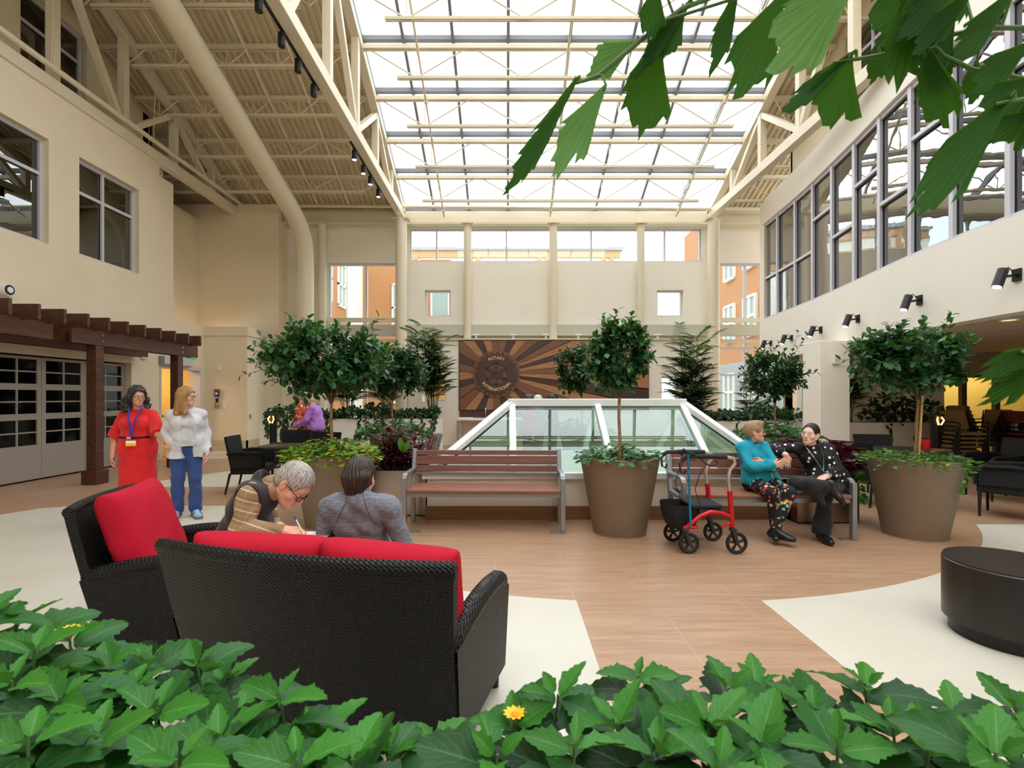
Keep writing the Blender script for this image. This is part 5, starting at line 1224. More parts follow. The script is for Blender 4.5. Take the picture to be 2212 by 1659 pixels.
FP = [(35, 1335, 1.0), (150, 1378, 1.0, 1), (75, 1400, .9), (235, 1440, .95), (320, 1425, 1.0), (425, 1432, 1.02), (490, 1470, 1.1), (25, 1470, .82), (130, 1505, .82), (340, 1530, .85), (270, 1490, .9),
      (605, 1500, .85), (505, 1545, .95), (210, 1590, .75), (470, 1600, .78), (690, 1590, .85), (60, 1600, .7), (840, 1620, .92), (935, 1610, .98), (760, 1640, .78), (640, 1640, .7),
      (1112, 1560, .9, 1), (1205, 1500, .95), (1155, 1540, 1.0), (1378, 1462, .98), (1330, 1560, .85), (1240, 1610, .75), (1075, 1630, .74), (1575, 1485, .9), (1635, 1475, 1.0), (1530, 1560, .8), (1420, 1620, .75), (1760, 1535, .92), (1700, 1510, 1.02), (1868, 1475, .98), (1640, 1600, .76), (1810, 1610, .78), (1930, 1570, .9),
      (2065, 1540, 1.0), (2010, 1620, .85), (2195, 1525, .95), (2150, 1625, .66), (380, 1640, .68), (1550, 1650, .68), (2230, 1600, .8), (-60, 1330, .95)]
FPs = sorted(FP[:], key=lambda p: p[0]*p[2])
for i, p in enumerate(FP):
    rows = 'back row' if p[2] >= .9 else 'front row'; same = sorted([q for q in FP if (q[2] >= .9) == (p[2] >= .9)], key=lambda q: (q[0]-1095)*q[2])
    k = same.index(p)
    lb = 'serrated green plant with a yellow daisy flower %s' % ('at the left end of the foreground trough' if p[0] < 800 else 'just right of the wicker loveseat') if len(p) > 3 else 'serrated green foliage plant in the foreground trough, %s from the left in its %s' % (ORD[k], rows)
    front_plant(lb, P(p[0], p[1], p[2]), 100+i, .128*(1.1-.15*min(1, max(0, p[2]-.8)/.2)), 6, len(p) > 3)
# ---------------------------------------------------------------- fishtail palm overhead
def fishtail(fo, base, tip, width, seed, twist=0.0, n=17, cup=.07):
    r = random.Random(seed); base = Vector(base); tip = Vector(tip); ax = tip-base; L = ax.length; ax.normalize()
    view = Vector((0, 1, .35)); x = ax.cross(view).normalized(); x = Matrix.Rotation(twist, 3, ax) @ x; z = x.cross(ax)
    rows = 14; V = []; F = []; LC = []
    ends = []
    for j in range(n):
        q = j/(n-1)*2-1; e = 1-.42*abs(q-.2)**1.1 + r.choice((-.07, -.03, 0, .04)) + r.uniform(-.03, .03); ends.append(e)
    k0 = r.randint(3, n-4); ends[k0] -= .14; ends[(k0+6) % n] -= .1
    for i in range(rows+1):
        t = i/rows
        for j in range(n):
            q = j/(n-1)*2-1; s = t*ends[j]; w = width/2*(.06+.94*min(1, (s/.72))**1.15)
            zz = cup*L*math.sin(s*2.2)*.8 + (.0045 if j % 2 else -.0045)*min(1, s*2) - .03*L*q*q
            V.append(tuple(base+ax*(L*s)+x*(w*q)+z*zz)); LC.append((q, s, 0))
    for i in range(rows):
        for j in range(n-1): a = i*n+j; F.append((a, a+1, a+n+1, a+n))
    fo.V.append(np.array(V, np.float32)); fo.F.append(np.array(F, np.int32)+fo.n); fo.n += len(V); fo.A.append(np.array(LC, np.float32))
pt = thing('fishtail_palm', 'fishtail palm whose ragged leaflets hang over the top right of the picture', 'palm plant', (1.75, .85, .5))
m = MB(); m.tube([(1.75, .85, .5), (1.72, .85, 1.4), (1.7, .85, 2.1), (1.62, .85, 2.5)], [.03, .028, .022, .016], 10); m.build('trunk', M['cane'], pt, smooth=True)
stm = MB(); fo = Foliage()
RP = []
def frond(pts, rr=.0045):
    ps = [P(*p) for p in pts]; RP.extend(ps[k].lerp(ps[k+1], q/6) for k in range(len(ps)-1) for q in range(7)); stm.tube([Vector((1.68, .85, 2.2))]+ps if pts[0][0] > 2100 else ps, [rr*1.3]+[rr]*(len(ps)-1)+([rr*.6] if pts[0][0] > 2100 else []), 6)
frond([(2330, -120, .85), (1900, -70, .88), (1600, -30, .9), (1470, 20, .9), (1380, 90, .9), (1290, 165, .9), (1245, 180, .9)])
frond([(2330, 60, .95), (2130, 60, .98), (1980, 90, 1.0), (1900, 120, 1.0), (1800, 135, 1.0)])
frond([(2330, 170, .9), (2212, 170, .92), (2100, 150, .95), (2040, 120, .95)])
frond([(2330, 230, .82), (2212, 215, .82), (2150, 225, .82)])
frond([(2330, 690, .72), (2250, 745, .72), (2205, 762, .72)])
FT = [((1250, 172, .9), (1068, 420, .9), 95, .95), ((1310, 185, .88), (1185, 372, .88), 110, .35), ((1375, 90, .9), (1262, 150, .92), 95, .1), ((1425, 80, .92), (1362, 296, .93), 150, .15), ((1505, -10, .9), (1352, 165, .9), 60, .6),
      ((1420, -40, .88), (1395, 90, .88), 75, .2), ((1600, -40, .93), (1527, 160, .93), 60, .5), ((1695, -20, .9), (1575, 214, .9), 140, .2), ((1850, -50, .6), (1655, 135, .6), 190, .1), ((1850, 112, 1.0), (1672, 240, 1.0), 70, .9),
      ((1835, 120, 1.0), (1775, 262, 1.0), 165, .05), ((1985, -30, .95), (1920, 190, .95), 120, .3), ((2110, -30, .9), (1965, 115, .9), 70, .4), ((2005, 105, .95), (2035, 280, .95), 110, .3), ((2060, 40, .97), (1985, 205, .97), 90, .5),
      ((2200, -30, .95), (2030, 150, .95), 80, .5), ((2190, 200, .82), (1950, 460, .82), 130, .75), ((2260, 160, .85), (2105, 250, .85), 110, .4), ((2215, 215, .85), (2200, 330, .85), 60, .3), ((1900, 100, 1.0), (1985, 170, 1.0), 60, .5), ((1930, 60, 1.05), (1880, 175, 1.05), 80, .2),
      ((2260, 745, .72), (2108, 815, .72), 75, .7), ((2290, 770, .7), (2118, 872, .7), 70, .45), ((1770, -60, 1.0), (1740, 60, 1.0), 90, .3), ((1950, -60, .9), (1880, 60, .9), 80, .2), ((2110, 130, 1.0), (2090, 225, 1.0), 60, .4), ((1965, -40, .98), (1990, 130, .98), 130, .25), ((1930, -40, 1.0), (1955, 150, 1.0), 120, .1), ((2080, -60, .93), (1930, 90, .93), 90, .5), ((2030, 60, 1.0), (2000, 170, 1.0), 110, .2), ((2230, 90, .9), (2090, 190, .9), 90, .5), ((2070, -50, 1.02), (2040, 60, 1.02), 90, .3), ((2230, 240, .84), (2130, 300, .84), 80, .5), ((1480, 20, .9), (1425, 125, .9), 70, .6), ((1745, -60, .95), (1700, 60, .95), 90, .4)]
for i, (b, e, w, tw) in enumerate(FT):
    bp_ = P(*b); near = min(RP, key=lambda p: (p-bp_).length); dl = (P(*e)-bp_).normalized()
    if (near-bp_).length > .004: stm.tube([near, near.lerp(bp_, .5)+Vector((0, 0, .01)), bp_, bp_+dl*.01], [.003, .0026, .0022, .0018], 6)
    fo = Foliage(); fishtail(fo, bp_, P(*e), w/FPX*b[2], 300+i, tw); fo.build('leaflet', LM['fishtail'] if i not in (1, 2, 8) else LM['fishtail_pale'], pt)
stm.build('rachis', M['stem_green'], pt, smooth=True)
# ================================================================ PEOPLE (smooth blended distance fields, meshed by surface nets)
A3 = lambda *v: np.array(v, dtype=np.float64)
def nrm(v): v = np.asarray(v, float); return v/(np.linalg.norm(v)+1e-12)
def p_cone(a, b, ra, rb=None):
    a = np.asarray(a, float); b = np.asarray(b, float); rb = ra if rb is None else rb; ba = b-a; L2 = float(ba@ba)+1e-12
    def f(p):
        q = p-a; t = np.clip(q@ba/L2, 0, 1); return np.sqrt(((q-t[:, None]*ba)**2).sum(1))-(ra+(rb-ra)*t)
    return f
def p_sph(c, r):
    c = np.asarray(c, float); return lambda p: np.sqrt(((p-c)**2).sum(1))-r
def p_ell(c, r, R=None):
    c = np.asarray(c, float); r = np.asarray(r, float); R = np.eye(3) if R is None else R      # rows of R = axes
    def f(p):
        q = (p-c)@R.T; k0 = np.sqrt(((q/r)**2).sum(1)); k1 = np.sqrt(((q/(r*r))**2).sum(1))+1e-9; return k0*(k0-1)/k1
    return f
def p_plane(c, n):
    c = np.asarray(c, float); n = nrm(n); return lambda p: (p-c)@n
def smin(a, b, k):
    h = np.maximum(k-np.abs(a-b), 0)/k; return np.minimum(a, b)-h*h*k*.25
class Fld:
    def __init__(s): s.it = []; s.disp = None
    def u(s, f, k=.03): s.it.append(('u', f, k)); return s
    def cut(s, f, k=.01): s.it.append(('c', f, k)); return s          # remove the inside of f
    def keep(s, f): s.it.append(('k', f, 0)); return s               # intersect with f
    def ev(s, p, it):
        d = None
        for op, f, k in it:
            if d is None:
                if op == 'u': d = f(p)
                continue
            e = f(p)
            if op == 'u': d = smin(d, e, k)
            elif op == 'c': d = -smin(-d, e, k)
            else: d = np.maximum(d, e)
        if d is None: return np.ones(len(p))
        if s.disp is not None: d = d+s.disp(p)
        return d
    def __call__(s, p): return s.ev(p, s.it)
def netmesh(f, lo, hi, h):
    lo = np.asarray(lo, float); hi = np.asarray(hi, float); B = 8
    nb = np.maximum(1, np.ceil((hi-lo)/(B*h)).astype(int)); n = nb*B+1
    gi = np.stack(np.meshgrid(*[np.arange(k) for k in nb], indexing='ij'), -1).reshape(-1, 3)
    cen = lo+(gi+.5)*B*h; fc = f(cen); R = B*h*.866; act = np.abs(fc) < R*1.25+.012
    D = np.where(fc < 0, -1.0, 1.0).reshape(nb).repeat(B, 0).repeat(B, 1).repeat(B, 2)
    D = np.pad(D, ((0, 1),)*3, mode='edge').astype(np.float32)
    ga = gi[act]; ca = cen[act]; pd = [g(ca) for _, g, _ in f.it]; ops = [o for o, _, _ in f.it]; ks = [k for _, _, k in f.it]
    um = np.min(np.stack([d for d, o in zip(pd, ops) if o == 'u']), 0)
    rel = np.stack([(d-R*1.3 < um+R*1.3+k+.01) if o == 'u' else (d < R*1.5+k+.02) if o == 'c' else np.ones(len(ca), bool) for d, o, k in zip(pd, ops, ks)], 1)
    off = np.stack(np.meshgrid(*[np.arange(B+1)]*3, indexing='ij'), -1).reshape(-1, 3)*h
    keys = np.packbits(rel, axis=1); _, inv = np.unique(keys, axis=0, return_inverse=True); inv = inv.ravel()
    order = np.argsort(inv, kind='stable'); st = 0
    while st < len(order):
        en = st
        while en < len(order) and inv[order[en]] == inv[order[st]] and en-st < 64: en += 1
        bl = order[st:en]; it = [x for x, r in zip(f.it, rel[bl[0]]) if r]; q = ga[bl]
        val = f.ev((lo+q[:, None, :]*B*h+off[None]).reshape(-1, 3), it).reshape(len(bl), B+1, B+1, B+1)
        for v, (i, j, k) in zip(val, q): D[i*B:i*B+B+1, j*B:j*B+B+1, k*B:k*B+B+1] = v
        st = en
    S_ = D < 0; c = np.zeros(n-1, np.int8)
    for dx in (0, 1):
        for dy in (0, 1):
            for dz in (0, 1): c += S_[dx:n[0]-1+dx, dy:n[1]-1+dy, dz:n[2]-1+dz]
    ac = (c > 0) & (c < 8); cells = np.argwhere(ac); idx = np.full(n-1, -1, np.int64); idx[ac] = np.arange(len(cells))
    P_ = np.zeros((len(cells), 3)); W_ = np.zeros(len(cells))
    cor = [(x, y, z) for x in (0, 1) for y in (0, 1) for z in (0, 1)]
    for a in cor:
        for ax in range(3):
            if a[ax]: continue
            b = list(a); b[ax] = 1; da = D[cells[:, 0]+a[0], cells[:, 1]+a[1], cells[:, 2]+a[2]]; db = D[cells[:, 0]+b[0], cells[:, 1]+b[1], cells[:, 2]+b[2]]
            m = (da < 0) != (db < 0); t = np.where(m, da/np.where(m, da-db, 1), 0); q = np.tile(np.array(a, float), (len(cells), 1)); q[:, ax] += t
            P_[m] += q[m]; W_[m] += 1
    V = lo+(cells+P_/W_[:, None])*h; Fs = []
    for ax in range(3):
        o = [x for x in range(3) if x != ax]; sl0 = [slice(None)]*3; sl1 = [slice(None)]*3; sl0[ax] = slice(0, -1); sl1[ax] = slice(1, None)
        e = np.argwhere(S_[tuple(sl0)] != S_[tuple(sl1)])
        e = e[(e[:, o[0]] > 0) & (e[:, o[1]] > 0) & (e[:, o[0]] < n[o[0]]-1) & (e[:, o[1]] < n[o[1]]-1)]
        qs = []
        for d0, d1 in ((-1, -1), (0, -1), (0, 0), (-1, 0)):
            g = e.copy(); g[:, o[0]] += d0; g[:, o[1]] += d1; qs.append(idx[g[:, 0], g[:, 1], g[:, 2]])
        q = np.stack(qs, 1); neg = S_[e[:, 0], e[:, 1], e[:, 2]]
        flip = neg if ax != 1 else ~neg
        q[~flip] = q[~flip][:, ::-1]; Fs.append(q)
    F_ = np.concatenate(Fs); F_ = F_[(F_ >= 0).all(1)]
    return V, F_
def netobj(name, f, lo, hi, h, mats, parent, region=None):
    V, F_ = netmesh(f, lo, hi, h); o0 = ORI[parent.name]; me = bpy.data.meshes.new(name)
    Vl = (V-np.array(o0)).astype(np.float32); me.vertices.add(len(V)); me.vertices.foreach_set('co', Vl.ravel())
    me.loops.add(F_.size); me.loops.foreach_set('vertex_index', F_.astype(np.int32).ravel()); me.polygons.add(len(F_))
    me.polygons.foreach_set('loop_start', np.arange(0, F_.size, 4, dtype=np.int32)); me.polygons.foreach_set('loop_total', np.full(len(F_), 4, np.int32))
    me.polygons.foreach_set('use_smooth', np.ones(len(F_), bool))
    mats = mats if isinstance(mats, (list, tuple)) else [mats]
    for m in mats: me.materials.append(m)
    if region is not None:
        me.polygons.foreach_set('material_index', region(V[F_].mean(1)).astype(np.int32))
    me.update(calc_edges=True); o = bpy.data.objects.new(name, me); C.objects.link(o); o.parent = parent; ORI[o.name] = Vector(o0); return o
def folds(amp, s=1.0, seed=0.0):
    amp *= 1.25
    def d(p):
        x, y, z = p[:, 0]*s, p[:, 1]*s, p[:, 2]*s
        return amp*(np.sin(23*x+11*z+3*np.sin(17*y+seed)+seed)*.5+np.sin(31*z-19*y+2.5*np.sin(21*x+1.3*seed))*.5+.4*np.sin(57*z+41*x-37*y+seed))
    return d
def skinmat(name, c, lip):
    a = mat(name, c, .48, var=.04, vs=18); b = mat(name+'_lips', lip, .38); return [a, b]
SK = {'light': skinmat('light_skin', (224, 172, 146), (198, 124, 112)), 'pink': skinmat('pink_skin', (226, 168, 142), (200, 128, 112)), 'warm': skinmat('warm_skin', (206, 152, 118), (176, 106, 90)), 'pale': skinmat('pale_skin', (236, 190, 170), (176, 92, 92))}
def hairmat(name, c1, c2, rough=.42):
    N = NT(name); v = N.co(scale=(70, 70, 7)); f = N.noise(v, 1.6, 4, .6); N.l(N.ramp(f, [(.3, c1), (.72, c2)]), N.b.inputs['Base Color']); N.b.inputs['Roughness'].default_value = rough
    N.bump(f, .7, .006); return N.m
HM = {'black': hairmat('black_hair', (18, 13, 13), (46, 34, 32)), 'brown': hairmat('dark_brown_hair', (30, 22, 19), (74, 58, 50)), 'grey': hairmat('grey_hair', (112, 106, 100), (206, 200, 192)), 'blond': hairmat('long_blond_hair', (116, 80, 46), (196, 150, 94)), 'sandy': hairmat('sandy_hair', (132, 104, 76), (188, 158, 124)), 'white': hairmat('white_hair', (200, 196, 188), (236, 232, 226))}
M['eye'] = mat('eye_white', (232, 228, 222), .2); M['iris'] = mat('brown_iris', (40, 28, 22), .15); M['frame_black'] = mat('black_spectacle_frame', (16, 15, 16), .25)
def p_sleeve(a, b, ra, rb):
    a = np.asarray(a, float); b = np.asarray(b, float); g = p_cone(a, b+nrm(b-a)*.08, ra, rb+(rb-ra)*.08/max(np.linalg.norm(b-a), .05)); n = nrm(b-a)
    return lambda p: np.maximum(g(p), (p-b)@n)
class Hd:                                                             # head frame: x right, y forward (face), z up
    def __init__(s, c, fwd, up, sc=1.0):
        s.c = np.asarray(c, float); s.y = nrm(fwd); z = np.asarray(up, float); z = z-s.y*(z@s.y); s.z = nrm(z); s.x = np.cross(s.y, s.z); s.s = sc
    def __call__(s, x, y, z): return s.c+s.s*(x*s.x+y*s.y+z*s.z)
    def R(s): return np.stack([s.x, s.y, s.z])
def head_prims(fl, H, smile=.0, male=False, k0=.03):
    s = H.s; R = H.R(); e = lambda c, r: p_ell(H(*c), A3(*r)*s, R)
    co = lambda a, b, ra, rb=None: p_cone(H(*a), H(*b), ra*s, (ra if rb is None else rb)*s)
    jw = 1.12 if male else 1.0
    fl.u(e((0, -.012, .032), (.073, .093, .084)), k0*s)
    fl.u(co((0, .022, -.01), (0, .04, -.07), .061, .042*jw), .03*s)
    for q in (-1, 1):
        fl.u(co((q*.05*jw, -.005, -.05), (q*.012, .066, -.1), .02, .017*jw), .03*s)
        fl.u(p_sph(H(q*.042, .05, -.028), .026*s), .025*s)
    fl.u(p_sph(H(0, .068, -.1), .0165*s*jw), .02*s)
    fl.u(co((-.034, .071, .027), (.034, .071, .027), .013), .02*s)
    for q in (-1, 1): fl.cut(p_sph(H(q*.032, .098, .003), .0165*s), .014*s)
    for q in (-1, 1):
        fl.u(co((q*.045, .066, .004), (q*.03, .081, .0105), .0042), .006*s); fl.u(co((q*.03, .081, .0105), (q*.018, .076, .004), .0042), .006*s); fl.u(co((q*.044, .067, -.008), (q*.02, .078, -.009), .004), .008*s)
    fl.u(co((0, .08, .016), (0, .104, -.03), .0085, .0115), .012*s)
    for q in (-1, 1): fl.u(p_sph(H(q*.0115, .092, -.036), .0085*s), .006*s)
    fl.u(e((0, .074, -.07), (.03, .014, .02)), .02*s)
    for f_, k in lip_prims(H, smile): fl.u(f_, k)
    fl.cut(co((-.022, .096, -.0695+smile), (0, .1, -.0705), .0022), .004*s); fl.cut(co((0, .1, -.0705), (.022, .096, -.0695+smile), .0022), .004*s)
    for q in (-1, 1):
        ax = nrm(H.x*q*.35-H.y*.94); R2 = np.stack([np.cross(ax, H.z), ax, H.z])
        fl.u(p_ell(H(q*.079, -.014, -.008), A3(.0085, .019, .031)*s, R2), .008*s); fl.u(p_sph(H(q*.074, -.006, -.03), .009*s), .01*s)
        fl.cut(p_ell(H(q*.089, -.009, -.005), A3(.006, .009, .018)*s, R2), .006*s)
def lip_prims(H, smile=0):
    s = H.s; co = lambda a, b, ra, rb: p_cone(H(*a), H(*b), ra*s, rb*s); o = []
    for q in (-1, 1):
        o.append((co((q*.026, .077, -.068+smile), (q*.006, .0915, -.0645), .0028, .0052), .006*s)); o.append((co((q*.024, .077, -.071+smile), (0, .0905, -.0765), .0028, .0062), .006*s))
    return o
def hand_prims(fl, w, d, n, side, curl=(.35, .4, .45, .5), sc=1.0, spread=.0, thumb=.5):
    """w wrist, d towards the knuckles, n palm normal, side +1 puts the thumb on d x n"""
    d = nrm(d); n = nrm(n-d*(n@d)); s = np.cross(d, n)*side; w = np.asarray(w, float); L = sc
    kn = [w+d*(.088-.004*abs(i-1))*L+s*(.030-.0195*i)*L for i in range(4)]
    for i in range(4): fl.u(p_cone(w+s*(.012-.008*i)*L, kn[i], .0145*L, .0105*L), .014*L)
    ln = [.072, .08, .074, .058]
    for i in range(4):
        p = kn[i]; ang = 0; dd0 = nrm(d+s*spread*(1.5-i)*.5)
        for q, (fr, r0, r1) in enumerate(((.45, .0098, .0088), (.31, .0088, .0078), (.24, .0078, .0066))):
            ang += curl[i]*(.8 if q == 0 else 1.0); v = dd0*math.cos(ang)+n*math.sin(ang); e = p+v*ln[i]*fr*L; fl.u(p_cone(p, e, r0*L, r1*L), .004*L); p = e
    b = w+d*.022*L+s*.022*L; t1 = b+nrm(d*.62+s*.68+n*.25)*.042*L; t2 = t1+nrm(d*.85+s*(.5-thumb)+n*thumb)*.034*L; t3 = t2+nrm(d*.9+s*(.3-thumb)+n*thumb)*.026*L
    fl.u(p_cone(b, t1, .0155*L, .0115*L), .014*L); fl.u(p_cone(t1, t2, .0112*L, .0095*L), .005*L); fl.u(p_cone(t2, t3, .0095*L, .0075*L), .004*L)
class Fig:
    def __init__(s, name, label, base, fdeg, sc=1.0, build=1.0, skin='light', h=.005):
        s.b = np.array([base[0], base[1], base[2] if len(base) > 2 else 0.0]); a = math.radians(fdeg); s.F = A3(math.cos(a), math.sin(a), 0); s.Rr = A3(s.F[1], -s.F[0], 0); s.sc = sc; s.w = build
        s.t = thing(name, label, 'person', tuple(s.b)); s.J = {}; s.skin = SK[skin]; s.h = h
    def L(s, r, f, z): return s.b+s.sc*(r*s.Rr+f*s.F+A3(0, 0, z))
    def set(s, **kw):
        for k, v in kw.items(): s.J[k] = s.L(*v)
    def setw(s, **kw):
        for k, v in kw.items(): s.J[k] = np.asarray(v, float)
    def frame(s):
        J = s.J; R = nrm(J['shR']-J['shL']); U = nrm(J['neck']-J['hip']); Fw = nrm(np.cross(U, R)); return R, Fw, U
    def torso(s, fl, o=0.0, bust=0.0, belly=0.0, k=.04, low=True):
        J = s.J; R, Fw, U = s.frame(); q = s.sc; w = s.w
        fl.u(p_cone(J['shL']+R*.03*q-U*.015*q, J['shR']-R*.03*q-U*.015*q, .050*q*w**.4+o), k)
        fl.u(p_cone(J['neck']-U*.035*q, J['shL'], .042*q+o, .042*q+o), k); fl.u(p_cone(J['neck']-U*.035*q, J['shR'], .042*q+o, .042*q+o), k)
        for g in (-1, 1):
            c = J['chest']+R*g*.066*q*w; wa = J['waist']+R*g*.055*q*w
            fl.u(p_cone(c, wa, .088*q*w**.6+o, .079*q*w+o), k); fl.u(p_cone(wa, J['hipR' if g > 0 else 'hipL']+U*.02*q, .079*q*w+o, .098*q*w**.8+o), k)
            if bust: fl.u(p_sph(J['chest']+R*g*.07*q*w+Fw*(.068+.02*bust)*q*w**.5-U*.02*q, (.055+.022*bust)*q+o*.6), .05)
        if belly: fl.u(p_sph(J['waist']+Fw*.05*q*belly+U*-.02*q, (.1*q*w)+o), .08)
    def arm(s, fl, side, o=0.0, t0=0.0, t1=2.0, r=(.046, .039, .028), flare=0.0, k=.016):
        J = s.J; q = s.sc; a, e, wr = J['sh'+side], J['el'+side], J['wr'+side]; r = [x*q*(s.w**.4) for x in r]
        u1 = min(t1, 1.0); fl.u(p_cone(a, a+(e-a)*u1, r[0]+o, r[0]+(r[1]-r[0])*u1+o+flare*(t1 <= 1)), k)
        if t1 > 1: u2 = t1-1; fl.u(p_cone(e, e+(wr-e)*u2, r[1]+o, r[1]+(r[2]-r[1])*u2+o+flare), k)
    def leg(s, fl, side, o=0.0, o2=None, t1=2.0, r=(.085, .056, .038), k=.03):
        J = s.J; q = s.sc; h_, kn, an = J['hip'+side], J['kn'+side], J['an'+side]; w = s.w**.6; o2 = o if o2 is None else o2
        fl.u(p_cone(h_, kn, r[0]*q*w+o, r[1]*q*w+o), k)
        if t1 > 1: e = kn+(an-kn)*(t1-1); fl.u(p_cone(kn, e, r[1]*q*w+o, r[2]*q*w+o2), k)
    def shoe(s, side, m, sole=None):
        J = s.J; fl = Fld(); q = s.sc; an, to = J['an'+side], J['to'+side]; v = to-an; kn = J['kn'+side]; sh = nrm(kn-an)
        f = nrm(v-sh*(v@sh)*.25) if abs(v[2]) > .12 else nrm(v*A3(1, 1, 0)); up = nrm(sh-f*(sh@f)); sd = np.cross(f, up)
        if abs(v[2]) <= .12: up = A3(0, 0, 1); sd = np.cross(f, up)
        hz = .062*q; heel = an-f*.035*q-up*(hz-.012); ball = an+f*.12*q-up*(hz-.002); tip = an+f*.175*q-up*(hz+.004)
        fl.u(p_cone(an+sh*.03, heel+up*.01, .041*q, .036*q), .03); fl.u(p_cone(heel, ball, .036*q, .033*q), .03)
        for g in (-1, 1): fl.u(p_cone(ball+sd*g*.014*q, tip+sd*g*.006*q, .03*q, .026*q), .02)
        fl.u(p_cone(an+f*.01, ball, .04*q, .028*q), .03)
        bot = an-up*(hz+.022); fl.cut(p_plane(bot, up), .004)
        s.mesh('shoe', fl, m, [an, tip, heel, ball], .07)
        f2 = Fld(); f2.u(p_cone(heel, ball, .040*q, .038*q), .02); f2.u(p_cone(ball, tip, .038*q, .03*q), .02); f2.cut(p_plane(bot-up*.004, up), .001); f2.keep(lambda p: (p-bot)@up-.013); s.mesh('shoe_sole', f2, sole or M['alu_dark'], [an, tip, heel, ball], .07, .004)
    def box(s, pts, mg): pts = np.array(pts); return pts.min(0)-mg, pts.max(0)+mg
    def mesh(s, name, fl, m, pts, mg, h=None, region=None):
        lo, hi = s.box(pts, mg); return netobj(name, fl, lo, hi, h or s.h, m, s.t, region)
    def headset(s, c, fwd, up=(0, 0, 1), sc=None):
        s.H = Hd(c, fwd, up, (sc or s.sc)*1.0); s.J['head'] = np.asarray(c, float)
    def body(s, smile=0.0, male=False, hands=None, legs=True, bust=0, hh=None):
        fl = Fld(); J = s.J; q = s.sc; H = s.H
        s.torso(fl, -.012, bust*.6)
        for sd in 'LR':
            s.arm(fl, sd, 0)
            if legs: s.leg(fl, sd, -.006)
        fl.u(p_cone(J['neck']-A3(0, 0, .02)*q, H(0, -.022, -.06), .054*q*s.w**.4, .05*q*s.w**.3), .035)
        for sd, kw in (hands or {}).items(): hand_prims(fl, J['wr'+sd], side=1 if sd == 'R' else -1, sc=q*.98, **kw)
        head_prims(fl, H, smile, male)
        RR = H.R()
        def region(p):
            q = (p-H.c)@RR.T/H.s; return ((q[:, 0]/.0255)**2+((q[:, 2]+.0705-smile*(q[:, 0]/.025)**2)/(.0088*(1-.35*(np.abs(q[:, 0])/.0255)**2)))**2 < 1) & (q[:, 1] > .055)
        pts = [v for v in J.values()]+[H(.1, .13, -.14), H(-.1, -.12, .13), H(0, .13, .1), H(0, -.12, -.1)]
        s.mesh('body', fl, s.skin, pts, .13, hh, region)
        for g in (-1, 1):
            c = H(g*.032, .0725, .001); m = MB(); n_, k_ = 12, 12
            vs = []
            for i in range(k_+1):
                th = math.pi*i/k_
                for j in range(n_):
                    ph = 2*math.pi*j/n_; v = H.y*math.cos(th)+(H.x*math.cos(ph)+H.z*math.sin(ph))*math.sin(th); vs.append(tuple(c+v*.0122*H.s))
            fs = [(i*n_+j, i*n_+(j+1) % n_, (i+1)*n_+(j+1) % n_, (i+1)*n_+j) for i in range(k_) for j in range(n_)]
            m.cur = 0; m.add(vs, fs); m.mi = [1 if i < 2 else 0 for i in range(k_) for j in range(n_)]
            m.build('eye', [M['eye'], M['iris']], s.t, smooth=True)
    def brows(s, m, lift=0):
        H = s.H; mb = MB()
        for g in (-1, 1): mb.tube([H(g*.014, .083, .024+lift), H(g*.03, .0835, .029+lift), H(g*.046, .071, .024+lift)], [.003*H.s, .0034*H.s, .0018*H.s], 6)
        mb.build('eyebrow', m, s.t, smooth=True)
    def glasses(s, m=None, rim=.0022, w=.024, hgt=.017):
        H = s.H; mb = MB()
        for g in (-1, 1):
            pts = [H(g*.033+w*np.sign(math.cos(a))*abs(math.cos(a))**.7, .1-.014*abs(math.cos(a))*(1 if math.cos(a)*g > 0 else .1), -.004+hgt*np.sign(math.sin(a))*abs(math.sin(a))**.7) for a in [2*math.pi*i/20 for i in range(20)]]
            mb.tube(pts, rim*H.s, 6, closed=True); mb.tube([H(g*.057, .086, .004), H(g*.078, .03, .008), H(g*.082, -.015, .006), H(g*.08, -.03, -.008)], rim*.9*H.s, 6)
        mb.tube([H(-.01, .1, .002), H(0, .104, .004), H(.01, .1, .002)], rim*H.s, 6); mb.build('glasses', m or M['frame_black'], s.t, smooth=True)
    def cap_hair(s, m, off=.014, front=.058, low=-.06, extra=None, strand=.003, side_low=-.035, crown=0.0, top=0.0):
        H = s.H; q = H.s; fl = Fld(); R = H.R()
        fl.u(p_ell(H(0, -.014, .034+crown), A3(.073+off, .093+off, .084+off+top)*q, R), .02); fl.u(p_ell(H(0, -.055, -.02), A3(.062+off*.6, .045+off, .06)*q, R), .04)
        fl.cut(p_ell(H(0, .09, -.03), A3(.083+.12*max(0, front-.05), .066, .034+front)*q, R), .010)           # face opening
        fl.cut(p_plane(H(0, 0, low), H.z), .008)
        for g in (-1, 1): fl.cut(p_ell(H(g*.085, .0, -.028), A3(.03, .028, .045-side_low*.0)*q, R), .008)
        if extra: extra(fl, H)
        c = H.c
        def dd(p):
            v = (p-c)@R.T; a = np.arctan2(v[:, 0], v[:, 1]+.03); return strand*(np.sin(a*30+2.2*np.sin(v[:, 2]*14+a))*.6+np.sin(a*63+3*np.sin(v[:, 2]*19+1))*.4)
        fl.disp = dd
        pts = [H(x, y, z) for x in (-.13, .13) for y in (-.15, .13) for z in (-.12, .15)]
        return fl, pts
def cloth(name, c, var=.06, vs=10, bump=.15, bs=350, rough=.85): return mat(name, c, rough, var=var, vs=vs, bump=bump, bs=bs, sheen=.15)
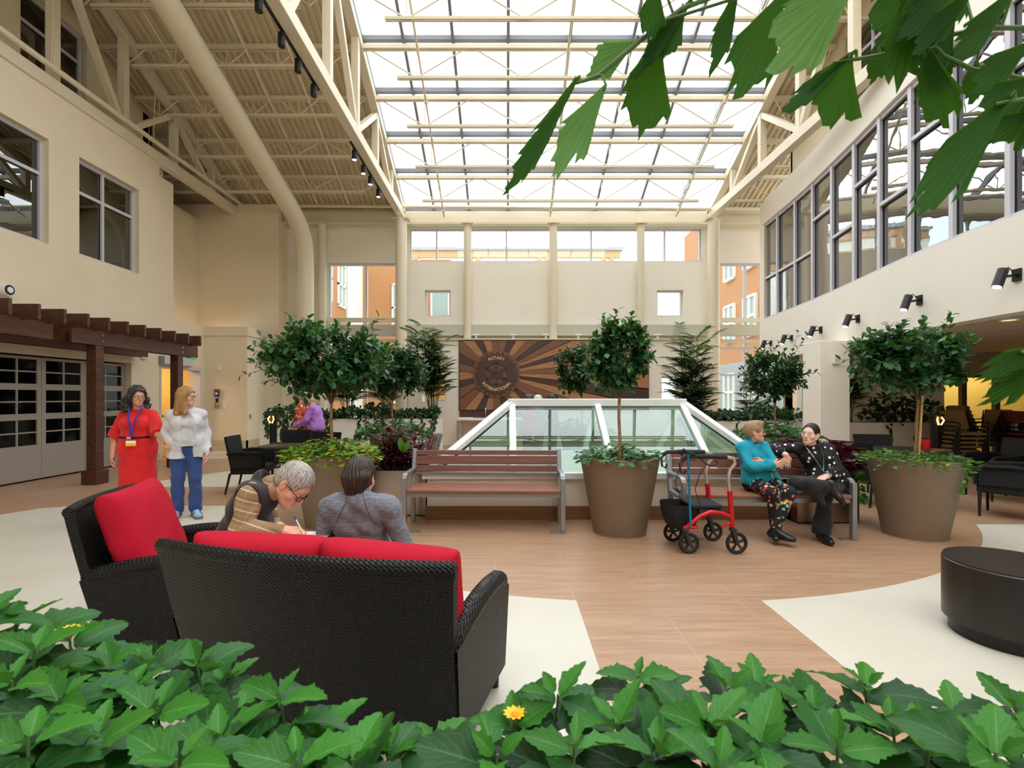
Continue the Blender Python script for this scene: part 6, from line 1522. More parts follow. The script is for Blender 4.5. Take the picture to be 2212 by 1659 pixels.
STAND = dict(hip=(0, 0, .93), waist=(0, .0, 1.06), chest=(0, .0, 1.25), neck=(0, -.01, 1.43), shL=(-.165, 0, 1.355), shR=(.165, 0, 1.355), hipL=(-.085, 0, .92), hipR=(.085, 0, .92), knL=(-.09, .02, .5), knR=(.09, .02, .5), anL=(-.09, -.01, .09), anR=(.09, -.01, .09), toL=(-.11, .14, .035), toR=(.11, .14, .035), elL=(-.24, -.02, 1.1), elR=(.24, -.02, 1.1), wrL=(-.26, .06, .86), wrR=(.26, .06, .86))
# ---------------------------------------------------------------- 1. woman in the red dress
X = lambda u, v, Y: np.array(P(u, v, Y))
g = Fig('person', 'woman in a belted red dress and glasses walking hand in hand beside the pergola post', (-4.66, 6.35), -72, .955, 1.3, 'warm', .005)
g.set(**STAND); g.set(chest=(0, 0, 1.23), neck=(0, -.01, 1.42), shL=(-.165, 0, 1.325), shR=(.165, 0, 1.325), elR=(.27, -.03, 1.04), wrR=(.265, .05, .80), knL=(-.09, .06, .5), anL=(-.1, .1, .09), toL=(-.1, .26, .03))
g.setw(elL=X(342, 938, 6.25), wrL=X(359, 955, 6.16))
g.headset(g.L(0.0, .035, 1.575), nrm(g.F*.75-g.Rr*.62+A3(0, 0, -.06)))
dn = A3(0, 0, -1)
g.body(hands={'R': dict(d=dn+g.F*.15, n=-g.Rr, curl=(.35, .4, .45, .5)), 'L': dict(d=A3(.45, -.1, -.9), n=A3(-.2, -1, -.1), curl=(.7, .8, .85, .8))}, bust=.8)
fl = Fld(); g.torso(fl, .012, 1.0, .7)
for sd, sg in (('L', -1), ('R', 1)):
    J = g.J; a, e = J['sh'+sd], J['el'+sd]; fl.u(p_sleeve(a, a+(e-a)*.98, .056, .086), .02)
    fl.u(p_cone(g.L(sg*.07, .0, .96), g.L(sg*.075, .02, .85), .118, .13), .05); fl.u(p_cone(g.L(sg*.075, .02, .85), g.L(sg*.085, .02, .3), .13, .125), .05)
fl.u(p_cone(g.L(0, .03, .92), g.L(0, .03, .3), .11, .13), .05)
fl.cut(p_plane(g.L(0, 0, .30), A3(0, 0, 1)), .004)
fl.cut(p_sph(g.J['neck']+A3(0, 0, .045)+g.F*.02, .064), .01); fl.disp = folds(.0045, .7, 1.0)
g.mesh('dress', fl, cloth('bright_red_cloth', (214, 22, 30)), [g.L(-.45, -.25, .25), g.L(.45, .3, 1.5)], .12)
m = MB(); bl = [g.L(.205*math.cos(a), .165*math.sin(a)+.02, 1.055) for a in [2*math.pi*i/32 for i in range(32)]]
fl = Fld(); g.torso(fl, .021, 1.0, .7); fl.keep(p_plane(g.L(0, 0, 1.055), A3(0, 0, 1))); fl.cut(p_plane(g.L(0, 0, 1.03), A3(0, 0, 1)), .002); g.mesh('belt', fl, M['black_metal'], [g.L(-.32, -.25, 1.0), g.L(.32, .3, 1.09)], .03)
m = MB(); c = g.L(.03, .22, 1.043); m.box(c, (.045, .012, .03), math.atan2(g.Rr[1], g.Rr[0])); m.build('buckle', M['chrome'], g.t)
blue = mat('blue_lanyard', (30, 52, 150), .6)
m = MB(); m.tube([g.L(.07, .03, 1.47), g.L(.06, .14, 1.38), g.L(.035, .205, 1.25), g.L(.005, .22, 1.05)], .009, 6); m.tube([g.L(-.07, .03, 1.47), g.L(-.06, .14, 1.38), g.L(-.025, .205, 1.25), g.L(.005, .22, 1.05)], .009, 6); m.build('lanyard', blue, g.t)
m = MB(); m.cur = 0; rz = math.atan2(g.Rr[1], g.Rr[0]); m.box(g.L(0, .245, .99), (.105, .006, .036), rz); m.cur = 1; m.box(g.L(0, .245, .957), (.105, .006, .032), rz); m.build('badge', [M['white'], mat('badge_yellow', (240, 190, 30), .5)], g.t)
def ex(fl, H):
    for k, (x, y, z, r0) in enumerate(((.095, -.03, -.05, .055), (-.095, -.03, -.05, .055), (.12, -.05, -.13, .06), (-.12, -.05, -.13, .06), (.07, -.085, -.1, .06), (-.07, -.085, -.1, .06), (0, -.09, -.08, .06), (.11, -.02, -.17, .04), (-.1, -.01, -.18, .04), (.06, -.1, -.17, .05), (-.06, -.1, -.17, .05), (.095, .005, -.02, .03), (-.09, .0, -.03, .026))): fl.u(p_sph(H(x, y, z), r0*H.s), .03)
fl, pts = g.cap_hair(HM['black'], .026, .074, -.22, ex, .006, top=.006)
d0 = fl.disp; fl.disp = lambda p: d0(p)+folds(.006, 2.2, 2.0)(p)
g.mesh('hair', fl, HM['black'], pts+[g.H(-.17, -.17, -.25), g.H(.17, .1, .16)], .02, .0045); g.brows(HM['black']); g.glasses()
for sd in 'LR': g.shoe(sd, M['black_metal'])
# ---------------------------------------------------------------- 2. woman in the grey cardigan
g = Fig('person', 'long-haired woman in a pale grey cardigan and blue trousers holding hands', (-4.02, 6.3), -58, .955, 1.15, 'light', .005)
g.set(**STAND); g.set(chest=(0, 0, 1.24), shL=(-.165, 0, 1.34), shR=(.165, 0, 1.34), elR=(.235, -.07, 1.09), elL=(-.225, -.03, 1.06), wrL=(-.235, .1, .84), knL=(-.1, .06, .5), anL=(-.10, .05, .09), toL=(-.13, .2, .035), anR=(.1, -.03, .09), toR=(.13, .12, .035)); g.setw(wrR=X(368, 955, 6.14))
g.headset(g.L(0, .02, 1.575), nrm(g.F*.35-g.Rr*.9+A3(0, 0, -.05)))
g.body(hands={'R': dict(d=A3(-.35, -.1, -.9), n=A3(-.5, .8, 0), curl=(.75, .8, .85, .8)), 'L': dict(d=dn+g.F*.2, n=g.Rr, curl=(.4, .45, .5, .5))}, bust=.6)
fl = Fld(); g.torso(fl, .010, .8, .6); fl.u(p_cone(g.L(-.06, .02, .95), g.L(.06, .02, .95), .118, .118), .04); fl.cut(p_plane(g.L(0, 0, .93), A3(0, 0, 1)), .004); fl.cut(p_sph(g.J['neck']+A3(0, 0, .03)+g.F*.05, .075), .01); fl.disp = folds(.003, 1.2, 5.0)
g.mesh('shirt', fl, cloth('pale_grey_knit', (196, 194, 198)), [g.L(-.35, -.25, .88), g.L(.35, .3, 1.5)], .05)
fl = Fld(); g.torso(fl, .022, .8, .5)
for sd, sg in (('L', -1), ('R', 1)): fl.u(p_cone(g.L(sg*.085, 0, .98), g.L(sg*.09, .0, .78), .115, .13), .04); g.arm(fl, sd, .016, 0, 1.92)
fl.cut(p_plane(g.L(0, 0, .79), A3(0, 0, 1)+g.F*.12), .004); fl.cut(p_ell(g.L(-.01, .24, 1.05), A3(.075, .2, .6), np.stack([g.Rr, g.F, A3(0, 0, 1)])), .015); fl.cut(p_sph(g.J['neck']+A3(0, 0, .03)+g.F*.03, .07), .01)
fl.disp = folds(.0055, .8, 3.0)
g.mesh('cardigan', fl, cloth('light_grey_cardigan', (205, 202, 206)), [g.L(-.4, -.3, .72), g.L(.4, .3, 1.5)], .08)
fl = Fld(); fl.u(p_cone(g.J['hipL'], g.J['hipR'], .11, .11), .04)
for sd in 'LR': g.leg(fl, sd, .012, .036, 1.93)
fl.disp = folds(.0055, .7, 7.0)
g.mesh('trousers', fl, cloth('navy_blue_jersey', (46, 70, 128)), [g.L(-.3, -.2, .08), g.L(.3, .25, 1.05)], .08)
sock = cloth('light_blue_sock', (140, 178, 220)); sand = mat('grey_sandal', (110, 106, 100), .7)
for sd in 'LR':
    g.shoe(sd, sock); an, to = g.J['an'+sd], g.J['to'+sd]; d = nrm((to-an)*A3(1, 1, 0)); hl = an-d*.05; m = MB(); L_ = np.linalg.norm((to-an)[:2])+.1
    fl = Fld(); fl.u(p_cone(A3(hl[0], hl[1], .018), A3(hl[0], hl[1], .018)+d*L_, .04, .046), .02); fl.keep(lambda p: p[:, 2]-.024); fl.cut(p_plane(A3(0, 0, .003), A3(0, 0, 1)), .002); g.mesh('sandal_sole', fl, sand, [hl-A3(0, 0, .05), to+d*.08], .07)
    for q in (.25, .62):
        c = A3(hl[0], hl[1], 0)+d*L_*q; sdv = A3(d[1], -d[0], 0); m = MB(); m.tube([c+sdv*.046+A3(0, 0, .02), c+sdv*.038+A3(0, 0, .06), c+A3(0, 0, .082-.03*q), c-sdv*.038+A3(0, 0, .06), c-sdv*.046+A3(0, 0, .02)], .011, 6); m.build('sandal_strap', sand, g.t, smooth=True)
def ex(fl, H):
    for x in (-.07, -.035, 0, .035, .07): fl.u(p_cone(H(x, -.07+abs(x)*.5, .0), H(x*1.35, -.1+abs(x)*.6, -.22), .045*H.s, .045*H.s), .03)
    for q in (-1, 1): fl.u(p_cone(H(q*.075, -.01, -.02), H(q*.1, .035, -.21), .03*H.s, .036*H.s), .03)
fl, pts = g.cap_hair(HM['blond'], .018, .06, -.28, ex, .005)
g.mesh('hair', fl, HM['blond'], pts+[g.H(-.17, -.19, -.3), g.H(.17, .1, .16)], .02, .0045); g.brows(HM['sandy']); g.glasses()
# ---------------------------------------------------------------- stools for the two people writing
def stool(label, c, s_=.5, h=.36):
    t = thing('wicker_stool', label, 'stool', (c[0], c[1], 0), 'wicker stools'); x, y = c
    m = MB(); m.boxmm((x-s_/2, y-s_/2, .06), (x+s_/2, y+s_/2, h-.08)); m.build('base', M['wicker'], t, bevel=.03)
    m = cushion_mesh(s_, s_, .13, seed=3); m.xf(Matrix.Translation((x, y, h-.03))); m.build('pad', M['red'], t, smooth=True, angle=180)
    for a in (-1, 1):
        for b in (-1, 1): m = MB(); m.tube([(x+a*s_*.42, y+b*s_*.42, 0), (x+a*s_*.42, y+b*s_*.42, .07)], .02, 8); m.build('leg', M['black_metal'], t)
stool('low wicker stool under the man in the vest', (-1.66, 3.2)); stool('low wicker stool under the person in the grey pullover', (-.86, 3.22), .5, .34)
# ---------------------------------------------------------------- 3. man in the vest, writing
def plaid(name):
    N = NT(name); tc = N.n('ShaderNodeTexCoord'); sp = N.n('ShaderNodeSeparateXYZ'); mp = N.n('ShaderNodeMapping'); mp.inputs['Rotation'].default_value = (.2, -.3, .5); N.l(tc.outputs['Object'], mp.inputs[0]); N.l(mp.outputs[0], sp.inputs[0])
    def stripes(o, k, ph, w): return N.math('GREATER_THAN', N.math('SINE', N.math('MULTIPLY_ADD', o, k, ph)), w)
    base = (172, 150, 112); col = lin(base)
    a = N.mix(N.math('MULTIPLY', stripes(sp.outputs[0], 225, 0, .2), .4), col, (128, 110, 80)); a = N.mix(N.math('MULTIPLY', stripes(sp.outputs[2], 225, 1, .2), .4), a, (122, 106, 78))
    a = N.mix(N.math('MULTIPLY', stripes(sp.outputs[0], 225, 2.5, .9), .75), a, (168, 84, 62)); a = N.mix(N.math('MULTIPLY', stripes(sp.outputs[2], 225, 3.4, .9), .75), a, (172, 90, 66)); a = N.mix(N.math('MULTIPLY', stripes(sp.outputs[2], 112, .4, .94), .7), a, (226, 214, 180))
    N.l(a, N.b.inputs['Base Color']); N.b.inputs['Roughness'].default_value = .85; return N.m
g = Fig('person', 'grey-haired man in a dark vest over a plaid shirt, bent over and writing', (-1.64, 3.1, 0), 4, 1.0, 1.12, 'pink', .0042)
g.setw(hip=A3(-1.64, 3.1, .46), waist=A3(-1.62, 3.1, .62), chest=X(540, 1098, 3.08), neck=X(578, 1052, 3.05)-A3(0, 0, .02), shR=X(541, 1068, 2.9), shL=X(556, 1062, 3.22), elR=X(520, 1146, 2.86), wrR=X(612, 1146, 2.84), elL=X(590, 1140, 3.3), wrL=X(618, 1155, 3.1), hipR=A3(-1.64, 3.01, .44), hipL=A3(-1.64, 3.19, .44), knR=A3(-1.2, 3.03, .47), knL=A3(-1.2, 3.25, .47), anR=A3(-1.16, 3.05, .09), anL=A3(-1.16, 3.28, .09), toR=A3(-1.0, 3.04, .035), toL=A3(-1.0, 3.28, .035))
g.headset(X(634, 1046, 2.98), nrm(A3(.62, -.10, -.78)), nrm(A3(.8, -.03, .6)), 1.06)
g.body(male=True, hands={'R': dict(d=A3(1, -.05, -.1), n=A3(.1, .3, -.95), curl=(.75, .8, .85, .9), thumb=.7), 'L': dict(d=A3(1, -.3, -.1), n=A3(0, 0, -1), curl=(.2, .2, .2, .25))}, hh=.0038)
fl = Fld(); g.torso(fl, .006, 0, .8)
for sd in 'RL': g.arm(fl, sd, .018, 0, 1.86)
fl.u(p_cone(g.J['neck']+A3(-.02, 0, -.03), g.J['neck']+A3(.02, -.01, .03), .068, .066), .02)
fl.disp = folds(.005, .9, 4.0); g.mesh('shirt', fl, plaid('brown_plaid_shirt'), [v for k, v in g.J.items() if k[:2] in ('sh', 'el', 'wr', 'ne', 'wa', 'ch')], .16, .0042)
fl = Fld(); g.torso(fl, .028, 0, .8, .045); fl.u(p_cone(g.J['hip']+A3(-.03, 0, .04), g.J['waist'], .19, .16), .08)
nk = g.J['neck']; fl.u(p_cone(nk+A3(-.035, 0, -.05), nk+A3(-.005, -.005, .055), .088, .080), .03); fl.cut(p_cone(nk+A3(.01, 0, -.02), nk+A3(.06, -.01, .13), .066, .085), .008)
for sd, y in (('R', -.14), ('L', .14)): fl.cut(p_ell(g.J['sh'+sd]+A3(.0, y*.62, -.05), A3(.085, .085, .125)), .012)
fl.disp = folds(.0045, .8, 8.0); g.mesh('vest', fl, cloth('dark_plum_fleece', (40, 29, 33), .1, 30, .3, 200), [g.J[k] for k in ('shR', 'shL', 'neck', 'hip', 'chest', 'waist')], .24, .0045)
fl = Fld(); fl.u(p_cone(g.J['hipL'], g.J['hipR'], .12, .12), .05)
for sd in 'LR': g.leg(fl, sd, .015, .03, 1.95)
g.mesh('trousers', fl, cloth('dark_trousers', (52, 50, 54)), [v for k, v in g.J.items() if k[:2] in ('hi', 'kn', 'an')], .15, .007)
for sd in 'LR': g.shoe(sd, M['black_metal'])
fl, pts = g.cap_hair(HM['grey'], .011, .082, -.075, None, .0022); g.mesh('hair', fl, HM['grey'], pts, .02, .0038); g.brows(HM['grey']); g.glasses(rim=.0026)
t = thing('clipboard', 'dark clipboard with white paper on the lap of the writing man', 'clipboard', tuple(X(640, 1158, 2.95)))
c = X(648, 1163, 2.98); m = MB(); m.box(c, (.36, .28, .012)); m.build('board', M['black_metal'], t); m = MB(); m.box(c+A3(.03, 0, .008), (.26, .24, .003)); m.build('paper', M['white'], t)
w = g.J['wrR']+A3(.115, .0, .0); t = thing('ballpoint_pen', 'blue-capped clear pen in the right hand of the writing man', 'pen', tuple(w))
m = MB(); m.tube([w+A3(.015, 0, -.05), w+A3(-.045, .005, .06)], .004, 8); m.build('barrel', M['white'], t); m = MB(); m.tube([w+A3(-.045, .005, .06), w+A3(-.058, .006, .083)], .0048, 8); m.build('cap', mat('pen_blue', (40, 90, 190), .4), t)
# ---------------------------------------------------------------- 4. person in the grey pullover, seen from behind
N = NT('heather_grey_knit'); f = N.noise(N.co(scale=(16, 16, 110)), 1.6, 5, .7); N.l(N.ramp(f, [(.3, (88, 92, 102)), (.5, (118, 123, 133)), (.72, (156, 160, 168))]), N.b.inputs['Base Color']); N.b.inputs['Roughness'].default_value = .9; M['heather'] = N.m
g = Fig('person', 'dark-haired person in a heather grey pullover seen from behind the loveseat', (-.86, 3.15, 0), 86, 1.0, .96, 'light', .0042)
g.setw(hip=A3(-.87, 3.15, .43), waist=A3(-.88, 3.1, .56), chest=A3(-.885, 3.03, .74), neck=A3(-.88, 2.98, .925), shL=A3(-1.06, 3.0, .845), shR=A3(-.70, 2.97, .845), elL=A3(-1.13, 3.1, .58), elR=A3(-.615, 3.04, .58), wrL=A3(-1.0, 3.33, .55), wrR=A3(-.76, 3.3, .55), hipL=A3(-.96, 3.15, .41), hipR=A3(-.78, 3.15, .41), knL=A3(-.98, 3.58, .45), knR=A3(-.76, 3.58, .45), anL=A3(-.97, 3.6, .09), anR=A3(-.77, 3.6, .09), toL=A3(-.98, 3.76, .035), toR=A3(-.76, 3.76, .035))
g.headset(A3(-.885, 3.03, 1.01), nrm(A3(.08, 1, -.15)), A3(0, .12, 1), 1.03)
g.body(hands={'R': dict(d=A3(-.3, 1, -.1), n=A3(0, 0, -1)), 'L': dict(d=A3(.3, 1, -.1), n=A3(0, 0, -1))})
fl = Fld(); g.torso(fl, .02, 0, .3, .045)
for sd in 'RL': g.arm(fl, sd, .016, 0, 1.9)
fl.u(p_cone(g.J['neck']-A3(0, 0, .03), g.J['neck']+A3(0, .005, .015), .066, .062), .025); fl.disp = folds(.0042, .95, 6.0)
g.mesh('pullover', fl, M['heather'], [v for k, v in g.J.items() if k[:2] in ('sh', 'el', 'wr', 'ne', 'wa', 'ch', 'hi')], .16)
m = MB(); sm = mat('dark_seam', (60, 64, 74), .9)
def back_pt(x, z):
    ys = np.linspace(2.75, 3.1, 300); d = fl(np.stack([np.full(300, x), ys, np.full(300, z)], 1)); i = np.argmax(d < 0); return (x, ys[i]-.0005, z)
for s in (-1, 1): m.tube([back_pt(-.882+s*(.045+.14*t_**1.3), .93-.28*t_) for t_ in [i/10 for i in range(11)]], .0022, 5)
m.build('shoulder_seam', sm, g.t)
fl2 = Fld(); fl2.u(p_cone(g.J['hipL'], g.J['hipR'], .11, .11), .05)
for sd in 'LR': g.leg(fl2, sd, .012, .02, 1.95)
g.mesh('trousers', fl2, cloth('black_trousers', (30, 30, 34)), [v for k, v in g.J.items() if k[:2] in ('hi', 'kn', 'an')], .15, .007)
for sd in 'LR': g.shoe(sd, M['black_metal'])
def ex(fl, H):
    for x in (-.045, -.02, 0, .02, .045): fl.u(p_cone(H(x, -.075, .0), H(x*.9, -.078, -.095+abs(x)*.35), .04*H.s, .014*H.s), .02)
fl, pts = g.cap_hair(HM['brown'], .013, .03, -.12, ex, .005); g.mesh('hair', fl, HM['brown'], pts+[g.H(0, -.1, -.17)], .02, .004)
# ---------------------------------------------------------------- 5. woman in the teal jacket on the bench
def floral(name, stops, base, sc=26):
    N = NT(name); v = N.co(); vo = N.n('ShaderNodeTexVoronoi'); vo.inputs['Scale'].default_value = sc; N.l(v, vo.inputs['Vector']); nz = N.noise(v, 9, 2)
    hue = N.n('ShaderNodeSeparateColor'); N.l(vo.outputs['Color'], hue.inputs[0]); pc = N.ramp(hue.outputs[0], stops, 'CONSTANT')
    m1 = N.math('LESS_THAN', vo.outputs['Distance'], .46); m2 = N.math('GREATER_THAN', nz, .46); N.l(N.mix(N.math('MULTIPLY', m1, m2), lin(base), pc), N.b.inputs['Base Color']); N.b.inputs['Roughness'].default_value = .85; return N.m
g = Fig('person', 'short-haired woman in a teal jacket and floral leggings sitting with folded arms on the bench', (2.78, 5.6, 0), -70, .95, 1.1, 'pink', .0045)
g.setw(hip=A3(2.79, 5.56, .56), waist=A3(2.77, 5.58, .70), chest=A3(2.745, 5.60, .85), neck=A3(2.72, 5.58, 1.005), shR=A3(2.585, 5.52, .94), shL=A3(2.87, 5.62, .94), elR=A3(2.60, 5.38, .755), wrR=A3(2.83, 5.33, .765), elL=A3(2.875, 5.41, .755), wrL=A3(2.74, 5.35, .80), hipR=A3(2.70, 5.52, .56), hipL=A3(2.88, 5.56, .56), knR=A3(2.72, 5.14, .51), knL=A3(2.90, 5.16, .51), anR=A3(2.80, 5.22, .13), anL=A3(2.74, 5.14, .13), toR=A3(2.86, 5.08, .055), toL=A3(2.66, 5.02, .06))
g.setw(anR=A3(2.78, 5.2, .13), anL=A3(2.73, 5.12, .14), toR=A3(2.71, 5.06, .05), toL=A3(2.86, 4.99, .055))
g.headset(A3(2.735, 5.54, 1.115), nrm(A3(.95, -.33, .02)), A3(0, 0, 1), .93)
g.body(smile=.006, hands={'R': dict(d=A3(.9, .1, .25), n=A3(0, 1, 0), curl=(.15, .2, .2, .25), spread=.25), 'L': dict(d=A3(-.9, .2, -.1), n=A3(0, 1, 0), curl=(.4, .45, .5, .5))}, bust=.5, hh=.0042)
teal = cloth('teal_softshell', (0, 150, 176), .04)
fl = Fld(); g.torso(fl, .02, .6, .5)
for sd in 'RL': g.arm(fl, sd, .019, 0, 1.88)
fl.u(p_cone(A3(2.71, 5.5, .60), A3(2.87, 5.54, .60), .118, .118), .04); fl.u(p_cone(g.J['neck']-A3(0, 0, .03), g.J['neck']+A3(0, 0, .02), .07, .072), .02)
fl.cut(p_cone(g.J['neck']+A3(.01, -.05, .08), g.J['neck']+A3(.05, -.16, -.11), .055, .03), .006); fl.cut(p_plane(A3(0, 0, .545), A3(0, 0, 1)), .003); fl.disp = folds(.0045, 1.0, 2.0)
g.mesh('jacket', fl, teal, [v for k, v in g.J.items() if k[:2] in ('sh', 'el', 'wr', 'ne', 'wa', 'ch', 'hi')], .16)
fl = Fld(); g.torso(fl, .006, .55, .3); fl.keep(p_sph(g.J['neck'], .19)); fl.u(p_cone(g.J['neck']-A3(0, 0, .03), g.J['neck']+A3(0, 0, .025), .062, .062), .02); fl.cut(p_cone(g.J['neck']+A3(.012, -.05, .09), g.J['neck']+A3(.04, -.14, -.08), .046, .012), .004); g.mesh('collar', fl, floral('blue_check', [(0, (30, 60, 120)), (.5, (20, 30, 60))], (36, 52, 96), 90), [g.J['neck']], .2)
m = MB(); m.tube([A3(2.83, 5.405, .70), A3(2.845, 5.385, .66), A3(2.86, 5.37, .58)], .004, 6); m.build('zip', M['chrome'], g.t)
m = MB(); m.box((2.82, 5.345, .725), (.085, .006, .02), .25); m.build('badge', mat('badge_lime', (222, 214, 96), .5), g.t)
fl = Fld(); fl.u(p_cone(g.J['hipL'], g.J['hipR'], .112, .112), .05)
for sd in 'LR': g.leg(fl, sd, .008, .012, 1.9)
g.mesh('leggings', fl, floral('floral_leggings', [(0, (206, 60, 84)), (.2, (214, 154, 60)), (.42, (110, 190, 180)), (.62, (224, 196, 140)), (.8, (66, 140, 136)), (.92, (196, 92, 110))], (18, 20, 26), 24), [v for k, v in g.J.items() if k[:2] in ('hi', 'kn', 'an')], .15)
for sd in 'LR':
    g.shoe(sd, mat('black_leather', (20, 20, 22), .35)); fl = Fld(); an = g.J['an'+sd]; fl.u(p_cone(an-A3(0, 0, .02), an+(g.J['kn'+sd]-an)*.16, .044, .05), .02); g.mesh('boot_shaft', fl, bpy.data.materials['black_leather'], [an], .14)
def ex(fl, H): fl.u(p_ell(H(0, .045, .1), A3(.06, .045, .028)*H.s, H.R()), .03)
fl, pts = g.cap_hair(HM['sandy'], .016, .058, -.085, ex, .004); g.mesh('hair', fl, HM['sandy'], pts, .02, .004); g.brows(HM['sandy']); g.glasses()
# ---------------------------------------------------------------- 6. woman in the polka-dot top
def dots(name):
    N = NT(name); tc = N.n('ShaderNodeTexCoord'); vo = N.n('ShaderNodeTexVoronoi'); vo.inputs['Scale'].default_value = 17; vo.inputs['Randomness'].default_value = .55; N.l(tc.outputs['Object'], vo.inputs['Vector'])
    N.l(N.mix(N.math('LESS_THAN', vo.outputs['Distance'], .25), lin((16, 16, 19)), lin((238, 236, 232))), N.b.inputs['Base Color']); N.b.inputs['Roughness'].default_value = .8; return N.m
g = Fig('person', 'dark-haired woman in a black polka-dot top sitting with crossed legs on the bench', (3.5, 5.55, 0), -105, .96, 1.06, 'pale', .0045)
g.setw(hip=A3(3.52, 5.5, .56), waist=A3(3.47, 5.53, .70), chest=A3(3.41, 5.56, .85), neck=A3(3.34, 5.53, .985), shR=A3(3.22, 5.60, .925), shL=A3(3.53, 5.52, .925), elR=A3(2.99, 5.70, .92), wrR=A3(3.055, 5.50, .865), elL=A3(3.58, 5.40, .70), wrL=A3(3.37, 5.29, .66), hipR=A3(3.42, 5.5, .56), hipL=A3(3.60, 5.46, .55), knR=A3(3.0, 5.24, .60), knL=A3(3.27, 5.16, .50), anR=A3(3.23, 5.05, .58), anL=A3(3.26, 5.2, .10), toR=A3(3.29, 4.975, .43), toL=A3(3.25, 5.06, .04))
g.headset(A3(3.305, 5.47, 1.095), nrm(A3(-.82, -.57, .03)), nrm(A3(.12, -.05, 1)), .95)
g.body(smile=.005, hands={'R': dict(d=A3(.02, -.12, -1), n=A3(.2, 1, 0), curl=(.12, .15, .18, .22), spread=.12), 'L': dict(d=A3(-.85, -.2, -.3), n=A3(.1, .3, -1), curl=(.25, .3, .3, .35))}, bust=.6, hh=.0042)
fl = Fld(); g.torso(fl, .014, .7, .4); g.arm(fl, 'R', .016, 0, 1.62, flare=.014); g.arm(fl, 'L', .018, 0, 1.55, flare=.02)
fl.u(p_cone(A3(3.43, 5.5, .60), A3(3.6, 5.46, .60), .122, .125), .06); fl.cut(p_ell(g.J['neck']+A3(-.02, -.035, .045), A3(.125, .105, .06)), .008); fl.cut(p_plane(A3(0, 0, .53), A3(0, 0, 1)), .003); fl.disp = folds(.004, 1.0, 9.0)
g.mesh('top', fl, dots('black_polka_dot_cloth'), [v for k, v in g.J.items() if k[:2] in ('sh', 'el', 'wr', 'ne', 'wa', 'ch', 'hi')], .16)
blk = cloth('black_crepe', (17, 17, 19), .05)
fl = Fld(); fl.u(p_cone(g.J['hipL'], g.J['hipR'], .115, .115), .05)
J = g.J; fl.u(p_cone(J['hipR'], J['knR'], .085, .066), .03); fl.u(p_cone(J['knR'], J['knR']+(J['anR']-J['knR'])*.88, .064, .07), .03); fl.u(p_cone(J['knR']+(J['anR']-J['knR'])*.45, A3(3.17, 5.03, .43), .07, .03), .06)
fl.u(p_cone(J['hipL'], J['knL'], .085, .066), .03); fl.u(p_cone(J['knL'], J['anL']+A3(0, 0, .02), .064, .092), .03); fl.cut(p_plane(A3(0, 0, .085), A3(0, 0, 1)), .003); fl.disp = folds(.005, .8, 1.0)
g.mesh('trousers', fl, blk, [v for k, v in J.items() if k[:2] in ('hi', 'kn', 'an')], .16)
for sd in 'LR': g.shoe(sd, bpy.data.materials['black_leather'])
def ex(fl, H):
    fl.u(p_sph(H(0, -.115, .01), .034*H.s), .02); fl.u(p_cone(H(0, -.135, -.0), H(.0, -.13, -.16), .036*H.s, .02*H.s), .02)
fl, pts = g.cap_hair(HM['black'], .009, .088, -.2, ex, .0025); g.mesh('hair', fl, HM['black'], pts+[g.H(0, -.15, -.18)], .03, .004); g.brows(HM['black'])
m = MB(); nk = g.J['neck']; m.tube([nk+A3(-.09, -.03, -.0), A3(3.30, 5.40, .85), A3(3.38, 5.36, .70)], .003, 5); m.tube([nk+A3(.07, -.05, .0), A3(3.40, 5.39, .85), A3(3.38, 5.36, .70)], .003, 5); m.build('lanyard', M['chrome'], g.t)
m = MB(); m.box((3.39, 5.34, .68), (.03, .02, .06), .3); m.tube([(3.38, 5.345, .68), (3.33, 5.33, .65)], .006, 6); m.build('key_bunch', M['chrome'], g.t)
m = MB(); c = J['wrL']; dd = nrm(J['elL']-J['wrL']); e1 = nrm(np.cross(dd, A3(0, 0, 1))); e2 = np.cross(dd, e1); m.tube([c+dd*.02+e1*.033*math.cos(a)+e2*.033*math.sin(a) for a in [2*math.pi*i/20 for i in range(20)]], .004, 6, closed=True); m.box(c+dd*.02-A3(0, .02, -.027), (.026, .026, .008)); m.build('wristwatch', M['chrome'], g.t)
for s in (-1, 1): m = MB(); q = g.H(s*.078, -.004, -.052); m.tube([g.H(s*.078, -.004, -.04), q], .0015, 5); m.lathe([(.0005, -.007), (.006, 0), (.0005, .007)], 10, q); m.build('earring', M['white'], g.t)
t = thing('mobile_phone', 'black phone dangling in the hand on the bench back', 'phone', (3.105, 5.6, .78)); m = MB(); m.box((3.11, 5.6, .81), (.06, .012, .125), .15, Matrix.Rotation(.15, 4, 'Z') @ Matrix.Rotation(-.12, 4, 'Y')); m.build('case', M['black_metal'], t, bevel=.004)
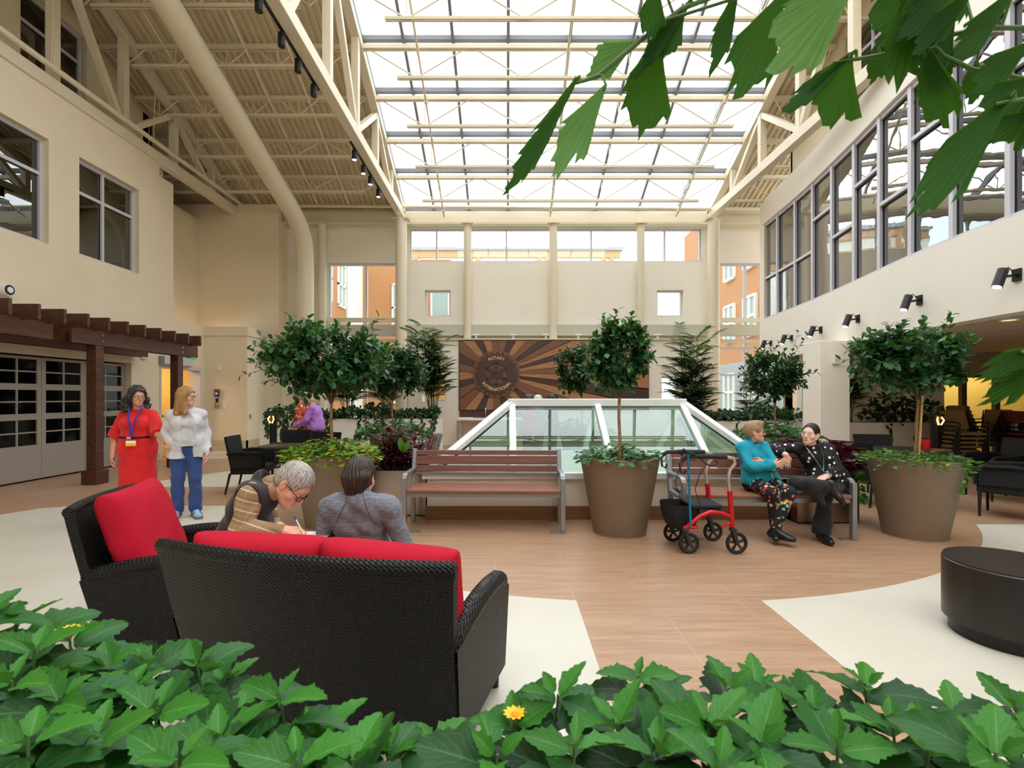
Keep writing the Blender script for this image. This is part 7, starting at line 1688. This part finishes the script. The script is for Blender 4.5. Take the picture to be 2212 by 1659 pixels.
# ---------------------------------------------------------------- simple standing figures farther away
def far(label, base, fdeg, sc, build, skin, top, pants, hair, hairo, h=.008, arms=None, male=False, hem=.86, low=-.08, extra=None, head=(0, .02, 1.575), hf=None, legs=True, glasses=False, bust=0):
    g = Fig('person', label, base, fdeg, sc, build, skin, h); g.set(**STAND)
    if arms: g.set(**arms)
    g.headset(g.L(*head), hf if hf is not None else g.F)
    hd = {sd: dict(d=nrm(g.J['wr'+sd]-g.J['el'+sd]), n=A3(0, 0, -1)-g.F*.2, curl=(.5, .5, .5, .5)) for sd in 'LR'}
    g.body(male=male, hands=hd, hh=h*.8, bust=bust)
    fl = Fld(); g.torso(fl, .02, bust, .5)
    for sd in 'LR': g.arm(fl, sd, .018, 0, 1.88)
    fl.u(p_cone(g.L(-.08, 0, .95), g.L(.08, 0, .95), .118*sc, .118*sc), .04); fl.u(p_cone(g.L(-.09, 0, hem+.08), g.L(.09, 0, hem+.08), .122*sc, .122*sc), .04); fl.cut(p_plane(g.L(0, 0, hem), A3(0, 0, 1)), .004); fl.disp = folds(.005, .9, base[0])
    g.mesh('top', fl, top, [v for k, v in g.J.items() if k[:2] in ('sh', 'el', 'wr', 'ne', 'wa', 'ch', 'hi')]+[g.L(0, 0, hem)], .18)
    fl = Fld(); fl.u(p_cone(g.J['hipL'], g.J['hipR'], .115, .115), .05)
    for sd in 'LR': g.leg(fl, sd, .015, .03, 1.95)
    g.mesh('trousers', fl, pants, [v for k, v in g.J.items() if k[:2] in ('hi', 'kn', 'an')], .16)
    for sd in 'LR': g.shoe(sd, M['black_metal'])
    if hair:
        fl, pts = g.cap_hair(hair, hairo, .035, low, extra, .004); g.mesh('hair', fl, hair, pts+[g.H(0, -.15, low-.05)], .03, h*.8)
    if glasses: g.glasses()
    return g
blackc = cloth('black_jersey', (24, 24, 27), .05); hawaii = floral('orange_leaf_print', [(0, (232, 206, 170)), (.3, (70, 40, 34)), (.55, (204, 150, 96)), (.8, (96, 60, 44))], (186, 78, 44), 17)
WALK = dict(elL=(-.24, .14, 1.12), elR=(.24, .14, 1.12), wrL=(-.2, .40, 1.0), wrR=(.2, .40, 1.0), chest=(0, .03, 1.27), neck=(0, .08, 1.43), shL=(-.17, .06, 1.36), shR=(.17, .06, 1.36))
far('elderly woman in a lilac sweater leaning forward on a walking frame', (-3.78, 10.0), 180, .93, 1.12, 'light', cloth('lilac_sweater', (172, 112, 196)), blackc, hairmat('thin_pinkish_white_hair', (226, 186, 160), (240, 212, 190)), .006, arms=WALK, hem=.9, head=(0, .13, 1.57), low=-.07)
far('man in an orange leaf-print shirt walking beside the lilac sweater', (-4.27, 10.45), 180, .955, 1.12, 'light', hawaii, cloth('brown_print_trousers', (132, 74, 50)), HM['grey'], .012, male=True, hem=.62, glasses=True)
far('person in black standing in the exit doorway behind the pergola post', (-8.25, 12.75), 150, .98, 1.0, 'light', blackc, blackc, None, 0, h=.009, male=True)
far('person in black reaching out in the exit corridor', (-8.95, 12.55), 10, .97, 1.0, 'warm', blackc, blackc, HM['black'], .012, h=.009, male=True, arms=dict(elR=(.24, .12, 1.1), wrR=(.1, .36, 1.05)))
def exb(fl, H):
    for x in (-.06, -.02, .02, .06): fl.u(p_cone(H(x, -.07, 0), H(x*1.2, -.075, -.1), .042*H.s, .03*H.s), .03)
redc = cloth('red_cotton', (190, 30, 48))
far('dark-haired woman in red behind the ridge of the lantern', (.42, 9.5), -150, .905, 1.0, 'light', redc, blackc, HM['brown'], .02, low=-.14, extra=exb)
far('white-haired person between the two dark heads behind the lantern', (.62, 9.95), 150, .905, 1.0, 'light', cloth('grey_wool', (150, 150, 152)), blackc, HM['white'], .012)
far('dark-haired woman facing left behind the middle of the lantern', (.88, 9.6), 170, .915, 1.0, 'pale', cloth('maroon_cotton', (120, 40, 52)), blackc, HM['brown'], .02, low=-.12, extra=exb)
t = thing('walker', 'dark walking frame held by the elderly woman in lilac', 'walker', (-4.2, 10.0, 0))
for s in (-.2, .2):
    m = MB(); m.tube([(-4.0, 10+s, .0), (-4.08, 10+s, .9), (-4.22, 10+s, .93), (-4.3, 10+s, .88), (-4.45, 10+s, .02)], .013, 8); m.build('side_frame', M['black_metal'], t, smooth=True)
m = MB(); m.tube([(-4.3, 9.8, .55), (-4.3, 10.2, .55)], .012, 8); m.tube([(-4.05, 9.8, .45), (-4.05, 10.2, .45)], .012, 8); m.build('cross_bar', M['black_metal'], t)
# ================================================================ SMALL FITTINGS
for k, (y0, y1) in enumerate(((5.2, 9.15), (11.0, 13.7))):
    t = thing('lighting_track', 'black lighting track under the steel truss, %s' % ('the nearer of the two', 'the farther of the two')[k], 'track', (-3.42, (y0+y1)/2, 7.1), 'lighting tracks')
    m = MB(); m.boxmm((-3.45, y0, 7.07), (-3.41, y1, 7.1)); m.build('rail', M['black_metal'], t)
TY = [6.1, 6.95, 7.65, 8.25, 8.92, 11.3, 12.0, 12.62, 13.4]
for i, y in enumerate(TY):
    t = thing('track_light', 'black cylindrical track light under the truss, %s from the picture top' % ORD[i], 'track light', (-3.43, y, 6.83), 'track lights')
    m = MB(); m.lathe([(.052, .0), (.056, .01), (.056, .2), (.05, .205)], 24, (-3.43, y, 6.83)); m.build('lamp_head', M['black_metal'], t, smooth=True)
    m = MB(); m.boxmm((-3.445, y-.012, 7.03), (-3.415, y+.012, 7.08)); m.boxmm((-3.44, y-.02, 7.05), (-3.42, y+.06, 7.08)); m.build('stem', M['black_metal'], t)
    m = MB(); m.lathe([(.046, .0), (.046, .006)], 24, (-3.43, y, 6.828)); m.build('lens', M['lamp_on'] if i > 4 else M['black_metal'], t)
for i, y in enumerate((6.15, 7.75, 9.6, 11.2, 12.75, 14.0)):
    x = wx(y); z = 2.94
    t = thing('wall_spotlight', 'black cylinder spotlight on the balcony wall, %s from the right picture edge' % ORD[i], 'spotlight', (x-.2, y, z), 'wall spotlights')
    m = MB(); m.box((x-.012, y, z+.05), (.03, .1, .15)); m.build('mount_plate', M['black_metal'], t)
    m = MB(); m.bar((x-.02, y, z+.05), (x-.16, y, z+.03), .03, .03); m.tube([(x-.17, y, z+.1), (x-.12, y, z+.145), (x-.08, y, z+.11), (x-.06, y, z+.07)], .006, 6); m.build('arm', M['black_metal'], t)
    a = Vector((x-.18, y-.0, z+.12)); b = Vector((x-.27, y-.01, z-.10)); d = (b-a).normalized()
    m = MB(); m.tube([a, a+d*.004, b], [.05, .056, .056], 24); m.build('lamp_head', M['black_metal'], t, smooth=True, angle=50)
    m = MB(); m.tube([b-d*.004, b+d*.003], .046, 24); m.build('lens', M['lamp_on'], t)
for i, (x, y) in enumerate(((6.95, 6.95), (6.98, 8.7), (9.0, 7.4))):
    t = thing('recessed_downlight', 'recessed round downlight in the soffit, %s' % ('nearest the picture edge', 'above the ficus by the pillar', 'deeper under the balcony')[i], 'downlight', (x, y, 2.55), 'recessed downlights')
    m = MB(); m.lathe([(.09, 0), (.115, 0), (.115, .02), (.09, .02)], 32, (x, y, 2.553), cap=False); m.build('trim_ring', M['white'], t, smooth=True)
    m = MB(); m.lathe([(.001, .01), (.09, .01)], 32, (x, y, 2.553), cap=False); m.build('lens', mat('soft_lamp', (255, 226, 170), .4, emit=(255, 214, 150), es=1.6), t)
def box_thing(name, label, cat, c, d, m_, parts=()):
    t = thing(name, label, cat, c); m = MB(); m.box(c, d); m.build('housing', m_, t, bevel=min(d)*.2)
    for nm, cc, dd, mm in parts: m = MB(); m.box(Vector(c)+Vector(cc), dd); m.build(nm, mm, t)
    return t
t = thing('wall_speaker', 'round white horn speaker with a black ring high on the left wall', 'speaker', (-8.24, 8.28, 3.26))
m = MB(); m.tube([(-8.3, 8.28, 3.26), (-8.2, 8.28, 3.26)], .1, 28); m.build('housing', M['white'], t, smooth=True, angle=50); m = MB(); m.tube([(-8.2, 8.28, 3.26), (-8.19, 8.28, 3.26)], .082, 28); m.build('ring', M['black_metal'], t); m = MB(); m.tube([(-8.19, 8.28, 3.26), (-8.182, 8.28, 3.26)], .05, 24); m.build('cone', M['white'], t)
box_thing('alarm_sounder', 'white square alarm sounder on the wall beside the folding doors', 'alarm', (-8.27, 11.46, 2.44), (.06, .16, .16), M['white'], [('grille', (.032, 0, 0), (.004, .09, .09), M['band'])])
box_thing('alarm_sounder', 'white square alarm sounder on the pillar', 'alarm', (6.54, 9.97, 2.23), (.14, .06, .16), M['white'], [('grille', (0, -.032, 0), (.08, .004, .08), M['band'])])
box_thing('door_operator', 'silver automatic door operator above the exit doorway', 'door opener', (-8.24, 12.55, 2.38), (.14, 1.1, .2), M['alu'], [('end_cap', (0, -.56, 0), (.13, .03, .19), M['grey_metal'])])
t = thing('exit_sign', 'small green exit sign with a white running figure above the doorway', 'sign', (-8.2, 13.2, 2.56)); gm = mat('exit_green', (0, 130, 84), .4, emit=(0, 150, 96), es=.5)
m = MB(); m.boxmm((-8.34, 13.05, 2.5), (-8.3, 13.4, 2.68)); m.build('panel', gm, t)
wm_ = mat('sign_white', (245, 250, 246), .4, emit=(245, 250, 246), es=.5)
m = MB(); cx, cy_, cz = -8.297, 13.2, 2.59; m.tube([(cx, cy_, cz+.05), (cx+.003, cy_, cz+.05)], .016, 12); m.bar((cx, cy_, cz+.03), (cx, cy_+.02, cz-.01), .004, .024, (1, 0, 0)); m.bar((cx, cy_+.02, cz-.01), (cx, cy_-.02, cz-.05), .004, .014, (1, 0, 0)); m.bar((cx, cy_+.02, cz-.01), (cx, cy_+.05, cz-.05), .004, .014, (1, 0, 0)); m.bar((cx, cy_, cz+.025), (cx, cy_-.04, cz+.0), .004, .012, (1, 0, 0)); m.boxmm((cx-.001, cy_+.07, cz-.06), (cx+.003, cy_+.13, cz+.06)); m.build('pictogram', wm_, t)
W0 = 13.815
t = box_thing('fire_alarm_pull', 'red and blue alarm call point on the wall by the exit', 'alarm', (-7.96, W0-.02, 1.6), (.12, .06, .2), mat('alarm_blue', (36, 56, 130), .4), [('red_cap', (0, -.01, .085), (.13, .07, .05), mat('alarm_red', (190, 30, 40), .4)), ('white_mark', (0, -.032, -.01), (.06, .004, .05), M['white'])])
box_thing('card_reader', 'small black card reader under the blue call point', 'card reader', (-7.97, W0-.01, 1.40), (.07, .03, .11), M['black_metal'])
t = thing('door_push_plate', 'square steel push plate below the card reader', 'push plate', (-7.97, W0-.01, 1.2)); m = MB(); m.box((-7.97, W0-.01, 1.26), (.12, .02, .12)); m.build('plate', M['chrome'], t); m = MB(); m.tube([(-7.97, W0-.02, 1.26), (-7.97, W0-.03, 1.26)], .035, 20); m.build('button', M['grey_metal'], t)
box_thing('light_switch', 'white light switch beside the call point', 'switch', (-7.76, W0+.02, 1.24), (.07, .02, .11), M['white'], [('rocker', (0, -.012, 0), (.03, .006, .06), M['white_frame'])])
box_thing('motion_sensor', 'small white sensor high on the wall by the exit', 'sensor', (-7.94, W0+.02, 2.28), (.07, .05, .12), M['white'])
box_thing('outlet_cover', 'grey outlet cover at waist height on the alcove side wall', 'outlet', (-7.15, 14.0, .95), (.02, .08, .12), M['grey_metal'])
box_thing('power_outlet', 'white power outlet near the floor on the alcove side wall', 'outlet', (-7.15, 14.75, .4), (.02, .08, .12), M['white'])
t = thing('loudspeaker', 'black box loudspeaker tilted out from the alcove side wall', 'speaker', (-7.0, 14.55, 2.66))
m = MB(); m.box((-6.98, 14.52, 2.66), (.2, .2, .26), 0, Matrix.Rotation(-.5, 4, 'Z') @ Matrix.Rotation(.35, 4, 'X')); m.build('cabinet', M['black_metal'], t, bevel=.01); m = MB(); m.bar((-7.16, 14.6, 2.66), (-7.02, 14.55, 2.66), .05, .05); m.build('bracket', M['black_metal'], t)
